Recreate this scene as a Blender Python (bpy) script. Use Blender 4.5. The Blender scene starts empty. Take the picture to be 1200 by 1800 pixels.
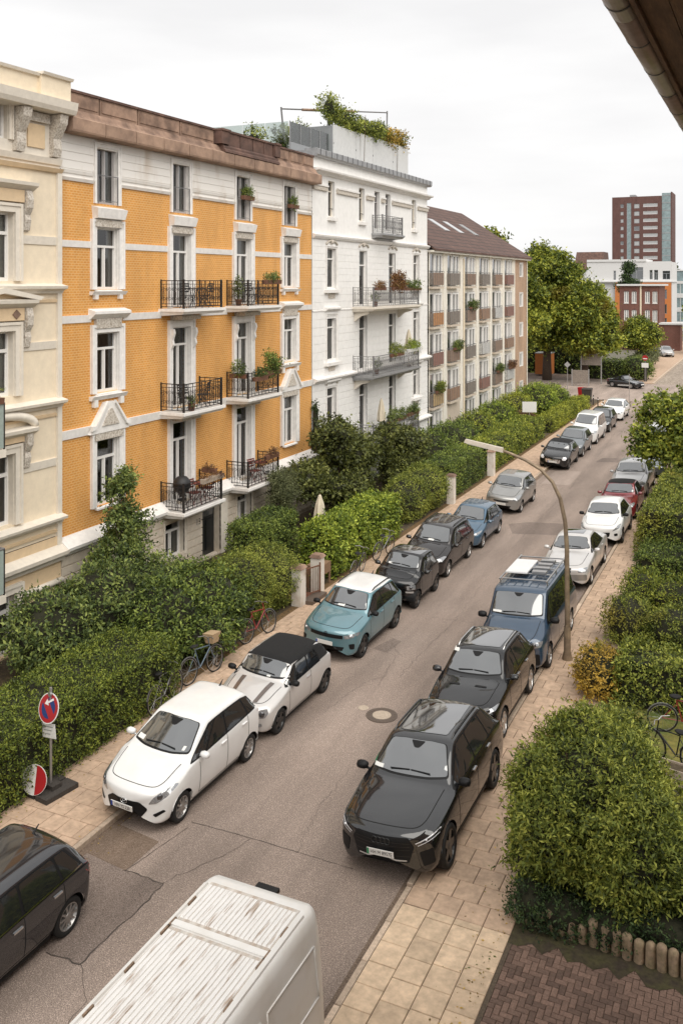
import bpy, math, random, time
import numpy as np
from mathutils import Vector, Matrix
from mathutils.bvhtree import BVHTree
from mathutils.geometry import delaunay_2d_cdt

T0 = time.time()
random.seed(7)
RNG = np.random.default_rng(11)
SC = bpy.context.scene
COL = SC.collection
R = math.radians

# ------------------------------------------------------------------ camera, sky, sun, exposure
YAW = math.atan(762 / 1620.0)
cam_d = bpy.data.cameras.new('camera')
cam = bpy.data.objects.new('camera', cam_d)
COL.objects.link(cam)
cam.location = (0, 0, 10.9)
cam.rotation_euler = (R(90), 0, YAW)
cam_d.sensor_fit = 'VERTICAL'
cam_d.sensor_height = 36.0
cam_d.lens = 36.0 * 1620 / 1800
cam_d.shift_y = -403 / 1800.0
cam_d.clip_start = 0.1
cam_d.clip_end = 3000
SC.camera = cam

SUN_EL, SUN_AZ = 52.0, 130.0      # azimuth measured clockwise from +Y (street direction)
world = bpy.data.worlds.new('World')
SC.world = world
world.use_nodes = True
wn, wl = world.node_tree.nodes, world.node_tree.links
wn.clear()
w_out = wn.new('ShaderNodeOutputWorld')
w_bg = wn.new('ShaderNodeBackground')
w_sky = wn.new('ShaderNodeTexSky')
w_sky.sky_type = 'NISHITA'
w_sky.sun_disc = False
w_sky.sun_elevation = R(SUN_EL)
w_sky.sun_rotation = R(SUN_AZ)
w_sky.dust_density = 4.0
w_hsv = wn.new('ShaderNodeHueSaturation')
w_hsv.inputs['Saturation'].default_value = 0.12
w_co = wn.new('ShaderNodeTexCoord')
w_map = wn.new('ShaderNodeMapping')
w_map.inputs['Scale'].default_value = (1.0, 1.0, 4.5)
w_n = wn.new('ShaderNodeTexNoise')
w_n.inputs['Scale'].default_value = 2.6
w_n.inputs['Detail'].default_value = 5
w_r = wn.new('ShaderNodeValToRGB')
w_r.color_ramp.elements[0].position = 0.34
w_r.color_ramp.elements[0].color = (8.6, 8.55, 8.6, 1)
w_r.color_ramp.elements[1].position = 0.66
w_r.color_ramp.elements[1].color = (10.0, 9.95, 9.9, 1)
w_mix = wn.new('ShaderNodeMixRGB')
w_mix.inputs[0].default_value = 0.90
wl.new(w_co.outputs['Generated'], w_map.inputs[0])
wl.new(w_map.outputs[0], w_n.inputs['Vector'])
wl.new(w_n.outputs['Fac'], w_r.inputs[0])
wl.new(w_sky.outputs[0], w_hsv.inputs['Color'])
wl.new(w_hsv.outputs[0], w_mix.inputs[1])
wl.new(w_r.outputs[0], w_mix.inputs[2])
wl.new(w_mix.outputs[0], w_bg.inputs[0])
w_bg.inputs['Strength'].default_value = 0.073
wl.new(w_bg.outputs[0], w_out.inputs[0])

sun_d = bpy.data.lights.new('sun', 'SUN')
sun_d.energy = 2.0
sun_d.angle = R(70)
sun_d.color = (1.0, 0.95, 0.87)
sun = bpy.data.objects.new('sun', sun_d)
COL.objects.link(sun)
_az, _el = R(SUN_AZ), R(SUN_EL)
_dir = Vector((math.sin(_az) * math.cos(_el), math.cos(_az) * math.cos(_el), math.sin(_el)))
sun.rotation_euler = _dir.to_track_quat('Z', 'Y').to_euler()
sun.location = (0, 0, 60)

SC.view_settings.view_transform = 'Standard'
SC.view_settings.look = 'None'
SC.view_settings.gamma = 1.0
SC.view_settings.exposure = 0.62
SC.render.engine = 'CYCLES'
SC.cycles.max_bounces = 5
SC.cycles.diffuse_bounces = 3
SC.cycles.glossy_bounces = 3
SC.cycles.transmission_bounces = 4
SC.cycles.transparent_max_bounces = 8
SC.cycles.use_denoising = True

# ------------------------------------------------------------------ pixel helper (photograph 1200 x 1800) for placing things
CA, SA = math.cos(YAW), math.sin(YAW)
def ray(px, py):
    r = (px - 600) / 1620.0
    return (CA * r - SA, SA * r + CA, (497 - py) / 1620.0)
def G(px, py, z=0.0):
    d = ray(px, py); t = (z - 10.9) / d[2]
    return Vector((d[0] * t, d[1] * t, z))
def FY(px, X):
    d = ray(px, 0)
    return d[1] * X / d[0]
def FZ(px, py, X):
    d = ray(px, py)
    return 10.9 + d[2] * X / d[0]

# ------------------------------------------------------------------ materials
MATS = {}
def _mat(name):
    m = bpy.data.materials.new(name)
    m.use_nodes = True
    nt = m.node_tree
    b = nt.nodes['Principled BSDF']
    MATS[name] = m
    return m, nt, b

def mat(name, col, rough=0.7, metal=0.0, var=0.0, scale=3.0, bump=0.0, bscale=40.0, coat=0.0, coat_ior=1.5,
        col2=None, thr=None, objrand=0.0, spec=0.5, stretch=(1, 1, 1), emit=None, coords='world', detail=4, coat_rough=0.04):
    m, nt, b = _mat(name)
    N, L = nt.nodes, nt.links
    b.inputs['Roughness'].default_value = rough
    b.inputs['Metallic'].default_value = metal
    b.inputs['Specular IOR Level'].default_value = spec
    b.inputs['Coat Weight'].default_value = coat
    b.inputs['Coat IOR'].default_value = coat_ior
    b.inputs['Coat Roughness'].default_value = coat_rough
    if emit:
        b.inputs['Emission Color'].default_value = (*emit[:3], 1)
        b.inputs['Emission Strength'].default_value = emit[3]
    c = (*col, 1)
    b.inputs['Base Color'].default_value = c
    out = None
    vec = None
    if var or col2 or bump:
        if coords == 'world':
            g = N.new('ShaderNodeNewGeometry'); src = g.outputs['Position']
        else:
            g = N.new('ShaderNodeTexCoord'); src = g.outputs['Object']
        mp = N.new('ShaderNodeMapping')
        mp.inputs['Scale'].default_value = stretch
        L.new(src, mp.inputs[0]); vec = mp.outputs[0]
    if col2:
        n = N.new('ShaderNodeTexNoise')
        n.inputs['Scale'].default_value = scale; n.inputs['Detail'].default_value = detail
        L.new(vec, n.inputs['Vector'])
        rp = N.new('ShaderNodeValToRGB')
        lo, hi = thr or (0.35, 0.65)
        rp.color_ramp.elements[0].position = lo; rp.color_ramp.elements[0].color = c
        rp.color_ramp.elements[1].position = hi; rp.color_ramp.elements[1].color = (*col2, 1)
        L.new(n.outputs['Fac'], rp.inputs[0]); out = rp.outputs[0]
    if var:
        n = N.new('ShaderNodeTexNoise')
        n.inputs['Scale'].default_value = scale * 2.7; n.inputs['Detail'].default_value = 6
        n.inputs['Roughness'].default_value = 0.65
        L.new(vec, n.inputs['Vector'])
        mr = N.new('ShaderNodeMapRange')
        mr.inputs['From Min'].default_value = 0.3; mr.inputs['From Max'].default_value = 0.7
        mr.inputs['To Min'].default_value = 1 - var; mr.inputs['To Max'].default_value = 1 + var
        L.new(n.outputs['Fac'], mr.inputs[0])
        mx = N.new('ShaderNodeVectorMath'); mx.operation = 'SCALE'
        if out is None:
            mx.inputs[0].default_value = col
        else:
            L.new(out, mx.inputs[0])
        L.new(mr.outputs[0], mx.inputs['Scale']); out = mx.outputs[0]
    if objrand:
        oi = N.new('ShaderNodeObjectInfo')
        mr = N.new('ShaderNodeMapRange')
        mr.inputs['To Min'].default_value = 1 - objrand; mr.inputs['To Max'].default_value = 1 + objrand
        L.new(oi.outputs['Random'], mr.inputs[0])
        mx = N.new('ShaderNodeVectorMath'); mx.operation = 'SCALE'
        if out is None:
            mx.inputs[0].default_value = col
        else:
            L.new(out, mx.inputs[0])
        L.new(mr.outputs[0], mx.inputs['Scale']); out = mx.outputs[0]
    if out is not None:
        L.new(out, b.inputs['Base Color'])
    if bump:
        n = N.new('ShaderNodeTexNoise')
        n.inputs['Scale'].default_value = bscale; n.inputs['Detail'].default_value = 4
        L.new(vec, n.inputs['Vector'])
        bp = N.new('ShaderNodeBump')
        bp.inputs['Strength'].default_value = bump; bp.inputs['Distance'].default_value = 0.02
        L.new(n.outputs['Fac'], bp.inputs['Height'])
        L.new(bp.outputs[0], b.inputs['Normal'])
    return m

def leafmat(name, dark, mid, bright, scale=0.9, autumn=None, transl=0.25, rough=0.55):
    m, nt, b = _mat(name)
    N, L = nt.nodes, nt.links
    g = N.new('ShaderNodeNewGeometry')
    rp = N.new('ShaderNodeValToRGB')
    e = rp.color_ramp.elements
    e[0].position = 0.0; e[0].color = (*dark, 1)
    e[1].position = 1.0; e[1].color = (*bright, 1)
    k = e.new(0.5); k.color = (*mid, 1)
    n = N.new('ShaderNodeTexNoise'); n.inputs['Scale'].default_value = scale; n.inputs['Detail'].default_value = 3
    L.new(g.outputs['Position'], n.inputs['Vector'])
    mr = N.new('ShaderNodeMapRange')
    mr.inputs['From Min'].default_value = 0.3; mr.inputs['From Max'].default_value = 0.7
    mr.inputs['To Min'].default_value = -0.28; mr.inputs['To Max'].default_value = 0.28
    L.new(n.outputs['Fac'], mr.inputs[0])
    ad = N.new('ShaderNodeMath'); ad.operation = 'ADD'; ad.use_clamp = True
    L.new(g.outputs['Random Per Island'], ad.inputs[0]); L.new(mr.outputs[0], ad.inputs[1])
    L.new(ad.outputs[0], rp.inputs[0])
    col = rp.outputs[0]
    if autumn:
        n2 = N.new('ShaderNodeTexNoise'); n2.inputs['Scale'].default_value = autumn[4]; n2.inputs['Detail'].default_value = 2
        L.new(g.outputs['Position'], n2.inputs['Vector'])
        r2 = N.new('ShaderNodeMapRange')
        r2.inputs['From Min'].default_value = autumn[3]; r2.inputs['From Max'].default_value = autumn[3] + 0.14
        L.new(n2.outputs['Fac'], r2.inputs[0])
        mx = N.new('ShaderNodeMixRGB')
        L.new(r2.outputs[0], mx.inputs[0]); L.new(col, mx.inputs[1]); mx.inputs[2].default_value = (*autumn[:3], 1)
        col = mx.outputs[0]
    L.new(col, b.inputs['Base Color'])
    b.inputs['Roughness'].default_value = rough
    b.inputs['Specular IOR Level'].default_value = 0.35
    tr = N.new('ShaderNodeBsdfTranslucent')
    L.new(col, tr.inputs[0])
    mixs = N.new('ShaderNodeMixShader'); mixs.inputs[0].default_value = transl
    L.new(b.outputs[0], mixs.inputs[1]); L.new(tr.outputs[0], mixs.inputs[2])
    L.new(mixs.outputs[0], N['Material Output'].inputs['Surface'])
    return m

# ------------------------------------------------------------------ mesh helpers
def tag(o, label=None, cat=None, group=None, kind=None):
    if label: o['label'] = label
    if cat: o['category'] = cat
    if group: o['group'] = group
    if kind: o['kind'] = kind
    return o

def empty(name, loc=(0, 0, 0), rz=0.0, label=None, cat=None, group=None):
    o = bpy.data.objects.new(name, None)
    o.empty_display_size = 0.2
    o.location = loc
    o.rotation_euler = (0, 0, rz)
    COL.objects.link(o)
    return tag(o, label, cat, group)

def link(name, me, m=None, parent=None, loc=None, rot=None, scale=None):
    o = bpy.data.objects.new(name, me)
    if m is not None and not me.materials:
        me.materials.append(MATS[m] if isinstance(m, str) else m)
    if parent: o.parent = parent
    if loc is not None: o.location = loc
    if rot is not None: o.rotation_euler = rot
    if scale is not None: o.scale = scale
    COL.objects.link(o)
    return o

def np_mesh(name, V, Fc, smooth=False):
    """V (n,3) array, Fc (m,k) int array of equal sized faces"""
    V = np.asarray(V, dtype=np.float32); Fc = np.asarray(Fc, dtype=np.int32)
    me = bpy.data.meshes.new(name)
    me.vertices.add(len(V)); me.vertices.foreach_set('co', V.ravel())
    m, k = Fc.shape
    me.loops.add(m * k); me.loops.foreach_set('vertex_index', Fc.ravel())
    me.polygons.add(m)
    me.polygons.foreach_set('loop_start', np.arange(0, m * k, k, dtype=np.int32))
    if smooth:
        me.polygons.foreach_set('use_smooth', np.ones(m, dtype=bool))
    me.update(calc_edges=True)
    return me

class MB:
    def __init__(s):
        s.v = []; s.f = []
    def add(s, vs, fs):
        o = len(s.v)
        s.v.extend([tuple(p) for p in vs]); s.f.extend([tuple(i + o for i in f) for f in fs])
        return s
    def box(s, x0, x1, y0, y1, z0, z1):
        return s.add([(x0, y0, z0), (x1, y0, z0), (x1, y1, z0), (x0, y1, z0), (x0, y0, z1), (x1, y0, z1), (x1, y1, z1), (x0, y1, z1)],
                     [(0, 3, 2, 1), (4, 5, 6, 7), (0, 1, 5, 4), (1, 2, 6, 5), (2, 3, 7, 6), (3, 0, 4, 7)])
    def hexa(s, P8):
        return s.add(P8, [(0, 3, 2, 1), (4, 5, 6, 7), (0, 1, 5, 4), (1, 2, 6, 5), (2, 3, 7, 6), (3, 0, 4, 7)])
    def prism(s, poly, fn, d0, d1):
        """poly list of 2D points; fn(a,b,d)->xyz; extruded d0..d1"""
        n = len(poly)
        vs = [fn(a, b, d0) for a, b in poly] + [fn(a, b, d1) for a, b in poly]
        fs = [tuple(range(n)), tuple(range(2 * n - 1, n - 1, -1))]
        fs += [(i, i + n, (i + 1) % n + n, (i + 1) % n) for i in range(n)]
        return s.add(vs, fs)
    def tube(s, pts, r, n=6, cap=True):
        pts = [Vector(p) for p in pts]
        rs = r if isinstance(r, (list, tuple)) else [r] * len(pts)
        vs, fs = [], []
        t0 = (pts[1] - pts[0]).normalized()
        ref = Vector((0, 0, 1)) if abs(t0.z) < 0.9 else Vector((1, 0, 0))
        a = t0.cross(ref).normalized()
        for i, p in enumerate(pts):
            if i == 0: t = pts[1] - pts[0]
            elif i == len(pts) - 1: t = pts[-1] - pts[-2]
            else: t = pts[i + 1] - pts[i - 1]
            t.normalize()
            a = (a - t * a.dot(t))
            if a.length < 1e-6: a = t.orthogonal()
            a.normalize(); b = t.cross(a)
            for k in range(n):
                an = 2 * math.pi * k / n + math.pi / n
                vs.append(p + (a * math.cos(an) + b * math.sin(an)) * rs[i])
        for i in range(len(pts) - 1):
            for k in range(n):
                fs.append((i * n + k, i * n + (k + 1) % n, (i + 1) * n + (k + 1) % n, (i + 1) * n + k))
        if cap:
            fs.append(tuple(range(n - 1, -1, -1))); fs.append(tuple(range((len(pts) - 1) * n, len(pts) * n)))
        return s.add(vs, fs)
    def lathe(s, prof, fn=lambda x, y, z: (x, y, z), n=16, a0=0.0, a1=2 * math.pi):
        """prof [(r,z)] about z"""
        full = abs(a1 - a0 - 2 * math.pi) < 1e-6
        m = n if full else n + 1
        vs = []
        for r, z in prof:
            for k in range(m):
                an = a0 + (a1 - a0) * k / n
                vs.append(fn(r * math.cos(an), r * math.sin(an), z))
        fs = []
        for i in range(len(prof) - 1):
            for k in range(n):
                k2 = (k + 1) % m
                fs.append((i * m + k, i * m + k2, (i + 1) * m + k2, (i + 1) * m + k))
        return s.add(vs, fs)
    def mesh(s, name='mesh', smooth=False):
        me = bpy.data.meshes.new(name)
        me.from_pydata(s.v, [], s.f)
        if smooth:
            me.polygons.foreach_set('use_smooth', [True] * len(me.polygons))
        me.update()
        return me
    def build(s, name, m=None, parent=None, smooth=False, loc=None, rot=None):
        return link(name, s.mesh(name, smooth), m, parent, loc, rot)

def boxobj(name, b, m, parent=None):
    return MB().box(*b).build(name, m, parent)

_TXT = {}
def text_mesh(txt, size=1.0, depth=0.0):
    """flat lettering as a mesh in the XY plane, centred"""
    k = (txt, size, depth)
    if k in _TXT: return _TXT[k]
    c = bpy.data.curves.new('lettering', 'FONT')
    c.body = txt; c.size = size; c.align_x = 'CENTER'; c.align_y = 'CENTER'; c.extrude = depth
    c.resolution_u = 2
    o = bpy.data.objects.new('lettering', c)
    COL.objects.link(o)
    dg = bpy.context.evaluated_depsgraph_get()
    me = bpy.data.meshes.new_from_object(o.evaluated_get(dg))
    bpy.data.objects.remove(o)
    _TXT[k] = me
    return me

def copy_tree(o, parent=None):
    c = o.copy(); COL.objects.link(c)
    if parent is not None: c.parent = parent
    for ch in list(o.children):
        copy_tree(ch, c)
    return c
# ------------------------------------------------------------------ material library
mat('rubber', (0.011, 0.0105, 0.010), 0.8, var=0.2, scale=8)
mat('black_trim', (0.007, 0.007, 0.0075), 0.5, spec=.3)
mat('dark_gap', (0.006, 0.006, 0.006), 0.9)
mat('rim_silver', (0.46, 0.45, 0.44), 0.32, metal=0.85)
mat('rim_black', (0.011, 0.011, 0.011), 0.35, coat=0.3)
mat('chrome', (0.7, 0.7, 0.7), 0.12, metal=1.0)
mat('lamp_clear', (0.34, 0.35, 0.36), 0.08, metal=0.45, coat=1.0, coat_ior=1.7, var=0.5, scale=14)
mat('lamp_dark', (0.05, 0.05, 0.055), 0.08, metal=0.4, coat=1.0, coat_ior=1.8)
mat('lamp_white', (0.8, 0.8, 0.82), 0.15, coat=1.0)
mat('lamp_red', (0.32, 0.012, 0.015), 0.12, coat=1.0, coat_ior=1.7)
mat('plate_white', (0.72, 0.71, 0.68), 0.5)
mat('plate_blue', (0.02, 0.06, 0.32), 0.5)
mat('plate_green', (0.03, 0.2, 0.09), 0.5)
mat('ink', (0.01, 0.01, 0.012), 0.6)
mat('glass_car', (0.012, 0.013, 0.014), 0.04, coat=1.0, coat_ior=1.75, spec=0.6)
mat('glass_screen', (0.035, 0.04, 0.042), 0.035, coat=1.0, coat_ior=2.5, spec=1.0)
mat('glass_roof', (0.012, 0.012, 0.013), 0.05, coat=1.0, coat_ior=2.8, spec=1.0)
mat('paper', (0.75, 0.75, 0.72), 0.8)
mat('softtop', (0.009, 0.009, 0.0095), 0.95, var=0.25, scale=5)
def paint(name, c, metal=0.25, ior=1.8, rough=0.4):
    return mat(name, c, rough, metal=metal, coat=1.0, coat_ior=ior, coat_rough=0.05, var=0.05, scale=0.8, spec=.12 if max(c) < .06 else .5)
paint('paint_white', (0.78, 0.775, 0.76), 0.0, 1.45)
paint('paint_graphite', (0.008, 0.0085, 0.0095), 0.2, 1.8)
paint('paint_black', (0.005, 0.005, 0.0055), 0.1, 1.65)
paint('paint_brownblack', (0.012, 0.009, 0.0085), 0.2, 1.7)
paint('paint_teal', (0.11, 0.235, 0.275), 0.35, 1.8)
paint('paint_blue', (0.035, 0.10, 0.17), 0.4, 1.9)
paint('paint_vanblue', (0.020, 0.052, 0.098), 0.3, 1.75)
paint('paint_grey', (0.30, 0.295, 0.28), 0.6, 1.8)
paint('paint_silver', (0.52, 0.51, 0.50), 0.5, 1.7)
paint('paint_palesilver', (0.62, 0.60, 0.58), 0.3, 1.6)
paint('paint_red', (0.22, 0.02, 0.025), 0.3, 1.8)
paint('paint_greyblue', (0.13, 0.15, 0.16), 0.5, 1.9)
paint('paint_golf', (0.018, 0.0185, 0.022), 0.4, 1.85)
paint('paint_stripe', (0.12, 0.09, 0.075), 0.3, 1.6)
# ------------------------------------------------------------------ vehicle builder
def bbasis(n, m):
    """clamped cubic B-spline basis matrix: m samples x n control points"""
    p = 3
    kn = np.concatenate([np.zeros(p), np.linspace(0, 1, n - p + 1), np.ones(p)])
    u = np.linspace(0, 1, m)
    B = np.zeros((m, n + p))
    for i in range(n + p):
        B[:, i] = (u >= kn[i]) & (u < kn[i + 1])
    B[-1, n - 1] = 1.0
    for d in range(1, p + 1):
        Bn = np.zeros((m, n + p - d))
        for i in range(n + p - d):
            a = kn[i + d] - kn[i]; b = kn[i + d + 1] - kn[i + 1]
            t = 0
            if a > 0: t = t + (u - kn[i]) / a * B[:, i]
            if b > 0: t = t + (kn[i + d + 1] - u) / b * B[:, i + 1]
            Bn[:, i] = t
        B = Bn
    return B

def lerp(a, b, t): return a + (b - a) * t

def chaikin(poly, cut=0.25, it=1):
    for _ in range(it):
        o = []
        for i in range(len(poly)):
            a, b = poly[i], poly[(i + 1) % len(poly)]
            o.append((lerp(a[0], b[0], cut), lerp(a[1], b[1], cut)))
            o.append((lerp(a[0], b[0], 1 - cut), lerp(a[1], b[1], 1 - cut)))
        poly = o
    return poly

def round_poly(poly, r):
    """round each corner of a polygon by a short arc of about r"""
    o = []
    n = len(poly)
    for i in range(n):
        p = Vector(poly[i]); a = Vector(poly[i - 1]) - p; b = Vector(poly[(i + 1) % n]) - p
        la, lb = a.length, b.length
        k = min(r, la * 0.45, lb * 0.45)
        if la < 1e-6 or lb < 1e-6: continue
        s = p + a / la * k; e = p + b / lb * k
        for t in (0, 0.33, 0.67, 1):
            q = s * (1 - t) ** 2 + p * 2 * t * (1 - t) + e * t * t
            o.append((q.x, q.y))
    return o

class Shell:
    def __init__(s, sp, ns=110, nr=46):
        s.sp = sp
        L, W, H = sp['L'], sp['W'], sp['H']
        h = W / 2
        zn, zc, xc, xrf, xrr, xt, zt = (sp[k] for k in ('zn', 'zc', 'xc', 'xrf', 'xrr', 'xt', 'zt'))
        bf, br, rw = sp['bf'], sp['br'], sp['rw']
        zl = sp.get('gc', 0.2)
        fb, rb = sp.get('fb', 0.30), sp.get('rb', 0.20)
        zd = sp.get('zd', zt)
        st = []
        def S(x, k, zs, ws, ze, we, zt_, bow, wm=h, wl=None):
            st.append((x, k, zs, ws, ze, we, zt_, bow, wm, wl if wl is not None else wm - 0.06))
        belt = lambda x: lerp(bf, br, min(1, max(0, (x - xc) / (xt - xc))))
        s.belt = belt
        fw = sp.get('fw', 0.95)
        for x, k in ((0, 0.0), (0, 0.5), (0.0, 0.84), (0.025, 0.965)):
            S(x, k, zn - 0.20, h * fw - 0.03, zn - 0.11, h * 0.74, zn - 0.07, fb, h * fw)
        S(0.10, 1, zn - 0.15, h * fw - 0.03, zn - 0.06, h * 0.78, zn - 0.02, fb, h * fw)
        S(0.34, 1, zn - 0.09, h * .985 - 0.04, zn - 0.00, h * 0.79, zn + 0.045, fb * .7, h * .985)
        xm = (0.34 + xc) / 2
        S(xm, 1, lerp(zn - .07, bf - .03, .5), h - 0.035, lerp(zn, zc, .55) + .0, h * 0.80, lerp(zn, zc, .58) + .045, fb * .5)
        S(xc - 0.16, 1, bf - 0.03, h - 0.035, zc - 0.05, h * 0.81, zc + 0.0, .16)
        S(xc - .035, 1, bf - 0.008, h - 0.035, zc - 0.02, h * 0.823, zc + 0.012, .16)
        S(xc, 1, bf - 0.005, h - 0.035, zc - 0.015, h * 0.825, zc + 0.015, .16)
        wb_ = sp.get('wsbow', .14)
        S(lerp(xc, xrf, .5), 1, belt(lerp(xc, xrf, .5)), h - 0.04, lerp(zc, H, .53) - .03, lerp(h * .825, rw, .55), lerp(zc, H, .53) + .01, wb_)
        S(xrf - .02, 1, belt(xrf), h - 0.04, H - 0.055, rw, H - 0.012, wb_ * .7)
        S(xrf + .16, 1, belt(xrf + .16), h - 0.04, H - 0.04, rw, H + 0.01, .03)
        S(lerp(xrf, xrr, .55), 1, belt(lerp(xrf, xrr, .5)), h - 0.04, H - 0.04, rw, H + 0.015, 0)
        S(xrr - .18, 1, belt(xrr), h - 0.045, H - 0.055, rw * .99, H - 0.0, -.02)
        S(xrr, 1, belt(xrr), h - 0.045, H - 0.085, rw * .975, H - 0.035, -.05)
        S(lerp(xrr, xt, .55), 1, belt(lerp(xrr, xt, .5)), h - 0.05, lerp(H - .08, zt, .5), lerp(rw * .97, h * .80, .5), lerp(H - .04, zt, .5) + .03, -rb * .6)
        S(xt, 1, min(br, zt - .02), h - 0.05, zt - 0.03, h * 0.80, zt + 0.0, -rb * .8)
        if sp.get('deck'):
            S(lerp(xt, L, .5), 1, br - .01, h - 0.06, zd + .01, h * .78, zd + .035, -rb)
            S(L - .14, 1, zd - .07, h * .95, zd - .02, h * .76, zd + .01, -rb, h * .98)
        else:
            S(max(xt + .04, L - .10), 1, min(br - .03, zt - .08), h * .97 - .03, zt - 0.12, h * .80, zt - 0.08, -rb, h * .985)
        ze_ = zd if sp.get('deck') else zt - .18
        for x, k in ((L - 0.03, .96), (L, .84), (L, .5), (L, 0.0)):
            S(x, k, ze_ - .12, h * .92, ze_ - .04, h * .74, ze_, -rb, h * .95)
        P = np.zeros((len(st), 23, 3))
        for i, (x, k, zs, ws, ze, we, ztc, bow, wm, wl) in enumerate(st):
            half = [(wl - .10, zl), (wl, zl), (wm - .012, lerp(zl, zs, .28)), (wm, lerp(zl, zs, .55)), (wm - .008, lerp(zl, zs, .84)),
                    (ws + .006, zs - .016), (ws, zs), (lerp(ws, we, .5) + .012, lerp(zs, ze, .5)), (we + .016, ze - .022), (we, ze - .002), (we - .12, lerp(ze, ztc, .55))]
            zmid = (zl + ztc) / 2
            pts = [(y, z) for y, z in half] + [(0, ztc)] + [(-y, z) for y, z in reversed(half)]
            for j, (y, z) in enumerate(pts):
                y2 = y * k; z2 = zmid + (z - zmid) * (k if k < .9 else k)
                P[i, j] = (x + bow * (y2 / h) ** 2, y2, z2)
        Bu, Bv = bbasis(len(st), ns), bbasis(23, nr)
        V = np.einsum('si,ijc,rj->src', Bu, P, Bv)
        # exact overall size
        V[..., 0] = (V[..., 0] - V[..., 0].min()) / (V[..., 0].max() - V[..., 0].min()) * L
        V[..., 1] *= h / np.abs(V[..., 1]).max()
        zmx = V[..., 2].max(); zmn = V[..., 2].min()
        V[..., 2] = zl + (V[..., 2] - zmn) / (zmx - zmn) * (H - zl)
        # wheel arches
        ra = sp['r'] + sp.get('ag', .05)
        s.ra = ra
        s.wx = (sp['fo'], sp['fo'] + sp['wb'])
        for half_rows in (list(range(nr // 2)), list(range(nr - 1, nr - 1 - nr // 2, -1))):
            for i in range(ns):
                for xw in s.wx:
                    for j in half_rows[::-1]:
                        dx = V[i, j, 0] - xw
                        if abs(dx) < ra:
                            za = sp['r'] + math.sqrt(ra * ra - dx * dx)
                            if V[i, j, 2] < za:
                                V[i, j, 2] = za
                                jn = j + (1 if j < nr // 2 else -1)
                                V[i, j, 1] = V[i, jn, 1]
        s.V = V
        idx = np.arange(ns * nr).reshape(ns, nr)
        F = np.stack([idx[:-1, :-1], idx[:-1, 1:], idx[1:, 1:], idx[1:, :-1]], -1).reshape(-1, 4)
        Vf = V.reshape(-1, 3)
        d1 = Vf[F[:, 2]] - Vf[F[:, 0]]; d2 = Vf[F[:, 3]] - Vf[F[:, 1]]
        ar = np.linalg.norm(np.cross(d1, d2), axis=1)
        F = F[ar > 1e-6]
        s.F = F; s.Vf = Vf
        s.bvh = BVHTree.FromPolygons([Vector(v) for v in Vf], [tuple(int(i) for i in f) for f in F])
        s.off = Vector((-L / 2, 0, 0))
    def top(s, x, y=0.0):
        h = s.bvh.ray_cast(Vector((x, y, 5)), Vector((0, 0, -1)))
        return h[0].z if h[0] is not None else s.sp['H'] * .5
    def hit(s, view, a, b):
        sp = s.sp
        if view == 'L': o, d = Vector((a, 4, b)), Vector((0, -1, 0))
        elif view == 'R': o, d = Vector((a, -4, b)), Vector((0, 1, 0))
        elif view == 'F': o, d = Vector((-3, a, b)), Vector((1, 0, 0))
        elif view == 'B': o, d = Vector((sp['L'] + 3, a, b)), Vector((-1, 0, 0))
        else: o, d = Vector((a, b, 6)), Vector((0, 0, -1))
        h = s.bvh.ray_cast(o, d)
        if h[0] is None:
            h = s.bvh.find_nearest(o + d * (4 if view in 'LR' else 3))
        n = h[1].normalized()
        if n.dot(d) > 0: n = -n
        return h[0], n
    def patch(s, view, poly, off=0.006, step=0.09):
        """shrink-wrapped sheet: polygon drawn in one view, laid on the shell"""
        b = []
        n = len(poly)
        for i in range(n):
            p, q = Vector(poly[i]), Vector(poly[(i + 1) % n])
            m = max(1, int((q - p).length / step))
            for k in range(m):
                b.append(p.lerp(q, k / m))
        pts = list(b)
        xs = [p.x for p in b]; ys = [p.y for p in b]
        def inside(x, y):
            c = False
            for i in range(len(b)):
                p, q = b[i], b[i - 1]
                if (p.y > y) != (q.y > y) and x < (q.x - p.x) * (y - p.y) / (q.y - p.y) + p.x: c = not c
            return c
        x = min(xs) + step * .5
        while x < max(xs):
            y = min(ys) + step * .5
            while y < max(ys):
                if inside(x, y): pts.append(Vector((x, y)))
                y += step
            x += step
        nb = len(b)
        vo, _, fo, *_ = delaunay_2d_cdt(pts, [], [list(range(nb))], 1, 1e-5)
        vs = []
        for v in vo:
            p, nn = s.hit(view, v.x, v.y)
            vs.append(p + nn * off + s.off)
        fs = []
        for f in fo:
            if len(f) < 3: continue
            fs.append(tuple(f))
        me = bpy.data.meshes.new('patch')
        me.from_pydata(vs, [], fs)
        me.polygons.foreach_set('use_smooth', [True] * len(me.polygons))
        me.update()
        # face outwards
        if len(me.polygons):
            nd = {'L': Vector((0, 1, 0)), 'R': Vector((0, -1, 0)), 'F': Vector((-1, 0, 0)), 'B': Vector((1, 0, 0)), 'T': Vector((0, 0, 1))}[view]
            if sum(p.normal.dot(nd) * p.area for p in me.polygons) < 0:
                me.flip_normals()
        return me
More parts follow.
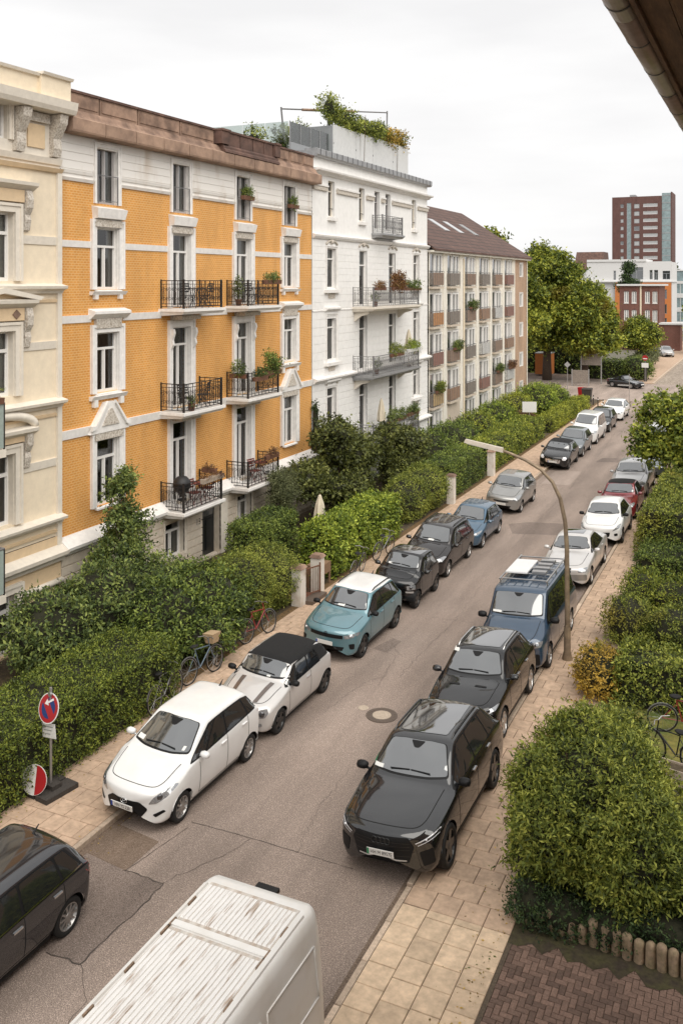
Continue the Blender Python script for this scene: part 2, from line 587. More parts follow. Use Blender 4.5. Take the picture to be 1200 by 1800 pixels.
    def ribbon(s, view, line, w=0.012, off=0.004, step=0.08, mb=None):
        pts = []
        for i in range(len(line) - 1):
            p, q = Vector(line[i]), Vector(line[i + 1])
            m = max(1, int((q - p).length / step))
            for k in range(m): pts.append(p.lerp(q, k / m))
        pts.append(Vector(line[-1]))
        P3 = [s.hit(view, p.x, p.y) for p in pts]
        vs, fs = [], []
        for i, (p, n) in enumerate(P3):
            t = P3[min(i + 1, len(P3) - 1)][0] - P3[max(i - 1, 0)][0]
            sd = t.cross(n)
            if sd.length < 1e-7: sd = n.orthogonal()
            sd.normalize()
            vs += [p + n * off + sd * w / 2 + s.off, p + n * off - sd * w / 2 + s.off]
            if i: fs.append((2 * i - 2, 2 * i - 1, 2 * i + 1, 2 * i))
        mb = mb or MB()
        mb.add(vs, fs)
        return mb

_WHEELS = {}
def wheel_meshes(r, style, rimcol):
    k = (round(r, 3), style, rimcol)
    if k in _WHEELS: return _WHEELS[k]
    w = 0.205 if r < .36 else .25
    rr = r * (0.70 if r < .34 else .74)
    fn = lambda x, y, z: (x, z, y)
    t = MB().lathe([(rr - .01, -w * .42), (rr + .01, -w / 2), (r - .03, -w / 2), (r - .008, -w * .42), (r, -w * .3), (r, w * .3), (r - .008, w * .42),
                    (r - .03, w / 2), (rr + .01, w / 2), (rr - .01, w * .42)], fn, 28)
    tyre = t.mesh('tyre', True)
    tyre.materials.append(MATS['rubber'])
    m = MB()
    for sgn in (-1, 1):
        m.lathe([(rr, sgn * w * .44), (rr - .018, sgn * w * .45), (rr - .03, sgn * w * .30), (rr - .05, sgn * w * .12), (0.0, sgn * w * .10)], fn, 24)
        n = {'five': 5, 'ten': 10, 'multi': 9, 'steel': 12}[style]
        for i in range(n):
            an = 2 * math.pi * i / n
            c, sn = math.cos(an), math.sin(an)
            wd = {'five': .052, 'ten': .018, 'multi': .026, 'steel': .02}[style] * r / .32
            P = []
            for rad, hw, dep in ((.05, wd * 1.3, .40), (rr - .012, wd * .8, .42)):
                for e in (-1, 1):
                    P.append((rad * c - e * hw * sn, sgn * w * dep, rad * sn + e * hw * c))
            Q = [(p[0], p[1] - sgn * w * .22, p[2]) for p in P]
            m.hexa([Q[0], Q[1], Q[3], Q[2], P[0], P[1], P[3], P[2]])
        m.lathe([(0.062, sgn * w * .30), (.06, sgn * w * .43), (0.0, sgn * w * .44)], fn, 10)
    rim = m.mesh('rim')
    rim.materials.append(MATS[rimcol])
    _WHEELS[k] = (tyre, rim)
    return _WHEELS[k]

def make_car(name, label, cx, y_front, sp, cat='car', roll=0.0, lift=0.04, rz=0.0, group=None, face=1):
    """car along the street, its nose at y_front (towards the viewer when face=1)"""
    L, W, H, r = sp['L'], sp['W'], sp['H'], sp['r']
    h = W / 2
    q = sp.get('q', 1)
    ns, nr = ((130, 66) if q == 1 else (84, 46))
    stp = .09 if q == 1 else .16
    s = Shell(sp, ns, nr)
    root = empty(name, (cx, y_front + face * L / 2, lift), 0, label, cat, group)
    root.rotation_mode = 'XYZ'
    root.rotation_euler = (roll, 0, (R(90) if face == 1 else R(-90)) + rz)
    pm = sp['paint']
    V = s.Vf + np.array([-L / 2, 0, 0])
    me = np_mesh('body', V, s.F[:, ::-1], True)
    body = link('body', me, pm, root)
    parts = {}
    def add(nm, me_, m_, par=root):
        return link(nm, me_, m_, par)
    # underbody and wheel arch liners
    u = MB().box(.42 - L / 2, L / 2 - .40, -h + .27, h - .27, .17, sp['zn'] * .55)
    for xw in s.wx:
        for sg in (-1, 1):
            u.lathe([(s.ra + .004, h - .035), (s.ra + .004, h - .30), (0, h - .30)], lambda x, y, z, xw=xw, sg=sg: (x + xw - L / 2, sg * z, y + r), 16, 0.0, math.pi)
    u.box(sp['fo'] + s.ra - L / 2, sp['fo'] + sp['wb'] - s.ra - L / 2, -h + .09, h - .09, sp.get('gc', .2) - .03, sp.get('gc', .2) + .10)
    u.build('underbody', 'black_trim', root)
    # wheels
    ty, rim = wheel_meshes(r, sp.get('rim', 'multi'), sp.get('rimcol', 'rim_silver'))
    for xw in s.wx:
        for sg in (-1, 1):
            wo = link('wheel', ty, None, root, loc=(xw - L / 2, sg * (h - .125), r))
            link('rim', rim, None, wo)
    # glass
    xc, xrf, xrr, xt, zc, zt, rw = (sp[k] for k in ('xc', 'xrf', 'xrr', 'xt', 'zc', 'zt', 'rw'))
    gl = sp.get('glass', 'glass_car')
    zb = s.top(xc + .10) if not sp.get('van') else s.top(xc + .06)
    ztp = H - sp.get('wstop', .075)
    bw, tw = h * sp.get('wsb', .75), rw * sp.get('wst', .85)
    scr = round_poly([(-bw, zb + .02), (-bw * .5, zb - .0), (bw * .5, zb - .0), (bw, zb + .02), (tw, ztp - .01), (tw * .5, ztp + .012), (-tw * .5, ztp + .012), (-tw, ztp - .01)], .05)
    add('screen_surround', s.patch('F', [(p[0] * sp.get('surr', 1.045), lerp(ztp - .12, p[1], sp.get('surr', 1.07)) - .004) for p in scr], .003, stp), 'black_trim')
    ws_ = add('windscreen', s.patch('F', scr, .008, stp), sp.get('screen', 'glass_screen'))
    if not sp.get('noback'):
        bz = max(zt + .06, s.top(xt + .01) + .03) if not sp.get('deck') else s.top(xt + .06) + .03
        rbw, rtw = h * sp.get('rwb', .70), rw * .84
        add('rear_window', s.patch('B', round_poly([(-rbw, bz), (rbw, bz), (rtw, H - .13), (-rtw, H - .13)], .06), .006, stp), gl)
    if q == 1:
        add('mirror_housing', s.patch('F', round_poly([(-.15, ztp + .004), (.15, ztp + .004), (.05, ztp - .075), (-.05, ztp - .075)], .03), .0095, .06), 'black_trim')
    # side glass, drawn in side view from pillar positions
    tpad = sp.get('tpad', .085)
    def up(x):
        x = min(max(x, xrf - .2), xt)
        return s.top(x, rw * .80) - tpad
    kn = sp['pill']            # [(x bottom, x top), ...] pillar centre lines from A to D
    pb = sp.get('pb', .03)
    for view in ('L', 'R'):
        a, z = kn[0], kn[-1]
        def band(b0, t0, b1, t1, zb_off, zt_off):
            n = 6
            bot = [(lerp(b0, b1, i / n), s.belt(lerp(b0, b1, i / n)) + pb + zb_off) for i in range(n + 1)]
            tp = [(lerp(t1, t0, i / n), up(lerp(t1, t0, i / n)) + zt_off) for i in range(n + 1)]
            return bot + tp
        if not sp.get('paintpillar'):
            add('window_trim', s.patch(view, round_poly(band(a[0] - .05, a[1] - .03, z[0] + .04, z[1] + .03, -.022, .022), .03), .003, stp), sp.get('trim', 'black_trim'))
        for i in range(len(kn) - 1):
            g = .028
            b0, t0 = kn[i]; b1, t1 = kn[i + 1]
            b0 += g; t0 += g; b1 -= g; t1 -= g
            add('side_window', s.patch(view, round_poly(band(b0, t0, b1, t1, 0, 0), .05), .007, stp), gl)
    # doors, bonnet and other panel joints
    if q == 1 or sp.get('joints'):
        for view in ('L', 'R'):
            mb = MB()
            dk = sp.get('doors', [k[0] for k in kn[:-1]])
            zl = sp.get('gc', .2)
            for xd in dk:
                zt_ = s.belt(xd) + .0
                zb_ = zl + .13
                for xw in s.wx:
                    if abs(xd - xw) < s.ra: zb_ = max(zb_, r + math.sqrt(s.ra ** 2 - (xd - xw) ** 2) + .02)
                s.ribbon(view, [(xd + .03, zb_), (xd, zt_)], .015, .003, .08, mb)
            s.ribbon(view, [(dk[0] + .03, zl + .13), (min(dk[-1], s.wx[1] - s.ra - .02), zl + .13)], .012, .003, .1, mb)
            mb.build('door_joint', 'dark_gap', root)
            for i in range(len(dk) - 1):
                if sp.get('nohandle'): break
                x1 = dk[i + 1]
                zh = s.belt(x1) - .10
                p, n = s.hit(view, x1 - .16, zh)
                p = p + s.off
                hb = MB().box(-.095, .095, -.02, .02, -.014, .014)
                ob = hb.build('door_handle', sp.get('handle', pm), root)
                ob.location = p + n * .015
        if not any(e[0] == 'sill_cladding' for e in sp.get('extra', [])):
            x0_, x1_ = s.wx[0] + s.ra + .03, s.wx[1] - s.ra - .03
            for vv in 'LR': add('sill_trim', s.patch(vv, [(x0_, zl + .015), (x1_, zl + .015), (x1_, zl + .085), (x0_, zl + .085)], .006, .14), 'black_trim')
        mb = MB()
        xb = .30 if not sp.get('van') else .12
        bwid = h * .74
        bl = [(xc - .03, -bwid - .02), (xb + .45, -bwid), (xb + .10, -bwid * .94), (xb - .06, -bwid * .72), (xb - .12, 0), (xb - .06, bwid * .72), (xb + .10, bwid * .94), (xb + .45, bwid), (xc - .03, bwid + .02)]
        for _ in range(2):
            bl = [bl[0]] + [(lerp(a_[0], b_[0], t_), lerp(a_[1], b_[1], t_)) for a_, b_ in zip(bl, bl[1:]) for t_ in (.25, .75)] + [bl[-1]]
        s.ribbon('T', bl, .015, .003, .08, mb)
        mb.build('bonnet_joint', 'dark_gap', root)
        wp = MB()
        for sg in (-1, 1):
            p0, n0 = s.hit('F', sg * bw * .55, zb + .03); p1, n1 = s.hit('F', -sg * bw * .05 + sg * .05, zb + .055)
            wp.tube([p0 + n0 * .03 + s.off, p1 + n1 * .02 + s.off], .011, 5)
        wp.build('wiper', 'black_trim', root)
    # lamps
    hl = sp.get('head')
    if hl:
        for sg in (-1, 1):
            po = [(sg * y * h, z) for y, z in hl]
            lo = add('headlight', s.patch('F', round_poly(po, .03), .008, .06), sp.get('headmat', 'lamp_clear'))
            cy = sum(p[0] for p in po) / len(po); cz = sum(p[1] for p in po) / len(po)
            if q == 1:
                p, n = s.hit('F', cy, cz)
                rr = sp.get('lens', .055)
                MB().lathe([(rr, 0), (rr * .9, .018), (rr * .5, .03), (0, .034)], lambda x, y, z: tuple(p + s.off + n * z + Vector((n.y, -n.x, 0)).normalized() * x + Vector((0, 0, 1)) * y), 14).build('lens', sp.get('lensmat', 'lamp_dark'), lo, True)
    for sg in (-1, 1):
        tl = sp.get('tail', [(.62, zt - .05), (.98, zt - .03), (.98, zt - .30), (.70, zt - .26)])
        add('tail_light', s.patch('B', round_poly([(sg * y * h, z) for y, z in tl], .03), .008, .07), 'lamp_red')
        tv = sp.get('tailside')
        if tv: add('tail_light', s.patch('L' if sg > 0 else 'R', round_poly(tv, .03), .008, .06), 'lamp_red')
    for nm, view, po, m_, rad in sp.get('extra', []):
        if view == 'F2':
            for sg in (-1, 1): add(nm, s.patch('F', round_poly([(sg * y * h, z) for y, z in po], rad), .007, .06), m_)
        elif view == 'LR':
            for vv in 'LR': add(nm, s.patch(vv, round_poly(po, rad), .009, stp), m_)
        elif view == 'T':
            add(nm, s.patch('T', round_poly([(x, y * h) for x, y in po], rad), .009, stp), m_)
        elif view == 'T2':
            for sg in (-1, 1): add(nm, s.patch('T', round_poly([(x, sg * y * h) for x, y in po], rad), .009, stp), m_)
        else:
            add(nm, s.patch(view, round_poly([(y * h, z) for y, z in po], rad), .009, .07), m_)
    for ln in sp.get('bars', []):        # (name, view, [(a,b)..], width, mat)
        nm, view, line, wd, m_ = ln
        s.ribbon(view, [(a * h, b) for a, b in line] if view in 'FB' else line, wd, .012, .06).build(nm, m_, root)
    # roof of another colour / panorama glass
    if sp.get('roofmat'):
        x0, x1 = xrf + sp.get('ro0', .03), xrr + sp.get('ro1', -.02)
        wv = rw * sp.get('rof', .97)
        nm = {'glass_roof': 'glass_roof', 'softtop': 'soft_top'}.get(sp['roofmat'], 'roof')
        add(nm, s.patch('T', round_poly([(x0 + .06, -wv * .94), (x0, 0), (x0 + .06, wv * .94), (lerp(x0, x1, .5), wv), (x1 - .02, wv * .96), (x1 + .02, 0), (x1 - .02, -wv * .96), (lerp(x0, x1, .5), -wv)], .06), .007, stp), sp['roofmat'])
    if sp.get('softside'):
        for view in 'LR':
            b0, t0 = kn[-1]
            add('soft_top', s.patch(view, round_poly([(b0 + .02, s.belt(b0) + .03), (xt - .02, s.belt(xt) + .02), (xrr + .05, up(xrr) + tpad - .09), (xrr - .1, up(xrr - .1) + tpad - .03), (xrf + .05, up(xrf) + tpad - .03), (xrf + .05, up(xrf) + .02), (t0, up(t0) + .02)], .02), .007, stp), 'softtop')
        add('soft_top', s.patch('B', round_poly([(-h * .80, zt + .03), (h * .80, zt + .03), (rw * .95, H - .08), (-rw * .95, H - .08)], .05), .0045, stp), 'softtop')
    if sp.get('rails'):
        for sg in (-1, 1):
            pts = []
            for t in np.linspace(0, 1, 8):
                x = lerp(xrf + .15, xrr - .05, t)
                z = s.top(x, sg * rw * .93)
                pts.append((x - L / 2, sg * rw * .93, z + (.045 if 0 < t < 1 else -.01)))
            MB().tube(pts, .017, 6).build('roof_rail', sp['rails'], root, True)
    if sp.get('antenna'):
        x = xrr - .12; z = s.top(x)
        MB().tube([(x - L / 2 - .04, 0, z - .01), (x - L / 2 + .0, 0, z + .03), (x - L / 2 + .09, 0, z + .10)], [.03, .018, .008], 6).build('antenna', 'black_trim', root)
    # mirrors
    xm_ = kn[0][0] + sp.get('mx', .16)
    for sg in (-1, 1):
        p, n = s.hit('L' if sg > 0 else 'R', xm_, s.belt(xm_) + .03)
        p = p + s.off
        ms = sp.get('ms', 1.0)
        m = MB()
        m.lathe([(0, -.105 * ms), (.055 * ms, -.09 * ms), (.078 * ms, -.03 * ms), (.078 * ms, .04 * ms), (.06 * ms, .09 * ms), (0, .105 * ms)],
                lambda x, y, z: (p.x + x * 1.05 - .01, p.y + sg * (.125 * ms + z), p.z + .055 * ms + y * .9), 10)
        m.tube([(p.x, p.y - sg * .03, p.z - .01), (p.x, p.y + sg * .08, p.z + .02)], .025, 5)
        m.build('wing_mirror', sp.get('mirror', pm), root, True)
    # number plate
    pz = sp.get('plate_z')
    if pz:
        p, n = s.hit('F', 0, pz)
        p = p + s.off
        tilt = math.asin(max(-.6, min(.6, n.z))) * .6
        pl = MB().box(-.26, .26, -.055, .055, 0, .012).build('number_plate', 'plate_white', root)
        Mx = Matrix.Translation(p + Vector((-.035, 0, 0))) @ Matrix.Rotation(-tilt, 4, 'Y') @ Matrix(((0, 0, -1, 0), (-1, 0, 0, 0), (0, 1, 0, 0), (0, 0, 0, 1)))
        pl.matrix_local = Mx
        link('plate_strip', MB().box(-.258, -.215, -.053, .053, .0135, .0145).mesh('plate_strip'), sp.get('strip', 'plate_blue'), pl)
        if sp.get('plate'):
            t = text_mesh(sp['plate'], .098)
            o = link('lettering', t, 'ink', pl, loc=(.022, -.002, .0155)); o.scale = (.82, 1, 1)
    if sp.get('paper'):
        for py_, pz_, w_, hh_, m_ in sp['paper']:
            add('parking_slip', s.patch('F', [(py_ * h - w_, pz_), (py_ * h + w_, pz_), (py_ * h + w_, pz_ + hh_), (py_ * h - w_, pz_ + hh_)], .0115, .08), m_)
    root['_top'] = H
    return root, s

def emblem(root, s, kind, y, z, size, m='chrome'):
    p, n = s.hit('F', y, z)
    p = p + s.off + n * .014
    ax = Vector((0, -1, 0)); up_ = n.cross(ax).normalized()
    if up_.z < 0: up_ = -up_
    mb = MB()
    def ring(cx, rx, ry, th):
        pts = [p + ax * (cx + rx * math.cos(t)) + up_ * (ry * math.sin(t)) for t in np.linspace(0, 2 * math.pi, 17)]
        mb.tube(pts, th, 5, False)
    if kind == 'rings':
        for k in range(4): ring((k - 1.5) * size * .52, size * .32, size * .32, size * .055)
    elif kind == 'oval':
        ring(0, size, size * .62, size * .10)
        mb.tube([p + ax * -size * .42 + up_ * -size * .38, p + ax * -size * .22 + up_ * size * .38], size * .09, 5)
        mb.tube([p + ax * size * .22 + up_ * -size * .38, p + ax * size * .42 + up_ * size * .38], size * .09, 5)
        mb.tube([p + ax * -size * .3 + up_ * -size * .08, p + ax * size * .3 + up_ * size * .08], size * .08, 5)
    elif kind == 'chevron':
        ring(0, size * .7, size, size * .10)
        for k in (-.25, .3):
            mb.tube([p + ax * -size * .45 + up_ * (k - .3) * size, p + up_ * (k + .15) * size, p + ax * size * .45 + up_ * (k - .3) * size], size * .10, 5)
    else:
        ring(0, size, size, size * .14)
        for t in (90, 210, 330):
            mb.tube([p, p + ax * size * math.cos(R(t)) + up_ * size * math.sin(R(t))], size * .08, 4)
    mb.build('emblem', m, root, True)
# ------------------------------------------------------------------ the parked vehicles
ROLL = math.atan(0.09 / 1.5)
LX = lambda W: -10.86 - (W / 2 - .03)
RX = lambda W, e=-5.70: e - (W / 2 - .03)
LG, RG = 'vehicles parked along the left kerb', 'vehicles parked along the right kerb'

def hatch(**k):
    d = dict(L=4.1, W=1.76, H=1.50, fo=.82, wb=2.58, r=.31, zn=.80, zc=.99, xc=1.12, xrf=1.92, xrr=3.55, xt=3.93, zt=1.02, bf=.93, br=1.04, rw=.60,
             pill=[(1.22, 1.98), (2.36, 2.40), (3.18, 3.16), (3.66, 3.44)], paint='paint_grey', head=[(.52, .60), (.86, .64), (.93, .74), (.84, .79), (.58, .70)],
             plate_z=.47, extra=[('grille', 'F', [(-.44, .62), (.44, .62), (.40, .56), (-.40, .56)], 'black_trim', .02),
                                 ('lower_grille', 'F', [(-.56, .40), (.56, .40), (.48, .29), (-.48, .29)], 'black_trim', .03)])
    d.update(k)
    return d

def fleet():
    # --- left row
    sp = hatch(L=4.20, W=1.79, H=1.48, fo=.87, wb=2.58, r=.317, paint='paint_golf', rim='ten', xrr=3.62, xt=4.02, zt=1.05, br=1.03, antenna=1, chromeline=1,
               pill=[(1.25, 2.02), (2.40, 2.44), (3.28, 3.22), (3.74, 3.50)], tailside=[(3.98, 1.0), (4.17, 1.0), (4.19, .78), (4.02, .76)], handle='chrome',
               bars=[('window_moulding', 'R', [(1.3, .955), (3.74, 1.04)], .022, 'chrome')], doors=[1.25, 2.40, 3.28])
    make_car('hatchback_car', 'dark grey hatchback cut off by the left edge of the picture, tail light showing', -10.68 - .87, 8.55, sp, roll=ROLL, group=LG)

    sp = hatch(L=4.05, W=1.765, H=1.57, fo=.80, wb=2.615, r=.308, zn=.90, zc=1.10, xc=.98, xrf=1.86, xrr=3.55, xt=3.92, zt=1.10, bf=1.02, br=1.14, rw=.605, paint='paint_white', rim='ten',
               pill=[(1.12, 1.98), (1.62, 2.16), (2.42, 2.50), (3.30, 3.22), (3.70, 3.48)], doors=[1.36, 2.42, 3.28], head=[(.56, .60), (.72, .62), (.90, .74), (.95, .86), (.86, .88), (.66, .74)],
               tailside=[(3.80, 1.07), (3.97, 1.09), (4.0, .84), (3.86, .82)], plate='HN YS 220', plate_z=.46, lens=.06, mx=.30, antenna=1, wsbow=.2, mirror='paint_white', fb=.36,
               extra=[('grille', 'F', [(-.36, .63), (.36, .63), (.56, .50), (.42, .33), (-.42, .33), (-.56, .50)], 'black_trim', .04),
                      ('fog_light_recess', 'F2', [(.66, .40), (.86, .50), (.90, .46), (.72, .35)], 'black_trim', .02)],
               paper=[(.60, 1.17, .09, .05, 'paper'), (-.60, 1.18, .03, .05, 'paper')])
    o, s = make_car('hatchback_car', 'white tall hatchback with black grille, nearest complete car on the left', LX(1.765), 14.70, sp, roll=ROLL, group=LG)
    emblem(o, s, 'oval', 0, .60, .075)

    sp = hatch(L=3.73, W=1.70, H=1.43, fo=.70, wb=2.467, r=.305, zn=.84, zc=1.02, xc=1.02, xrf=1.50, xrr=3.10, xt=3.52, zt=1.04, bf=.95, br=1.0, rw=.62, paint='paint_palesilver', rim='five', rimcol='rim_black',
               pill=[(1.08, 1.56), (2.14, 2.18), (2.78, 2.70)], doors=[1.10, 2.24], head=[(.56, .60), (.64, .54), (.80, .56), (.87, .66), (.80, .75), (.64, .73)], headmat='lamp_clear', lens=.07,
               roofmat='softtop', rof=1.08, ro0=-.06, ro1=.12, surr=1.17, softside=1, rwb=.5, plate_z=.40, mirror='black_trim', handle='chrome', fb=.26,
               extra=[('grille', 'F', [(-.44, .58), (.44, .58), (.38, .46), (-.38, .46)], 'chrome', .04), ('lower_grille', 'F', [(-.6, .36), (.6, .36), (.5, .28), (-.5, .28)], 'black_trim', .03),
                      ('fog_light', 'F2', [(.62, .42), (.74, .42), (.74, .34), (.62, .34)], 'lamp_clear', .04),
                      ('bonnet_stripe', 'T2', [(.24, .34), (1.0, .40), (1.0, .54), (.26, .46)], 'paint_stripe', .01)],
               paper=[(-.25, 1.08, .05, .03, 'paper')])
    make_car('convertible_car', 'pale silver convertible with closed black soft top and striped bonnet', LX(1.68), 18.85, sp, roll=ROLL, group=LG)

    sp = hatch(L=4.02, W=1.81, H=1.59, fo=.82, wb=2.54, r=.335, zn=.97, zc=1.12, xc=1.10, xrf=1.78, xrr=3.45, xt=3.84, zt=1.12, bf=1.04, br=1.12, rw=.62, gc=.22, paint='paint_teal', rim='five', rimcol='rim_black',
               pill=[(1.20, 1.86), (2.22, 2.28), (3.06, 3.06), (3.56, 3.40)], roofmat='paint_white', rof=1.03, ro0=-.03, ro1=.05, rails='black_trim', antenna=1,
               head=[(.58, .80), (.95, .86), (.96, .78), (.62, .70)], headmat='lamp_clear', lensmat='lamp_white', lens=.03, plate_z=.56, mirror='black_trim', fb=.3,
               extra=[('grille', 'F', [(-.56, .80), (.56, .80), (.56, .70), (-.56, .70)], 'black_trim', .02), ('lower_grille', 'F', [(-.62, .47), (.62, .47), (.56, .36), (-.56, .36)], 'black_trim', .03),
                      ('skid_plate', 'F', [(-.5, .32), (.5, .32), (.46, .27), (-.46, .27)], 'paint_silver', .02), ('fog_light_recess', 'F2', [(.74, .56), (.90, .58), (.90, .42), (.78, .42)], 'black_trim', .03),
                      ('sill_cladding', 'LR', [(1.22, .24), (2.98, .24), (2.98, .36), (1.22, .36)], 'black_trim', .01)],
               paper=[(.10, 1.19, .11, .05, 'paper')])
    o, s = make_car('compact_suv', 'teal compact crossover with white roof beside the garden gate', LX(1.81), 23.75, sp, roll=ROLL, group=LG)
    emblem(o, s, 'chevron', 0, .78, .07, 'black_trim')

    sp = hatch(L=2.70, W=1.66, H=1.55, fo=.44, wb=1.87, r=.30, zn=.98, zc=1.12, xc=.62, xrf=1.22, xrr=2.25, xt=2.58, zt=1.08, bf=1.00, br=1.08, rw=.60, paint='paint_black', rim='five', rimcol='rim_black',
               pill=[(.74, 1.28), (1.72, 1.76), (2.30, 2.14)], doors=[.74, 1.74], head=[(.60, .78), (.90, .82), (.92, .68), (.64, .64)], plate_z=.45, roofmat='glass_roof', rof=.9, fb=.24, mx=.2,
               extra=[('grille', 'F', [(-.42, .66), (.42, .66), (.36, .54), (-.36, .54)], 'black_trim', .03), ('bumper_strip', 'F2', [(.56, .60), (.88, .62), (.88, .56), (.60, .55)], 'paint_silver', .02)],
               paper=[(.45, 1.20, .08, .04, 'paper')])
    make_car('microcar', 'very short glossy black two seat car behind the teal crossover', LX(1.66), 28.6, sp, roll=ROLL, group=LG)

    sp = hatch(L=4.2, W=1.76, H=1.60, fo=.86, wb=2.58, r=.31, zn=.86, zc=1.08, xc=1.06, xrf=1.82, xrr=3.7, xt=4.04, zt=1.08, bf=.98, br=1.06, rw=.62, paint='paint_brownblack', rim='five', q=.5, joints=1,
               pill=[(1.18, 1.90), (2.32, 2.36), (3.16, 3.14), (3.78, 3.58)], head=[(.54, .66), (.88, .70), (.94, .82), (.84, .84), (.58, .74)], rails='black_trim', paper=[(.0, 1.14, .11, .05, 'paper')])
    make_car('estate_car', 'dark brown black people carrier with pale roof reflection, fifth on the left', LX(1.76) - .12, 31.75, sp, roll=ROLL, group=LG)

    sp = hatch(L=3.84, W=1.66, H=1.43, fo=.78, wb=2.44, r=.295, zn=.76, zc=.95, xc=1.02, xrf=1.75, xrr=3.2, xt=3.68, zt=.98, bf=.90, br=.98, rw=.575, paint='paint_blue', q=.5, joints=1,
               pill=[(1.12, 1.82), (2.2, 2.24), (2.96, 2.92), (3.38, 3.14)], head=[(.50, .58), (.66, .56), (.90, .68), (.92, .76), (.74, .70)], plate_z=.42, antenna=1,
               extra=[('lower_grille', 'F', [(-.5, .46), (.5, .46), (.42, .30), (-.42, .30)], 'black_trim', .03)])
    make_car('hatchback_car', 'medium blue small hatchback with pale headlight on the left side', LX(1.66) - .02, 36.0, sp, roll=ROLL, group=LG)

    sp = hatch(L=3.85, W=1.695, H=1.51, fo=.80, wb=2.43, r=.30, zn=.84, zc=1.03, xc=1.06, xrf=1.70, xrr=3.35, xt=3.70, zt=1.06, bf=.98, br=1.06, rw=.60, paint='paint_grey', q=.5, joints=1,
               pill=[(1.16, 1.76), (2.2, 2.24), (2.98, 2.96), (3.42, 3.26)], head=[(.60, .62), (.92, .70), (.95, .86), (.80, .84), (.66, .72)])
    make_car('hatchback_car', 'metallic grey hatchback parked beside the white gate posts', LX(1.695) - .05, 42.4, sp, roll=ROLL, group=LG)

    sp = hatch(L=3.82, W=1.72, H=1.41, fo=.74, wb=2.49, r=.305, zn=.84, zc=1.00, xc=1.20, xrf=1.68, xrr=3.2, xt=3.6, zt=1.0, bf=.94, br=.99, rw=.61, surr=1.15, paint='paint_black', q=.5, rim='five', rimcol='rim_black',
               pill=[(1.26, 1.74), (2.3, 2.34), (3.2, 3.06)], roofmat='softtop', rof=1.02, head=[(.58, .66), (.66, .58), (.82, .60), (.88, .70), (.80, .78), (.66, .77)], headmat='lamp_white',
               plate_z=.47, extra=[('grille_rim', 'F', [(-.50, .62), (.50, .62), (.46, .40), (-.46, .40)], 'chrome', .08), ('grille', 'F', [(-.46, .60), (.46, .60), (.42, .43), (-.42, .43)], 'black_trim', .08)])
    make_car('small_car', 'black small car with round white headlights past the driveway', LX(1.72) - .05, 53.6, sp, roll=ROLL, group=LG)

    sp = hatch(L=4.0, W=1.72, H=1.49, fo=.82, wb=2.5, paint='paint_greyblue', q=.5)
    make_car('hatchback_car', 'grey green hatchback between small black car and white van', LX(1.72) - .05, 57.9, sp, roll=ROLL, group=LG)

    sp = hatch(L=4.45, W=1.80, H=1.84, fo=.86, wb=2.70, r=.32, zn=.98, zc=1.20, xc=.98, xrf=1.72, xrr=4.15, xt=4.34, zt=1.20, bf=1.08, br=1.12, rw=.68, paint='paint_white', q=.5,
               pill=[(1.10, 1.80), (2.2, 2.24), (3.3, 3.3), (4.1, 4.0)], head=[(.56, .78), (.92, .80), (.95, .94), (.62, .90)], antenna=1, plate_z=.52)
    make_car('small_van', 'white high roofed family van far along the left kerb', LX(1.80) - .05, 62.9, sp, roll=ROLL, group=LG)

    sp = hatch(L=4.1, W=1.74, H=1.52, paint='paint_black', q=.5)
    make_car('hatchback_car', 'dark hatchback mostly hidden behind the white family van', LX(1.74) - .05, 68.3, sp, roll=ROLL, group=LG)

    sp = hatch(L=4.25, W=1.78, H=1.46, fo=.88, wb=2.6, paint='paint_white', q=.5, head=[(.52, .56), (.86, .60), (.95, .74), (.84, .74), (.58, .66)], zt=1.0,
               extra=[('grille', 'F', [(-.5, .56), (.5, .56), (.56, .40), (-.56, .40)], 'black_trim', .03)])
    make_car('hatchback_car', 'white hatchback at the end of the left row by the junction', LX(1.78) - .02, 74.6, sp, roll=ROLL, group=LG)

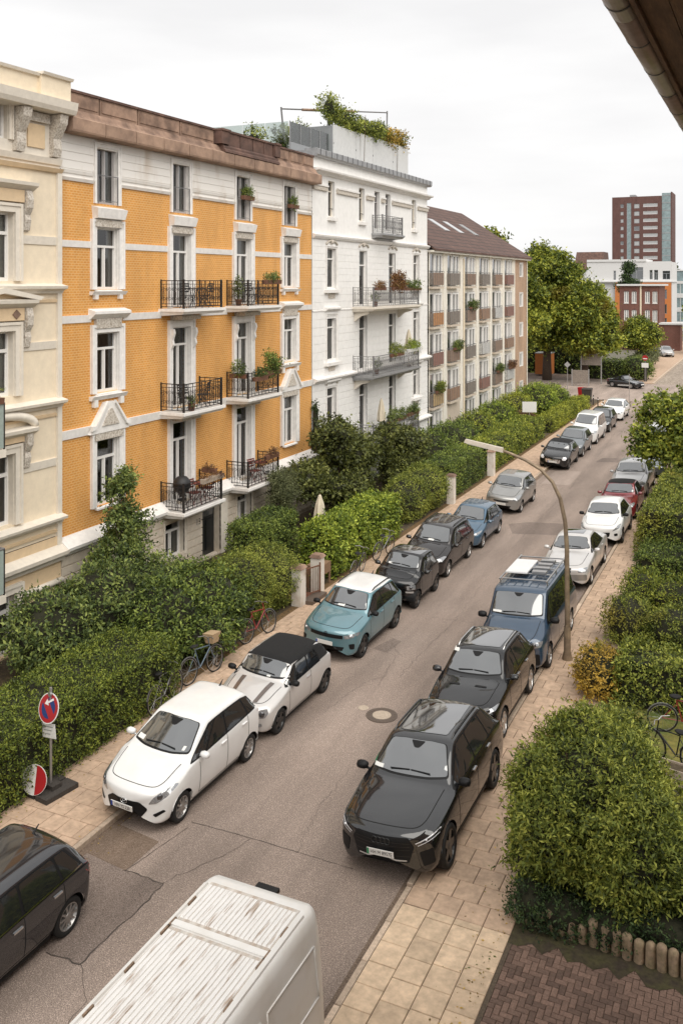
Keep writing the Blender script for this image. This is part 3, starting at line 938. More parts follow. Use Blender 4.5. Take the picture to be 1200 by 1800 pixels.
    # --- right row
    sp = hatch(L=4.99, W=1.995, H=1.70, fo=.93, wb=2.995, r=.385, zn=1.00, zc=1.18, xc=1.42, xrf=2.20, xrr=4.10, xt=4.74, zt=1.16, bf=1.10, br=1.17, rw=.66, gc=.24, paint='paint_graphite', rim='five', rimcol='rim_black', ag=.045,
               pill=[(1.54, 2.28), (2.74, 2.80), (3.72, 3.68), (4.34, 4.02)], roofmat='glass_roof', rof=.80, ro0=.16, ro1=-.08, rails='paint_graphite', fb=.34, ms=1.15, mirror='black_trim', wsbow=.16,
               head=[(.60, .79), (.97, .92), (.97, .86), (.64, .73)], headmat='lamp_dark', lensmat='lamp_white', lens=.02, plate='HH M 8957E', plate_z=.60, strip='plate_green', handle='chrome',
               extra=[('grille', 'F', [(-.50, .87), (.50, .87), (.60, .72), (.50, .44), (-.50, .44), (-.60, .72)], 'black_trim', .03),
                      ('air_intake', 'F2', [(.68, .62), (.90, .68), (.92, .42), (.74, .38)], 'black_trim', .03),
                      ('sill_cladding', 'LR', [(1.42, .26), (3.42, .26), (3.42, .36), (1.42, .36)], 'black_trim', .01)],
               bars=[('grille_strip', 'F', [(-.46, .475), (.46, .475)], .022, 'paint_silver'), ('light_strip', 'F', [(.62, .78), (.95, .90)], .016, 'lamp_white'), ('light_strip', 'F', [(-.62, .78), (-.95, .90)], .016, 'lamp_white'),
                     ('light_strip', 'F', [(.66, .74), (.95, .855)], .010, 'lamp_white'), ('light_strip', 'F', [(-.66, .74), (-.95, .855)], .010, 'lamp_white'),
                     ] +
                    [('grille_bar', 'F', [(-.52, z), (.52, z)], .010, 'rim_black') for z in (.55, .66, .72, .78)],
               paper=[(.68, 1.25, .10, .045, 'paper'), (.80, 1.27, .03, .06, 'plate_green')])
    o, s = make_car('large_suv', 'dark graphite large sport utility with black glass roof, nearest on the right', -6.40, 15.35, sp, roll=-ROLL, group=RG)
    emblem(o, s, 'rings', 0, .79, .16, 'rim_black')

    sp = hatch(L=4.36, W=1.84, H=1.62, fo=.86, wb=2.63, r=.345, zn=.96, zc=1.13, xc=1.30, xrf=2.0, xrr=3.70, xt=4.14, zt=1.12, bf=1.05, br=1.12, rw=.63, gc=.23, paint='paint_black', rim='five', ag=.045,
               pill=[(1.42, 2.08), (2.42, 2.46), (3.28, 3.26), (3.82, 3.60)], roofmat='glass_roof', rof=.82, ro0=.14, ro1=-.05, rails='chrome', fb=.32, ms=1.1, handle='chrome',
               head=[(.56, .76), (.92, .82), (.95, .90), (.62, .84)], plate_z=.52, bars=[('window_moulding', 'R', [(1.45, 1.06), (3.82, 1.125)], .02, 'chrome')],
               extra=[('grille', 'F', [(-.42, .84), (.42, .84), (.44, .62), (-.44, .62)], 'black_trim', .04), ('bonnet_vent', 'T', [(.90, -.20), (.98, -.22), (.98, -.52), (.92, -.50)], 'black_trim', .02),
                      ('bonnet_vent', 'T', [(.90, .20), (.98, .22), (.98, .52), (.92, .50)], 'black_trim', .02), ('lower_grille', 'F', [(-.6, .44), (.6, .44), (.54, .32), (-.54, .32)], 'black_trim', .03)],
               paper=[(.62, 1.50, .07, .05, 'paper')])
    make_car('compact_suv', 'glossy black compact sport utility in front of the blue van', -6.70, 20.62, sp, roll=-ROLL, group=RG)

    sp = hatch(L=4.89, W=1.90, H=1.95, fo=.90, wb=3.0, r=.335, zn=1.06, zc=1.30, xc=.92, xrf=1.52, xrr=4.66, xt=4.84, zt=1.30, bf=1.12, br=1.14, rw=.76, gc=.22, paint='paint_vanblue', rim='steel', van=1, fb=.22, rb=.08,
               pill=[(1.02, 1.62), (2.10, 2.14), (3.35, 3.35), (4.60, 4.55)], doors=[1.04, 2.10, 3.3], tpad=.16, wsb=.76, wst=.88, wstop=.12, ms=1.25, mirror='black_trim', head=[(.50, .76), (.90, .78), (.94, .92), (.56, .90)], handle='black_trim',
               plate_z=.44, extra=[('grille', 'F', [(-.48, .88), (.48, .88), (.48, .76), (-.48, .76)], 'black_trim', .02), ('bumper', 'F', [(-.86, .60), (.86, .60), (.86, .30), (-.86, .30)], 'black_trim', .05)],
               paper=[(.60, 1.36, .13, .05, 'paper')])
    van, vs = make_car('blue_van', 'dark blue passenger van with roof rack beside the street lamp', -6.64, 25.05, sp, cat='van', roll=-ROLL, group=RG)
    # roof ribs and the rack
    for y in (-.45, -.22, 0, .22, .45):
        mb = MB()
        pts = [(x - 2.445, y, vs.top(x, y) + .006) for x in np.linspace(1.75, 4.4, 8)]
        mb.tube(pts, .016, 6)
        mb.build('roof_rib', 'paint_vanblue', van, True)
    rk = MB()
    for y in (-.70, .70):
        rk.tube([(x, y, 2.06) for x in (-.55, 2.1)], .025, 6)
        for x in (-.45, .75, 1.95): rk.tube([(x, y, 1.86), (x, y, 2.06)], .02, 5)
    for x in (-.45, .15, .75, 1.35, 1.95): rk.tube([(x, -.70, 2.06), (x, .70, 2.06)], .02, 6)
    rk.build('roof_rack', 'rim_silver', van)
    MB().box(.0, 1.4, .0, .66, 2.09, 2.13).build('rack_panel', 'paint_white', van)
    for x in (.2, .6, 1.0, 1.4): MB().box(x - .10, x + .10, -.55, -.12, 2.09, 2.15).build('rack_clamp', 'rim_silver', van)

    sp = hatch(L=4.74, W=1.74, H=1.43, fo=.86, wb=2.80, r=.315, zn=.82, zc=.98, xc=1.50, xrf=2.12, xrr=3.25, xt=3.90, zt=.99, zd=.98, deck=1, bf=.92, br=.96, rw=.585, paint='paint_palesilver', q=.5, joints=1, rim='multi',
               pill=[(1.60, 2.18), (2.56, 2.58), (3.30, 3.20), (3.58, 3.34)], head=[(.60, .62), (.92, .62), (.92, .74), (.60, .74)], fb=.16, plate_z=.40, xm=0,
               tail=[(.6, .86), (.96, .86), (.96, .7), (.6, .7)],
               extra=[('grille', 'F', [(-.34, .75), (.34, .75), (.32, .60), (-.32, .60)], 'black_trim', .02), ('bumper', 'F', [(-.92, .54), (.92, .54), (.92, .34), (-.92, .34)], 'paint_grey', .04),
                      ('bonnet_joint', 'T', [(.4, -.01), (1.4, -.01), (1.4, .01), (.4, .01)], 'paint_grey', .001), ('sunroof', 'T', [(2.35, -.40), (2.95, -.40), (2.95, .40), (2.35, .40)], 'glass_roof', .05)])
    make_car('sedan_car', 'pale silver older sedan with long bonnet behind the blue van', -6.78, 32.85, sp, roll=-ROLL, group=RG)

    sp = hatch(L=3.70, W=1.72, H=1.48, fo=.76, wb=2.31, r=.31, zn=.84, zc=1.02, xc=1.08, xrf=1.74, xrr=3.1, xt=3.55, zt=1.04, bf=.94, br=1.06, rw=.60, paint='paint_white', q=.5, joints=1, rim='five', rimcol='rim_black',
               pill=[(1.18, 1.82), (2.30, 2.34), (3.0, 2.84)], head=[(.58, .60), (.90, .70), (.93, .82), (.82, .80)], mirror='black_trim',
               extra=[('fog_light_recess', 'F2', [(.66, .50), (.82, .52), (.82, .42), (.68, .40)], 'black_trim', .03), ('lower_grille', 'F', [(-.5, .56), (.5, .56), (.44, .38), (-.44, .38)], 'black_trim', .04)])
    make_car('small_car', 'white three door small car between silver sedan and red convertible', -6.55, 38.9, sp, roll=-ROLL, group=RG)

    sp = hatch(L=4.05, W=1.72, H=1.44, fo=.80, wb=2.5, zn=.80, zc=.98, xc=1.25, xrf=1.80, xrr=3.0, xt=3.45, zt=1.0, bf=.92, br=.98, rw=.60, paint='paint_red', q=.5, joints=1, deck=1, zd=.96, roofmat='softtop', rof=1.0, ro0=-.02, ro1=.1, softside=1, rwb=.5,
               pill=[(1.35, 1.86), (2.4, 2.40), (2.80, 2.66)], doors=[1.35, 2.5])
    make_car('convertible_car', 'dark red convertible with closed black soft top on the right', -6.55, 43.2, sp, roll=-ROLL, group=RG)

    sp = hatch(L=4.55, W=1.82, H=1.55, fo=.88, wb=2.75, r=.33, zn=.90, zc=1.06, xc=1.35, xrf=2.05, xrr=3.6, xt=4.25, zt=1.08, bf=1.0, br=1.08, rw=.62, paint='paint_silver', q=.5, joints=1,
               pill=[(1.45, 2.12), (2.5, 2.54), (3.4, 3.36), (3.95, 3.6)], head=[(.56, .66), (.9, .70), (.94, .82), (.62, .78)],
               extra=[('grille', 'F', [(-.4, .78), (.4, .78), (.44, .56), (-.44, .56)], 'black_trim', .04)])
    make_car('crossover_car', 'bright silver crossover behind the red convertible by the leafy tree', -6.7, 47.9, sp, roll=-ROLL, group=RG)

    sp = hatch(L=4.1, W=1.75, H=1.50, paint='paint_greyblue', q=.5, roofmat='paint_silver')
    make_car('hatchback_car', 'blue grey car mostly covered by the overhanging tree on the right', -6.35, 53.2, sp, roll=-ROLL, group=RG)
    sp = hatch(L=4.4, W=1.80, H=1.84, fo=.86, wb=2.70, r=.32, zn=.98, zc=1.20, xc=.98, xrf=1.72, xrr=4.15, xt=4.3, zt=1.20, bf=1.08, br=1.12, rw=.68, paint='paint_white', q=.5, pill=[(1.10, 1.80), (2.2, 2.24), (3.3, 3.3), (4.05, 3.95)], mirror='black_trim', ms=1.2)
    make_car('small_van', 'white van half hidden by the overhanging tree on the right', -6.55, 59.5, sp, roll=-ROLL, group=RG)

    # --- at the junction
    sp = hatch(L=3.98, W=1.70, H=1.25, fo=.82, wb=2.27, r=.30, zn=.70, zc=.84, xc=1.45, xrf=1.95, xrr=2.55, xt=3.1, zt=.88, zd=.87, deck=1, bf=.80, br=.84, rw=.56, paint='paint_black', q=.5, roofmat='softtop', rof=1.0, softside=1, rwb=.5,
               pill=[(1.55, 2.0), (2.35, 2.35)], doors=[1.5, 2.4], pb=.02)
    make_car('roadster_car', 'low black roadster parked at the far side of the junction', -14.1, 99.4 - 1.99, sp, rz=R(62), lift=0)
    sp = hatch(paint='paint_silver', q=.5)
    make_car('hatchback_car', 'small silver car far up the cobbled street', -14.6, 141, sp, rz=R(18), lift=0.1)
    sp = hatch(paint='paint_black', q=.5)
    make_car('hatchback_car', 'dark car standing in the shade below the big trees', -26.5, 96.5, sp, rz=R(80), lift=0)
fleet()

# ------------------------------------------------------------------ the white panel van in the foreground
mat('van_white', (0.80, 0.785, 0.755), 0.45, col2=(0.70, 0.66, 0.60), scale=2.0, thr=(.5, .8), coat=.3)
mat('van_roof', (0.80, 0.785, 0.76), 0.6, var=.07, col2=(0.42, 0.33, 0.26), scale=5.5, thr=(.57, .70), stretch=(2.6, .35, 1), detail=7)
mat('van_groove', (.60, .56, .51), .8, col2=(.42, .33, .26), scale=4, thr=(.4, .7), stretch=(2, .3, 1), var=.2)
mat('van_grime', (0.22, 0.15, 0.10), 0.9, var=.4, scale=9)
def panel_van():
    root = empty('panel_van', (-6.47, 8.6, 0.0), 0, 'white panel van with ribbed weathered roof filling the bottom foreground', 'van', RG)
    # local: X right, Y away (rear end of the van at +Y), roof z 2.5
    Yb, Yf, Ht = 2.72, -3.1, 2.47
    prof = [(1.00, .42), (1.015, .62), (1.02, .95), (1.00, 1.30), (.975, 1.60), (.93, 2.05), (.885, 2.30), (.85, 2.40), (.80, 2.445), (.74, 2.465)]
    ring = prof + [(-x, z) for x, z in reversed(prof)]
    ys = [Yf, -1.2, .6, 2.2, 2.55, 2.66, Yb]
    ins = [0, 0, 0, 0, .006, .025, .07]
    vs, fs = [], []
    n = len(ring)
    for y, k in zip(ys, ins):
        for x, z in ring:
            bowy = -.16 * (x / 1.02) ** 2 * (1 if y > 2 else 0)
            vs.append((x * (1 - k), y + bowy, .42 + (z - .42) * (1 - k * .55)))
    for i in range(len(ys) - 1):
        for j in range(n - 1):
            fs.append((i * n + j, i * n + j + 1, (i + 1) * n + j + 1, (i + 1) * n + j))
    fs.append(tuple((len(ys) - 1) * n + j for j in range(n)))
    me = bpy.data.meshes.new('body'); me.from_pydata(vs, [], fs)
    me.polygons.foreach_set('use_smooth', [len(p.vertices) == 4 for p in me.polygons]); me.update()
    link('body', me, 'van_white', root)
    # roof: recessed ribbed panels in two fields
    for y0, y1 in ((1.52, 2.36), (-3.1, 1.38)):
        fl = MB().box(-.70, .70, y0, y1, 2.462, 2.470).build('roof_field', 'van_groove', root)
        k = 21
        for i in range(k):
            x = -.66 + 1.32 * i / (k - 1)
            MB().hexa([(x - .029, y0 + .05, 2.468), (x + .029, y0 + .05, 2.468), (x + .029, y1 - .05, 2.468), (x - .029, y1 - .05, 2.468),
                       (x - .024, y0 + .07, 2.482), (x + .024, y0 + .07, 2.482), (x + .024, y1 - .07, 2.482), (x - .024, y1 - .07, 2.482)]).build('roof_rib', 'van_roof', fl)
    MB().box(-.72, .72, 1.40, 1.50, 2.466, 2.488).build('roof_crossbar', 'van_white', root)
    for sg in (-1, 1):
        MB().hexa([(sg * .80, -3.1, 2.43), (sg * .715, -3.1, 2.46), (sg * .715, 2.30, 2.46), (sg * .80, 2.30, 2.43),
                   (sg * .785, -3.1, 2.475), (sg * .73, -3.1, 2.495), (sg * .73, 2.30, 2.495), (sg * .785, 2.30, 2.475)]).build('roof_rail', 'van_white', root)
        for y in (1.9, 1.44, 1.28, .55, -.2, -1.0):
            MB().box(sg * .716 - .014, sg * .716 + .014, y - .09, y + .09, 2.462, 2.4915).build('rail_socket', 'van_grime', root)
    # side panels: pressed frames
    for (y0, y1) in ((-1.9, -.35), (-.25, .95), (1.05, 2.35)):
        for sg in (-1, 1):
            def at(y, z, o): 
                xx = np.interp(z, [p[1] for p in prof], [p[0] for p in prof]); return (sg * (xx + o), y, z)
            P = [(y0, 1.42), (y1, 1.42), (y1 - .03, 2.08), (y0 + .03, 2.08)]
            m = MB()
            for a, b in zip(P, P[1:] + P[:1]):
                pts = [at(lerp(a[0], b[0], t), lerp(a[1], b[1], t), .002) for t in np.linspace(0, 1, 6)]
                m.tube(pts, .014, 5)
            m.build('side_panel_frame', 'van_white', root, True)
    for sg in (-1, 1):
        MB().box(sg * 1.0 if sg > 0 else -1.045, 1.045 if sg > 0 else -1.0, -1.2, 1.5, .78, .90).build('side_moulding', 'van_white', root)
        MB().box(sg * .88 - .045, sg * .88 + .045, 2.40, 2.56, .95, 1.55).build('tail_light', 'lamp_red', root)
    MB().box(-.17, .17, 2.62, 2.76, 2.33, 2.385).build('brake_light', 'black_trim', root)
    MB().box(-1.0, 1.0, 2.48, 2.86, .40, .56).build('rear_bumper', 'black_trim', root)
    MB().tube([(0, 2.615, .6), (0, 2.66, 2.3)], .012, 5).build('door_joint', 'dark_gap', root)
    ty, rim = wheel_meshes(.345, 'steel', 'rim_silver')
    for y in (-1.9, 1.75):
        for sg in (-1, 1):
            w = link('wheel', ty, None, root, loc=(sg * .88, y, .345), rot=(0, 0, R(90)))
            link('rim', rim, None, w)
    MB().box(-.8, .8, -3.0, 2.5, .25, .6).build('underbody', 'black_trim', root)
panel_van()
# ------------------------------------------------------------------ ground, road, pavements
def asphalt(name, base, light, dark, sc=85.0, big=.30):
    m, nt, b = _mat(name)
    N, L = nt.nodes, nt.links
    g = N.new('ShaderNodeNewGeometry')
    v = N.new('ShaderNodeTexVoronoi'); v.inputs['Scale'].default_value = sc
    L.new(g.outputs['Position'], v.inputs['Vector'])
    n1 = N.new('ShaderNodeTexNoise'); n1.inputs['Scale'].default_value = sc * .7; n1.inputs['Detail'].default_value = 5; n1.inputs['Roughness'].default_value = .75
    L.new(g.outputs['Position'], n1.inputs['Vector'])
    rp = N.new('ShaderNodeValToRGB')
    e = rp.color_ramp.elements
    e[0].position = .37; e[0].color = (*dark, 1)
    e[1].position = .64; e[1].color = (*light, 1)
    k = e.new(.5); k.color = (*base, 1)
    L.new(n1.outputs['Fac'], rp.inputs[0])
    # pale chippings
    sep = N.new('ShaderNodeSeparateColor'); L.new(v.outputs['Color'], sep.inputs[0])
    gt = N.new('ShaderNodeMapRange'); gt.inputs['From Min'].default_value = .80; gt.inputs['From Max'].default_value = .95
    L.new(sep.outputs[0], gt.inputs[0])
    mx = N.new('ShaderNodeMixRGB'); mx.inputs[2].default_value = tuple(c * 1.7 for c in light) + (1,)
    sc_ = N.new('ShaderNodeMath'); sc_.operation = 'MULTIPLY'; sc_.inputs[1].default_value = .42
    L.new(gt.outputs[0], sc_.inputs[0]); L.new(sc_.outputs[0], mx.inputs[0]); L.new(rp.outputs[0], mx.inputs[1])
    # worn lanes and damp areas stretched along the street
    mp = N.new('ShaderNodeMapping'); mp.inputs['Scale'].default_value = (1.0, .16, 1)
    L.new(g.outputs['Position'], mp.inputs[0])
    n2 = N.new('ShaderNodeTexNoise'); n2.inputs['Scale'].default_value = 1.1; n2.inputs['Detail'].default_value = 5
    L.new(mp.outputs[0], n2.inputs['Vector'])
    mr = N.new('ShaderNodeMapRange'); mr.inputs['From Min'].default_value = .3; mr.inputs['From Max'].default_value = .7
    mr.inputs['To Min'].default_value = 1 - big; mr.inputs['To Max'].default_value = 1 + big * .6
    L.new(n2.outputs['Fac'], mr.inputs[0])
    vm = N.new('ShaderNodeVectorMath'); vm.operation = 'SCALE'
    L.new(mx.outputs[0], vm.inputs[0]); L.new(mr.outputs[0], vm.inputs['Scale'])
    L.new(vm.outputs[0], b.inputs['Base Color'])
    b.inputs['Roughness'].default_value = .8
    b.inputs['Specular IOR Level'].default_value = .3
    bp = N.new('ShaderNodeBump'); bp.inputs['Strength'].default_value = .5; bp.inputs['Distance'].default_value = .01
    L.new(n1.outputs['Fac'], bp.inputs['Height']); L.new(bp.outputs[0], b.inputs['Normal'])
    return m
asphalt('asphalt', (.270, .211, .175), (.46, .37, .315), (.100, .074, .060))
asphalt('asphalt_dark', (.19, .148, .124), (.32, .255, .22), (.08, .060, .048))
asphalt('asphalt_light', (.34, .27, .23), (.44, .36, .31), (.22, .17, .14))
asphalt('asphalt_brown', (.175, .125, .090), (.25, .19, .15), (.085, .058, .042))
asphalt('cobble', (.29, .235, .185), (.44, .37, .30), (.13, .10, .08), sc=7.0, big=.15)
mat('slab', (.49, .348, .245), .85, var=.24, scale=2.2, bump=.25, bscale=90, objrand=.09)
mat('slab_light', (.60, .452, .312), .85, var=.22, scale=2.2, bump=.25, bscale=90, objrand=.12)
mat('joint_sand', (.10, .075, .052), .95, var=.4, scale=9)
mat('kerb_stone', (.50, .39, .295), .85, var=.25, scale=6, objrand=.22)
mat('soil', (.060, .043, .028), .95, col2=(.10, .075, .04), scale=4, var=.4, bump=.6, bscale=25)
mat('lawn', (.11, .145, .03), .9, col2=(.22, .185, .045), scale=2.2, var=.4, bump=.8, bscale=60)
mat('moss', (.062, .055, .022), .95, col2=(.045, .033, .022), scale=5, var=.4)
mat('ground_far', (.13, .12, .09), .95, var=.3, scale=.2)
mat('paver_brick', (.165, .105, .080), .85, var=.3, scale=12, objrand=.34, bump=.3, bscale=80)
mat('paver_red', (.22, .085, .055), .85, var=.3, scale=9, objrand=.2)
mat('cast_iron', (.15, .115, .092), .6, metal=.4, var=.3, scale=20)
mat('concrete', (.44, .36, .28), .85, var=.2, scale=9, bump=.2)
mat('concrete_palisade', (.33, .235, .16), .9, col2=(.22, .17, .10), scale=6, var=.3, objrand=.15)
mat('tar', (.055, .043, .035), .7)
mat('leaf_litter', (.20, .115, .045), .95, col2=(.09, .06, .03), scale=14, var=.5)

KL, KR, HL, HR, ZP = -12.05, -6.0, -14.35, -4.1, .10

def sheet(name, x0, x1, y0, y1, z, m, kind='structure', parent=None):
    o = link(name, np_mesh(name, [(x0, y0, z), (x1, y0, z), (x1, y1, z), (x0, y1, z)], [(0, 1, 2, 3)]), m, parent)
    if parent is None: o['kind'] = kind
    return o

g = sheet('ground', -700, 700, -60, 1500, -.03, 'ground_far')
road = sheet('road', KL, KR, -20, 88, 0, 'asphalt')
sheet('junction_road', -120, 60, 88, 104, .0, 'asphalt_light')
sheet('cobbled_road', -11.9, -4.5, 104, 330, .004, 'cobble' if 'cobble' in MATS else 'asphalt_brown')

def road_poly(name, pts, m, z=.004):
    P = [G(*p) for p in pts]
    mb = MB().add([(p.x, p.y, z) for p in P], [tuple(range(len(P)))])
    o = mb.build(name, m, road)
    if o.data.polygons[0].normal.z < 0: o.data.flip_normals()
    return o
road_poly('asphalt_patch', [(150, 1500), (221, 1531), (289, 1554), (142, 1696), (82, 1674), (40, 1600)], 'asphalt_dark')
road_poly('asphalt_patch', [(205, 1447), (280, 1480), (221, 1531), (146, 1496)], 'asphalt_brown', .006)
road_poly('asphalt_patch', [(950, 850), (976, 827), (1022, 829), (1000, 853)], 'asphalt_light')
road_poly('asphalt_patch', [(893, 921), (930, 918), (990, 921), (985, 941), (900, 938)], 'asphalt_dark')
road_poly('asphalt_patch', [(1046, 812), (1058, 805), (1094, 806), (1085, 813)], 'asphalt_dark', .005)
road_poly('asphalt_patch', [(655, 1140), (690, 1122), (705, 1128), (680, 1148)], 'asphalt_dark', .005)

def crack(pts, w=.022, wig=.03, m='tar', name='crack', z=.008):
    P = [G(*p) for p in pts]
    line = []
    for a, b in zip(P, P[1:]):
        n = max(2, int((b - a).length / .12))
        for k in range(n):
            line.append(a.lerp(b, k / n) + Vector((random.uniform(-wig, wig), random.uniform(-wig, wig), 0)))
    line.append(P[-1])
    vs, fs = [], []
    for i, p in enumerate(line):
        t = (line[min(i + 1, len(line) - 1)] - line[max(0, i - 1)]).normalized()
        s = Vector((-t.y, t.x, 0)) * w * random.uniform(.18, .45)
        vs += [(p.x + s.x, p.y + s.y, z), (p.x - s.x, p.y - s.y, z)]
        if i: fs.append((2 * i - 2, 2 * i, 2 * i + 1, 2 * i - 1))
    o = MB().add(vs, fs).build(name, m, road)
    if o.data.polygons[0].normal.z < 0: o.data.flip_normals()
crack([(337, 1445), (450, 1476), (620, 1528)], .016, .008)
crack([(221, 1531), (289, 1554), (142, 1696), (82, 1674)], .03, .03)
crack([(221, 1531), (330, 1455)], .014, .01)
crack([(270, 1560), (400, 1500), (440, 1475)], .012, .03)
crack([(142, 1696), (150, 1760), (120, 1800)], .012, .03)
crack([(570, 1250), (640, 1200), (700, 1180)], .010, .05)
crack([(660, 1210), (700, 1150), (690, 1130)], .010, .04)
crack([(700, 1190), (800, 1090), (860, 1010)], .010, .05)
crack([(760, 1085), (830, 1095)], .012, .04)
crack([(620, 1345), (560, 1420), (520, 1500)], .008, .05)
crack([(880, 985), (960, 900), (1010, 850)], .012, .05)
crack([(1000, 860), (1060, 790), (1080, 760)], .014, .05)
crack([(690, 1600), (660, 1640), (640, 1700)], .02, .04, 'joint_sand')

# gutter dirt along both kerbs
for x0, x1, y0, y1 in ((KL, KL + .16, -5, 88), (KR - .10, KR, -5, 88)):
    sheet('gutter_strip', x0, x1, y0, y1, .0065, 'asphalt_brown', parent=road)

sheet('forecourt_painted_shade', -70, -15.5, 104, 113, .01, 'asphalt_dark')  # ground coloured darker, the shade under the trees put into its colour
# the manhole
mh = empty('manhole_cover', (-8.96, 21.43, .004), 0, 'round manhole cover with pale concrete centre in the road', 'manhole')
MB().lathe([(.40, .0), (.40, .012), (.24, .014)], n=40).build('frame_ring', 'cast_iron', mh)
MB().lathe([(.235, .010), (.235, .016), (0, .018)], n=32).build('concrete_disc', 'concrete', mh)
for k in range(24):
    a = 2 * math.pi * k / 24
    MB().hexa([(r_ * math.cos(a + da), r_ * math.sin(a + da), z) for z in (.013, .018) for r_, da in ((.29, -.05), (.36, -.05), (.36, .05), (.29, .05))]).build('stud', 'cast_iron', mh)
o = MB().lathe([(.14, 0), (.13, .006), (0, .007)], n=14).build('concrete_patch', 'concrete', road, loc=(-9.55, 21.62, .004))

# pavements: a bed with single slabs laid on it
def slab_mesh(name, w, d, h=.03, bev=.008):
    x, y = w / 2, d / 2
    mb = MB()
    vs = [(-x, -y, 0), (x, -y, 0), (x, y, 0), (-x, y, 0), (-x, -y, h - bev), (x, -y, h - bev), (x, y, h - bev), (-x, y, h - bev),
          (-x + bev, -y + bev, h), (x - bev, -y + bev, h), (x - bev, y - bev, h), (-x + bev, y - bev, h)]
    fs = [(0, 1, 5, 4), (1, 2, 6, 5), (2, 3, 7, 6), (3, 0, 4, 7), (4, 5, 9, 8), (5, 6, 10, 9), (6, 7, 11, 10), (7, 4, 8, 11), (8, 9, 10, 11)]
    return mb.add(vs, fs).mesh(name)

def pavement(name, x0, x1, y0, y1, ysplit, xa, xb):
    bed = MB().box(min(x0, x1), max(x0, x1), y0, y1, -.02, ZP - .016).build(name, 'joint_sand')
    bed['kind'] = 'structure'
    ncol = int(round((xb - xa) / .475)); w, d = (xb - xa) / ncol, .50
    full = slab_mesh('paving_slab', w - .013, d - .013); full.materials.append(MATS['slab'])
    half = slab_mesh('paving_slab', w / 2 - .013, d - .013); half.materials.append(MATS['slab'])
    far = MB()
    y = y0 + d / 2; row = 0
    while y < y1:
        xs = []
        if row % 2 == 0:
            xs = [(xa + (i + .5) * w, full) for i in range(ncol)]
        else:
            xs = [(xa + w * .25, half)] + [(xa + (i + 1) * w, full) for i in range(ncol - 1)] + [(xa + ncol * w - w * .25, half)]
        for x, me in xs:
            if y < ysplit:
                if name == 'pavement_right' and y < 15.20: continue
                o = link('paving_slab', me, None, bed, loc=(x, y, ZP - .03 + random.uniform(-.002, .003)), rot=(random.uniform(-.006, .006), random.uniform(-.006, .006), random.uniform(-.006, .006)))
            else:
                hw = (w if me is full else w / 2) / 2 - .007
                far.box(x - hw, x + hw, y - d / 2 + .007, y + d / 2 - .007, ZP - .03, ZP + random.uniform(-.002, .002))
        y += d; row += 1
    fo = far.build('paving_slabs', 'slab', bed); fo['kind'] = 'stuff'
    return bed, full
pl, _ = pavement('pavement_left', KL - .12, HL - .05, 7.5, 87, 36, HL, KL - .13)
pr, fullm = pavement('pavement_right', KR + .12, HR + .20, 9.0, 87, 46, KR + .13, -3.97)
fl2 = slab_mesh('paving_slab', .475 - .012, .50 - .012); fl2.materials.append(MATS['slab_light'])
for c in range(4):
    y = 9.3 + random.uniform(0, .45)
    while y < 14.80:
        link('paving_slab', fl2, None, pr, loc=(KR + .13 + (c + .5) * .475, y, ZP - .03 + random.uniform(-.002, .003)), rot=(0, 0, random.uniform(-.006, .006)))
        y += .5
    y -= .25
    if 15.0 - y > .06:
        link('paving_slab', fl2, None, pr, loc=(KR + .13 + (c + .5) * .475, (y + 15.0) / 2, ZP - .03), scale=(1, (15.0 - y) / .5 - .01, 1))
km = slab_mesh('kerb_stone', .115, .985, .14, .012); km.materials.append(MATS['kerb_stone'])
for side, bed, x in (('L', pl, KL - .06), ('R', pr, KR + .06)):
    for k in range(80):
        y = 8.0 + k
        drop = -.05 if (side == 'R' and y < 15.8) else 0
        link('kerb_stone', km, None, bed, loc=(x, y, ZP - .128 + drop), rot=(0, 0, random.uniform(-.008, .008)))
# strip of litter between slabs and hedges
for x0, x1, bed in ((HL - .25, HL + .03, pl), (-3.99, HR + .25, pr)):
    sheet('litter_strip', x0, x1, 8 if bed is pl else 15.5, 87, ZP - .006, 'leaf_litter', parent=bed)
# front gardens
def garden(name, x0, x1, y0, y1, z, m):
    o = MB().box(x0, x1, y0, y1, -.02, z).build(name, m); o['kind'] = 'structure'
garden('front_garden_left', -20.6, HL - .2, 5, 87, .09, 'soil')
garden('front_garden_right', HR + .22, 6, 15.6, 87, .085, 'lawn')
garden('front_garden_bed', -3.95, 6, 15.45, 19.0, .30, 'soil')
garden('lawn', -18.6, -15.4, 62, 84, .10, 'lawn')

# herringbone driveway on the right
dv = MB().box(-3.96, 6, 4, 15.45, -.02, .062).build('driveway', 'joint_sand'); dv['kind'] = 'structure'
bm = slab_mesh('paver', .192, .092, .03, .006); bm.materials.append(MATS['paver_brick'])
cand = []
for i in range(-60, 60):
    for j in range(-40, 40):
        # classic 2:1 herringbone, horizontal bricks and vertical bricks
        x = .1 * i + .2 * j; y = .1 * i - .2 * j
        cand.append((x + .1, y + .05, 0)); cand.append((x + .25, y + 0.0, R(90)))
bx0, bx1, by0, by1 = -3.99, -1.0, 12.2, 15.35
sel = []
for x, y, r_ in cand:
    X, Y = -2.6 + x, 13.6 + y
    if bx0 + .06 < X < bx1 and by0 < Y < by1: sel.append((X, Y, r_))
sel.sort(key=lambda p: (p[0] + 4) ** 2 + (p[1] - 14) ** 2)
rest = MB()
for k, (X, Y, r_) in enumerate(sel):
    if k < 300:
        link('paver', bm, None, dv, loc=(X, Y, .05 + random.uniform(-.002, .002)), rot=(random.uniform(-.012, .012), random.uniform(-.012, .012), r_))
    else:
        a, b = (.095, .045) if r_ == 0 else (.045, .095)
        rest.box(X - a, X + a, Y - b, Y + b, .05, .08)
ro = rest.build('pavers', 'paver_brick', dv); ro['kind'] = 'stuff'
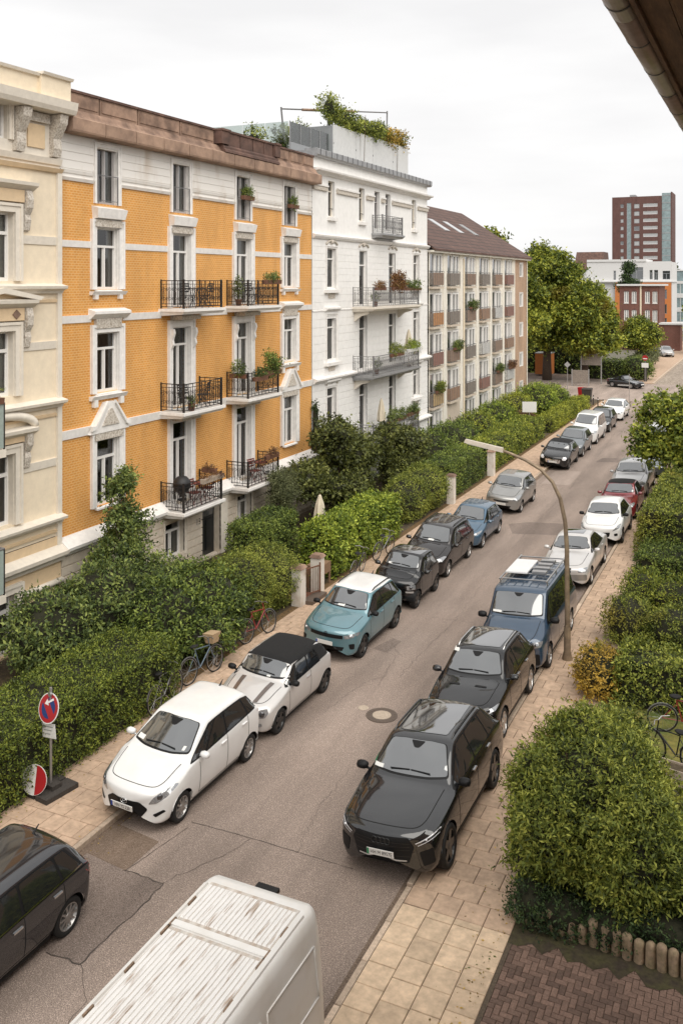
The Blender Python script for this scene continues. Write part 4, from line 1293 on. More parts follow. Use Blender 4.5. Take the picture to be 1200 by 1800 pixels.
# moss strip below the palisades
mb = MB(); line = []
for k in range(26):
    t = k / 25
    x = -4.0 + 5.0 * t
    line.append((x, 15.30 - .10 * t - random.uniform(.18, .50)))
vs = [(x, y, .086) for x, y in line] + [(x, 15.5, .086) for x, y in line]
n = len(line)
mb.add(vs, [(i, i + 1, n + i + 1, n + i) for i in range(n - 1)]).build('moss', 'moss', dv)
# ------------------------------------------------------------------ facade kit (local x = outwards, y = along the wall, z = up)
def glassmat(name, tint=(.55, .57, .57), refl=.10, rough=.02):
    m, nt, b = _mat(name)
    N, L = nt.nodes, nt.links
    N.remove(b)
    tr = N.new('ShaderNodeBsdfTransparent'); tr.inputs[0].default_value = (*tint, 1)
    gl = N.new('ShaderNodeBsdfGlossy'); gl.inputs['Roughness'].default_value = rough
    lw = N.new('ShaderNodeLayerWeight'); lw.inputs['Blend'].default_value = .35
    mr = N.new('ShaderNodeMapRange'); mr.inputs['To Min'].default_value = refl; mr.inputs['To Max'].default_value = .95
    L.new(lw.outputs['Fresnel'], mr.inputs[0])
    mx = N.new('ShaderNodeMixShader')
    L.new(mr.outputs[0], mx.inputs[0]); L.new(tr.outputs[0], mx.inputs[1]); L.new(gl.outputs[0], mx.inputs[2])
    L.new(mx.outputs[0], N['Material Output'].inputs['Surface'])
    return m
glassmat('window_glass', refl=.07)
mat('far_glass', (.05, .055, .06), .06, coat=1, coat_ior=2.2)
mat('far_glass_pale', (.36, .36, .36), .12, coat=1, coat_ior=2.0, var=.3, scale=2)
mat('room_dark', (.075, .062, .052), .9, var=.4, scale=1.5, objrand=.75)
mat('curtain', (.52, .495, .46), .9, var=.15, scale=3, objrand=.35)
mat('frame_white', (.78, .76, .73), .5)
mat('frame_grey', (.45, .43, .42), .5)
mat('stucco_white', (.80, .775, .745), .8, var=.10, scale=2.0, bump=.12, bscale=30)
mat('stucco_stained', (.80, .77, .73), .85, col2=(.56, .47, .38), scale=1.6, thr=(.52, .82), stretch=(1, 1, .35), bump=.1)
mat('stucco_cream', (.78, .67, .51), .85, var=.07, scale=1.5, bump=.1)
mat('stucco_peach', (.70, .53, .34), .85, var=.08, scale=1.5, bump=.1)
mat('stucco_pale', (.72, .66, .57), .8, var=.08, scale=2, bump=.1)
mat('plaster_ground', (.64, .56, .46), .85, var=.10, scale=2, bump=.15)
mat('white_plaster', (.84, .825, .80), .8, var=.06, scale=1.2, bump=.08)
mat('ornament', (.64, .59, .52), .85, col2=(.34, .28, .22), scale=18, thr=(.42, .7), bump=1.0, bscale=22)
mat('sandstone', (.33, .215, .155), .9, col2=(.12, .075, .055), scale=1.6, thr=(.38, .72), var=.2, bump=.25)
mat('sandstone_light', (.37, .245, .175), .9, col2=(.20, .13, .095), scale=1.6, thr=(.4, .75), var=.15, bump=.2)
mat('sandstone_dark', (.15, .085, .065), .9, col2=(.085, .05, .04), scale=2, var=.2)
mat('zinc', (.34, .34, .345), .5, metal=.5, var=.2, scale=3)
mat('zinc_dark', (.085, .085, .09), .55, metal=.3)
mat('iron', (.014, .012, .012), .6)
mat('iron_grey', (.20, .195, .195), .6, metal=.3)
mat('door_dark', (.012, .014, .015), .35, var=.3)

def brickmat(name, c1, c2, mortar, bw=.25, bh=.075, ms=.010, axis='y', var=.25, off=.5):
    m, nt, b = _mat(name)
    N, L = nt.nodes, nt.links
    tc = N.new('ShaderNodeTexCoord')
    sp = N.new('ShaderNodeSeparateXYZ'); L.new(tc.outputs['Object'], sp.inputs[0])
    cb = N.new('ShaderNodeCombineXYZ'); L.new(sp.outputs['Y' if axis == 'y' else 'X'], cb.inputs[0]); L.new(sp.outputs['Z'], cb.inputs[1])
    br = N.new('ShaderNodeTexBrick')
    br.inputs['Color1'].default_value = (*c1, 1); br.inputs['Color2'].default_value = (*c2, 1); br.inputs['Mortar'].default_value = (*mortar, 1)
    br.inputs['Scale'].default_value = 1.0; br.inputs['Mortar Size'].default_value = ms
    br.inputs['Brick Width'].default_value = bw; br.inputs['Row Height'].default_value = bh
    br.offset = off
    L.new(cb.outputs[0], br.inputs['Vector'])
    n = N.new('ShaderNodeTexNoise'); n.inputs['Scale'].default_value = .5; n.inputs['Detail'].default_value = 6; n.inputs['Roughness'].default_value = .65
    mpz = N.new('ShaderNodeMapping'); mpz.inputs['Scale'].default_value = (1.6, 1.6, .45)
    L.new(tc.outputs['Object'], mpz.inputs[0]); L.new(mpz.outputs[0], n.inputs['Vector'])
    mr = N.new('ShaderNodeMapRange'); mr.inputs['From Min'].default_value = .3; mr.inputs['From Max'].default_value = .7
    mr.inputs['To Min'].default_value = 1 - var; mr.inputs['To Max'].default_value = 1 + var * .6
    L.new(n.outputs['Fac'], mr.inputs[0])
    vm = N.new('ShaderNodeVectorMath'); vm.operation = 'SCALE'
    L.new(br.outputs['Color'], vm.inputs[0]); L.new(mr.outputs[0], vm.inputs['Scale'])
    L.new(vm.outputs[0], b.inputs['Base Color'])
    b.inputs['Roughness'].default_value = .75
    bp = N.new('ShaderNodeBump'); bp.inputs['Strength'].default_value = .5; bp.inputs['Distance'].default_value = .008; bp.invert = True
    L.new(br.outputs['Fac'], bp.inputs['Height']); L.new(bp.outputs[0], b.inputs['Normal'])
    return m
brickmat('brick_orange', (.71, .318, .066), (.63, .265, .050), (.74, .46, .19), .16, .080, .012, var=.17)
brickmat('brick_brown', (.44, .26, .155), (.37, .21, .12), (.48, .38, .29), .25, .08, .012)
brickmat('brick_red', (.20, .065, .045), (.16, .05, .035), (.22, .15, .12), .25, .08, .010)
brickmat('brick_tower', (.135, .060, .050), (.115, .052, .043), (.16, .10, .09), .4, .16, .010)
brickmat('roof_tile', (.145, .078, .058), (.10, .052, .040), (.045, .025, .02), .30, .30, .035, axis='y', var=.3)

def wall(parent, y0, y1, z0, z1, op, m, x=0.0, rev=.30, name='wall'):
    """wall sheet with openings [(ya,yb,za,zb)] and their reveals"""
    ys = sorted({y0, y1, *[v for o in op for v in o[:2] if y0 < v < y1]})
    zs = sorted({z0, z1, *[v for o in op for v in o[2:4] if z0 < v < z1]})
    mb = MB()
    for a, b in zip(ys, ys[1:]):
        run = None
        for c, d in zip(zs, zs[1:]):
            cy, cz = (a + b) / 2, (c + d) / 2
            hole = any(o[0] < cy < o[1] and o[2] < cz < o[3] for o in op)
            if hole:
                if run: mb.add([(x, a, run[0]), (x, b, run[0]), (x, b, run[1]), (x, a, run[1])], [(0, 1, 2, 3)]); run = None
            else:
                run = (run[0], d) if run else (c, d)
        if run: mb.add([(x, a, run[0]), (x, b, run[0]), (x, b, run[1]), (x, a, run[1])], [(0, 1, 2, 3)])
    for a, b, c, d in op:
        a_, b_, c_, d_ = max(a, y0), min(b, y1), max(c, z0), min(d, z1)
        if a_ >= b_ or c_ >= d_: continue
        q = x - rev
        mb.add([(x, a_, c_), (q, a_, c_), (q, a_, d_), (x, a_, d_)], [(0, 1, 2, 3)])
        mb.add([(x, b_, c_), (x, b_, d_), (q, b_, d_), (q, b_, c_)], [(0, 1, 2, 3)])
        if d_ == d: mb.add([(x, a_, d_), (q, a_, d_), (q, b_, d_), (x, b_, d_)], [(0, 1, 2, 3)])
        if c_ == c: mb.add([(x, a_, c_), (x, b_, c_), (q, b_, c_), (q, a_, c_)], [(0, 1, 2, 3)])
    return mb.build(name, m, parent)

def cut(y0, y1, spans):
    """split an interval by excluded spans"""
    out = [(y0, y1)]
    for a, b in spans:
        nx = []
        for c, d in out:
            if b <= c or a >= d: nx.append((c, d)); continue
            if a > c: nx.append((c, a))
            if b < d: nx.append((b, d))
        out = nx
    return [(a, b) for a, b in out if b - a > .04]

def courses(parent, y0, y1, z0, z1, step, op, m, x=0.0, d=.03, gap=.03, name='stone_course'):
    n = int(round((z1 - z0) / step)); st = (z1 - z0) / n
    for i in range(n):
        a, b = z0 + i * st + gap / 2, z0 + (i + 1) * st - gap / 2
        for c, e in cut(y0, y1, [(o[0], o[1]) for o in op if o[2] < (a + b) / 2 < o[3]]):
            MB().hexa([(x - .02, c, a), (x - .02, e, a), (x - .02, e, b), (x - .02, c, b), (x + d, c, a + .006), (x + d, e, a + .006), (x + d, e, b - .006), (x + d, c, b - .006)]).build(name, m, parent)

def band(parent, y0, y1, z0, z1, proj, m, name='string_course', spans=(), x=0.0, slope=0.0):
    for c, e in cut(y0, y1, spans):
        MB().hexa([(x - .03, c, z0), (x - .03, e, z0), (x + proj * .55, e, z0), (x + proj * .55, c, z0), (x - .03, c, z1), (x - .03, e, z1), (x + proj, e, z1 - slope), (x + proj, c, z1 - slope)]).build(name, m, parent)

def cornice(parent, y0, y1, prof, m, name='cornice', x=0.0):
    """prof [(x,z)] closed outline extruded along y"""
    return MB().prism([(a + x, b) for a, b in prof], lambda a, b, d: (a, d, b), y0, y1).build(name, m, parent)

def window(parent, yc, z0, z1, w, x=0.0, rec=.20, frame='frame_white', transom=.28, mull=True, curtain=0, room=True, sill=None, casing=None,
           cw=.2, cp=.07, glass='window_glass', name='window', fw=.06, open_=False, roomd=.8):
    """one window: the frame is the part; panes, sill, casing, room and curtain hang below it"""
    a, b = yc - w / 2, yc + w / 2
    xo = x - rec
    mb = MB()
    def bar(y0, y1, za, zb, p=.05): mb.box(xo - .03, xo + p, y0, y1, za, zb)
    bar(a, a + fw, z0, z1); bar(b - fw, b, z0, z1); bar(a + fw, b - fw, z0, z0 + fw * 1.4); bar(a + fw, b - fw, z1 - fw, z1)
    zt = z1 - (z1 - z0) * transom if transom else None
    if zt: bar(a + fw, b - fw, zt - fw * .75, zt + fw * .55, .065)
    ztop = zt - fw * .75 if zt else z1 - fw
    if mull: bar(yc - fw * .6, yc + fw * .6, z0 + fw * 1.4, ztop, .062)
    # thin sash lines
    for (p, q) in ([(a + fw, yc - fw * .6), (yc + fw * .6, b - fw)] if mull else [(a + fw, b - fw)]):
        s_ = .028
        mb.box(xo - .02, xo + .02, p, p + s_, z0 + fw * 1.4, ztop); mb.box(xo - .02, xo + .02, q - s_, q, z0 + fw * 1.4, ztop)
    wo = mb.build(name, frame, parent)
    xp = xo - .012
    def pane(y0, y1, za, zb):
        MB().add([(xp, y0, za), (xp, y1, za), (xp, y1, zb), (xp, y0, zb)], [(0, 1, 2, 3)]).build('pane', glass, wo)
    if mull:
        pane(a + fw, yc - fw * .5, z0 + fw, ztop + .01); pane(yc + fw * .5, b - fw, z0 + fw, ztop + .01)
    else: pane(a + fw, b - fw, z0 + fw, ztop + .01)
    if zt: pane(a + fw, b - fw, zt + fw * .4, z1 - fw * .9)
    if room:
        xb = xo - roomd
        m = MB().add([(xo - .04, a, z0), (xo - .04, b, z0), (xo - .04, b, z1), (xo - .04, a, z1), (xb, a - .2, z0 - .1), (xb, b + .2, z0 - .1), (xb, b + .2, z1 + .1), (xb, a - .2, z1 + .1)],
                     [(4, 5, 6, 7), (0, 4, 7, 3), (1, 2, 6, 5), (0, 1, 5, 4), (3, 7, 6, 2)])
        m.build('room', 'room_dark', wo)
    if curtain:
        def drape(y0, y1, za, zb):
            n = 9; vs = []; fs = []
            for i in range(n):
                y = lerp(y0, y1, i / (n - 1)); xx = xo - .10 - .02 * (i % 2)
                vs += [(xx, y, za), (xx, y, zb)]
                if i: fs.append((2 * i - 2, 2 * i, 2 * i + 1, 2 * i - 1))
            MB().add(vs, fs).build('curtain', 'curtain', wo, True)
        if curtain == 1: drape(a, a + w * .26, z0, z1); drape(b - w * .26, b, z0, z1)
        elif curtain == 2: drape(a, b, lerp(z0, z1, .0), lerp(z0, z1, .45))
        elif curtain == 3: drape(yc - .02, b, z0, z1)
        elif curtain == 4: drape(a, b, lerp(z0, z1, .55), z1)
    if sill:
        MB().hexa([(x - rec + .02, a - .04, z0 - .07), (x - rec + .02, b + .04, z0 - .07), (x + sill, b + .04, z0 - .085), (x + sill, a - .04, z0 - .085),
                   (x - rec + .02, a - .04, z0 + .004), (x - rec + .02, b + .04, z0 + .004), (x + sill, b + .04, z0 - .03), (x + sill, a - .04, z0 - .03)]).build('sill', casing or frame, wo)
    if casing:
        m = MB()
        m.box(x - .02, x + cp, a - cw, a, z0 - .0, z1 + cw); m.box(x - .02, x + cp, b, b + cw, z0, z1 + cw); m.box(x - .02, x + cp, a, b, z1, z1 + cw)
        m.box(x + cp - .005, x + cp + .035, a - cw, a - cw * .66, z0, z1 + cw); m.box(x + cp - .005, x + cp + .035, b + cw * .66, b + cw, z0, z1 + cw)
        m.box(x + cp - .006, x + cp + .034, a - cw * .66, b + cw * .66, z1 + cw * .66, z1 + cw)
        for (p0, p1, q0, q1) in ((a - .001, a + .014, z0, z1), (b - .014, b + .001, z0, z1), (a + .014, b - .014, z1 - .014, z1 + .001)):
            m.box(xo + .03, x + .002, p0, p1, q0, q1)
        m.build('casing', casing, wo)
    return wo

_RAILS = {}
def scroll(mb, cy, cz, r, flip, r0=.008):
    pts = []
    for k in range(15):
        t = k / 14
        an = math.pi * (.5 + 2.6 * t) * flip
        rr = r * (1 - .72 * t)
        pts.append((0, cy + rr * math.cos(an) + (0), cz + rr * math.sin(an)))
    mb.tube(pts, r0, 4, False)

def rail_panel(width, h=1.02, kind='scroll', m='iron'):
    """iron railing panel in the y-z plane, y 0..width, z 0..h"""
    k = (round(width, 2), h, kind, m)
    if k in _RAILS: return _RAILS[k]
    mb = MB()
    mb.box(-.018, .018, 0, width, h - .03, h); mb.box(-.012, .012, 0, width, .05, .075); mb.box(-.010, .010, 0, width, .16, .18); mb.box(-.010, .010, 0, width, h - .15, h - .13)
    mb.box(-.02, .02, 0, .04, 0, h + .03); mb.box(-.02, .02, width - .04, width, 0, h + .03)
    n = max(2, int(round(width / (.27 if kind == 'scroll' else .22))))
    s = width / n
    for i in range(n):
        c = (i + .5) * s
        if i: mb.box(-.009, .009, i * s - .009, i * s + .009, .06, h - .02)
        if kind == 'scroll':
            zc = h * .5
            for sg in (-1, 1):
                scroll(mb, c + sg * s * .20, zc + h * .19, s * .27, sg); scroll(mb, c + sg * s * .20, zc - h * .16, s * .27, -sg)
            mb.tube([(0, c, .18), (0, c, h - .14)], .007, 4)
            pts = [(0, c + s * .16 * math.cos(a), zc + h * .13 * math.sin(a)) for a in np.linspace(0, 2 * math.pi, 11)]
            mb.tube(pts, .007, 4, False)
        else:
            for t in (.25, .5, .75): mb.tube([(0, (i + t) * s, .07), (0, (i + t) * s, h - .02)], .007, 4)
            scroll(mb, c, h * .5, s * .4, 1)
    me = mb.mesh('railing'); me.materials.append(MATS[m])
    _RAILS[k] = me
    return me

def balcony(parent, y0, y1, z, depth=1.0, slab='stucco_white', m='iron', kind='scroll', h=1.02, x=0.0, brackets=True, under=None):
    e = .10
    sl = MB()
    sl.hexa([(x - .02, y0 - e + .06, z - .26), (x - .02, y1 + e - .06, z - .26), (x + depth - .02, y1 + e - .06, z - .20), (x + depth - .02, y0 - e + .06, z - .20),
             (x - .02, y0 - e, z - .10), (x - .02, y1 + e, z - .10), (x + depth + e - .03, y1 + e, z - .10), (x + depth + e - .03, y0 - e, z - .10)])
    sl.box(x - .02, x + depth + e, y0 - e - .02, y1 + e + .02, z - .10, z)
    b = sl.build('balcony', slab, parent)
    link('railing', rail_panel(y1 - y0, h, kind, m), None, b, loc=(x + depth, y0, z + .01))
    link('railing', rail_panel(depth - .02, h, kind, m), None, b, loc=(x + .0, y0 + .02, z + .01), rot=(0, 0, R(-90)))
    link('railing', rail_panel(depth - .02, h, kind, m), None, b, loc=(x + .0, y1 - .02, z + .01), rot=(0, 0, R(-90)))
    if brackets:
        for yy in (y0 + .25, y1 - .25):
            MB().prism([(x - .01, z - .25), (x + depth * .75, z - .25), (x + depth * .7, z - .36), (x + depth * .35, z - .46), (x + .10, z - .72), (x - .01, z - .78)], lambda a, c, d: (a, d, c), yy - .09, yy + .09).build('bracket', under or slab, b)
    return b
# ------------------------------------------------------------------ orange brick house
XF = -20.1
def orange_house():
    root = empty('orange_house', (XF, 0, 0), 0, 'orange brick apartment house with white window surrounds and iron balconies', 'building')
    Y0, Y1 = 22.18, 39.36
    cA, cB, cC, cD = 24.42, 28.62, 33.05, 37.10
    op, wins = [], []
    W = 1.14
    for c in (cA, cB, cC, cD):
        door = c in (cB, cC)
        f4 = (c, 13.5, 15.36, 1.06); f3 = (c, 9.98 if door else 10.68, 12.72, W); f2 = (c, 6.25 if door else 7.28, 9.26, W); f1 = (c, 2.72 if door else 3.55, 5.72, W)
        wins.append((c, door, f4, f3, f2, f1))
        for f in (f4, f3, f2, f1): op.append((f[0] - f[3] / 2, f[0] + f[3] / 2, f[1], f[2]))
    gop = [(27.55, 28.75, .75, 2.15), (29.95, 31.25, .15, 2.22), (32.5, 33.6, .75, 2.2), (36.5, 37.6, .75, 2.2)]
    wall(root, Y0, Y1, 2.9, 14.15, op, 'brick_orange')
    wall(root, Y0, Y1, 14.15, 15.6, op, 'stucco_stained', name='upper_wall')
    wall(root, Y0, Y1, -.1, 2.9, gop + [o for o in op if o[2] < 2.9], 'plaster_ground', x=.04, rev=.34, name='base_wall')
    courses(root, Y0, Y1, .25, 2.35, .30, gop, 'plaster_ground', x=.05, d=.035, gap=.035)
    courses(root, Y0, Y1, 14.50, 15.56, .27, op, 'stucco_stained', x=0, d=.022, gap=.014, name='plaster_course')
    # plinth ledge with sloping top
    for c, e in cut(Y0 - .05, Y1, [(cB - W / 2, cB + W / 2), (cC - W / 2, cC + W / 2)]):
        cornice(root, c, e, [(-.02, 2.38), (.16, 2.40), (.20, 2.52), (.38, 2.58), (.40, 2.68), (.06, 2.96), (-.02, 2.96)], 'stucco_white', 'plinth_ledge')
    spans = [(c - W / 2 - .24, c + W / 2 + .24) for c in (cA, cB, cC, cD)]
    band(root, Y0, Y1, 12.03, 12.24, .06, 'stucco_white', spans=spans)
    bsp = [(cB - 1.25, cB + 1.25), (cC - 1.25, cC + 1.25)]
    band(root, Y0, Y1, 9.62, 9.86, .07, 'stucco_white', spans=bsp + [spans[0], spans[3]])
    band(root, Y0, Y1, 5.98, 6.26, .08, 'stucco_white', spans=bsp + [spans[0], spans[3]])
    band(root, Y0, Y1, 14.12, 14.22, .10, 'stucco_stained', spans=[(f[0] - .72, f[0] + .72) for f in (w[2] for w in wins)])
    band(root, Y0, Y1, 14.36, 14.46, .07, 'stucco_stained', spans=[(f[0] - .72, f[0] + .72) for f in (w[2] for w in wins)])
    for k, yq in enumerate((Y0 + .02, Y1 - .24)):
        MB().box(-.02, .05, yq, yq + .22, 2.96, 14.1).build('corner_strip', 'stucco_white', root) if k == 5 else None
    for i, (c, door, f4, f3, f2, f1) in enumerate(wins):
        # attic: grey frame, French rail, block sill
        w4 = window(root, c, f4[1], f4[2], f4[3], rec=.16, frame='frame_grey', transom=0, curtain=(3, 1, 1, 3)[i], casing='stucco_white', cw=.14, cp=.05)
        MB().box(.05, .075, c - .50, c + .50, 14.42, 14.45).box(.05, .07, c - .50, c + .50, 13.60, 13.62).box(.05, .075, c - .51, c - .48, 13.5, 14.45).box(.05, .075, c + .48, c + .51, 13.5, 14.45).build('window_rail', 'iron_grey', w4)
        if i in (2, 3):
            pass
        MB().hexa([(-.02, c - .70, 12.98), (-.02, c + .70, 12.98), (.22, c + .70, 13.02), (.22, c - .70, 13.02), (-.02, c - .76, 13.42), (-.02, c + .76, 13.42), (.28, c + .76, 13.34), (.28, c - .76, 13.34)]).build('sill_block', 'stucco_white', w4)
        # third floor
        w3 = window(root, c, f3[1], f3[2], W, rec=.16, transom=.30 if not door else .24, curtain=(1, 1, 3, 4)[i], casing='stucco_white', cw=.26, cp=.08, sill=None if door else .16)
        MB().box(-.02, .13, c - .66, c + .66, 12.74, 12.97).build('frieze', 'ornament', w3)
        if not door:
            for s_ in (-.62, .62): MB().box(.0, .12, c + s_ - .08, c + s_ + .08, 10.36, 10.58).build('sill_bracket', 'stucco_white', w3)
            band(w3, c - .86, c + .86, 10.50, 10.62, .20, 'stucco_white', name='sill_moulding')
        # second floor
        w2 = window(root, c, f2[1], f2[2], W, rec=.16, transom=.27 if not door else .22, curtain=(0, 0, 1, 1)[i], casing='stucco_white', cw=.26, cp=.08, sill=None if door else .16)
        if not door:
            MB().box(-.02, .12, c - .64, c + .64, 9.40, 9.72).build('frieze', 'ornament', w2)
            cornice(w2, c - .92, c + .92, [(-.02, 9.70), (.10, 9.72), (.30, 9.88), (.30, 9.97), (-.02, 10.06)], 'stucco_white', 'window_cap')
            band(w2, c - .88, c + .88, 7.06, 7.20, .20, 'stucco_white', name='sill_moulding')
            for s_ in (-.66, .66): MB().box(.0, .13, c + s_ - .09, c + s_ + .09, 6.84, 7.06).build('sill_bracket', 'stucco_white', w2)
        else:
            MB().box(-.02, .12, c - .64, c + .64, 9.50, 9.70).build('frieze', 'ornament', w2)
            for s_ in (-.72, .72): MB().prism([(0, 8.45), (.06, 8.45), (.16, 8.62), (.12, 8.8), (.2, 9.05), (.16, 9.2), (0, 9.2)], lambda a, b, d: (a + .06, d, b), c + s_ - .06, c + s_ + .06).build('console', 'stucco_white', w2)
        # first floor
        w1 = window(root, c, f1[1], f1[2], W, rec=.16, transom=.28 if not door else .22, curtain=(0, 0, 0, 1)[i], casing='stucco_white', cw=.26, cp=.08, sill=None if door else .14)
        if not door:
            # triangular pediment with swept feet joined to the string course
            MB().prism([(-.98, 5.98), (-.80, 6.26), (-.22, 6.96), (.22, 6.96), (.80, 6.26), (.98, 5.98)], lambda a, b, d: (d, c + a, b), -.02, .16).build('pediment', 'stucco_white', w1)
            MB().prism([(-.42, 6.20), (-.06, 6.74), (.06, 6.74), (.42, 6.20)], lambda a, b, d: (d, c + a, b), .15, .20).build('pediment_relief', 'ornament', w1)
            for s_ in (-1, 1):
                MB().prism([(s_ * .98, 6.26), (s_ * .80, 6.26), (s_ * .20, 7.00), (s_ * .20, 6.90), (s_ * .78, 6.14), (s_ * .98, 6.10)], lambda a, b, d: (d, c + a, b), .14, .24).build('pediment_moulding', 'stucco_white', w1)
            MB().box(-.02, .14, c - .70, c + .70, 5.74, 5.97).build('frieze', 'ornament', w1)
    # balconies
    for c in (cB, cC):
        for z in (9.96, 6.24, 2.66):
            b = balcony(root, c - 1.25, c + 1.25, z, 1.02, brackets=(z < 3 and False))
            MB().box(.02, .5, c - .62, c + .62, z - .42, z - .26).build('ceiling_ornament', 'ornament', b)
    # door with panels, ground windows, house number
    d = MB().box(-.30, -.24, 29.95, 31.25, .15, 2.22).build('door', 'door_dark', root)
    for y in (30.10, 30.65): MB().box(-.245, -.215, y, y + .45, .35, 1.55).build('door_panel', 'door_dark', d)
    MB().box(-.245, -.225, 30.05, 31.15, 1.68, 2.12).build('pane', 'far_glass', d)
    MB().tube([(-.19, 30.58, .95), (-.19, 30.58, 1.35)], .015, 6).build('handle', 'chrome', d)
    MB().box(.04, .10, 31.25, 31.75, .1, 2.35).build('door_pilaster', 'stucco_pale', root)
    t = text_mesh('13', .34)
    o = link('house_number', t, 'ink', root, loc=(.094, 29.66, 1.72), rot=(R(90), 0, R(90)))
    for a, b_, z0, z1 in (gop[0], gop[2], gop[3]):
        window(root, (a + b_) / 2, z0, z1, b_ - a, x=.04, rec=.22, transom=.3, casing='stucco_pale', cw=.12, cp=.06, curtain=1)
    # cornice: slabs, mouldings, parapet panels of brown stone
    n = 11
    for i in range(n):
        a = Y0 + .02 + (Y1 - Y0 + .1) * i / n; b_ = Y0 + .02 + (Y1 - Y0 + .1) * (i + 1) / n - .035
        cornice(root, a, b_, [(-.3, 15.58), (.50, 15.60), (.52, 15.66), (.52, 16.02), (.46, 16.06), (-.3, 16.06)], 'sandstone_light', 'cornice_slab')
    for a, b_ in ((Y0 - .1, 30.9), (35.3, Y1)):
        cornice(root, a, b_, [(-.3, 16.06), (.40, 16.06), (.30, 16.16), (.26, 16.24), (.20, 16.34), (-.3, 16.34)], 'sandstone', 'cornice_moulding')
    cornice(root, 30.9, 35.3, [(-.3, 16.06), (.54, 16.06), (.52, 16.16), (.44, 16.22), (.44, 16.30), (.36, 16.38), (-.3, 16.38)], 'sandstone_dark', 'cornice_moulding')
    segs = [(Y0 - .05, 23.9), (23.92, 25.9), (25.92, 28.4), (28.42, 30.7), (30.72, 31.35), (31.37, 32.3), (32.32, 33.3), (33.32, 34.2), (34.22, 35.0), (35.02, 35.5), (35.52, 36.9), (36.92, 38.2), (38.22, Y1 - .02)]
    for k, (a, b_) in enumerate(segs):
        mid = 4 <= k <= 9
        pj = .34 if mid else .12
        if k in (4, 9): pj = .46
        ob = MB().box(-.35, pj, a + .02, b_ - .02, 16.36 if not mid else 16.39, 16.90).build('parapet_panel', 'sandstone_dark' if mid else 'sandstone', root)
        MB().box(-.38, pj + .05, a, b_, 16.90, 16.98).build('coping', 'sandstone_dark', ob)
        if not mid: MB().box(pj - .01, pj + .025, a + .10, b_ - .10, 16.46, 16.82).build('panel_face', 'sandstone', ob)
    # body behind the facade and the roof
    MB().box(-13, -1.4, Y0, Y1, 0, 15.6).build('house_body', 'room_dark', root)
    MB().box(-13, -.3, Y0, Y1, 15.6, 16.4).build('roof', 'zinc_dark', root)
    return root
OR = orange_house()

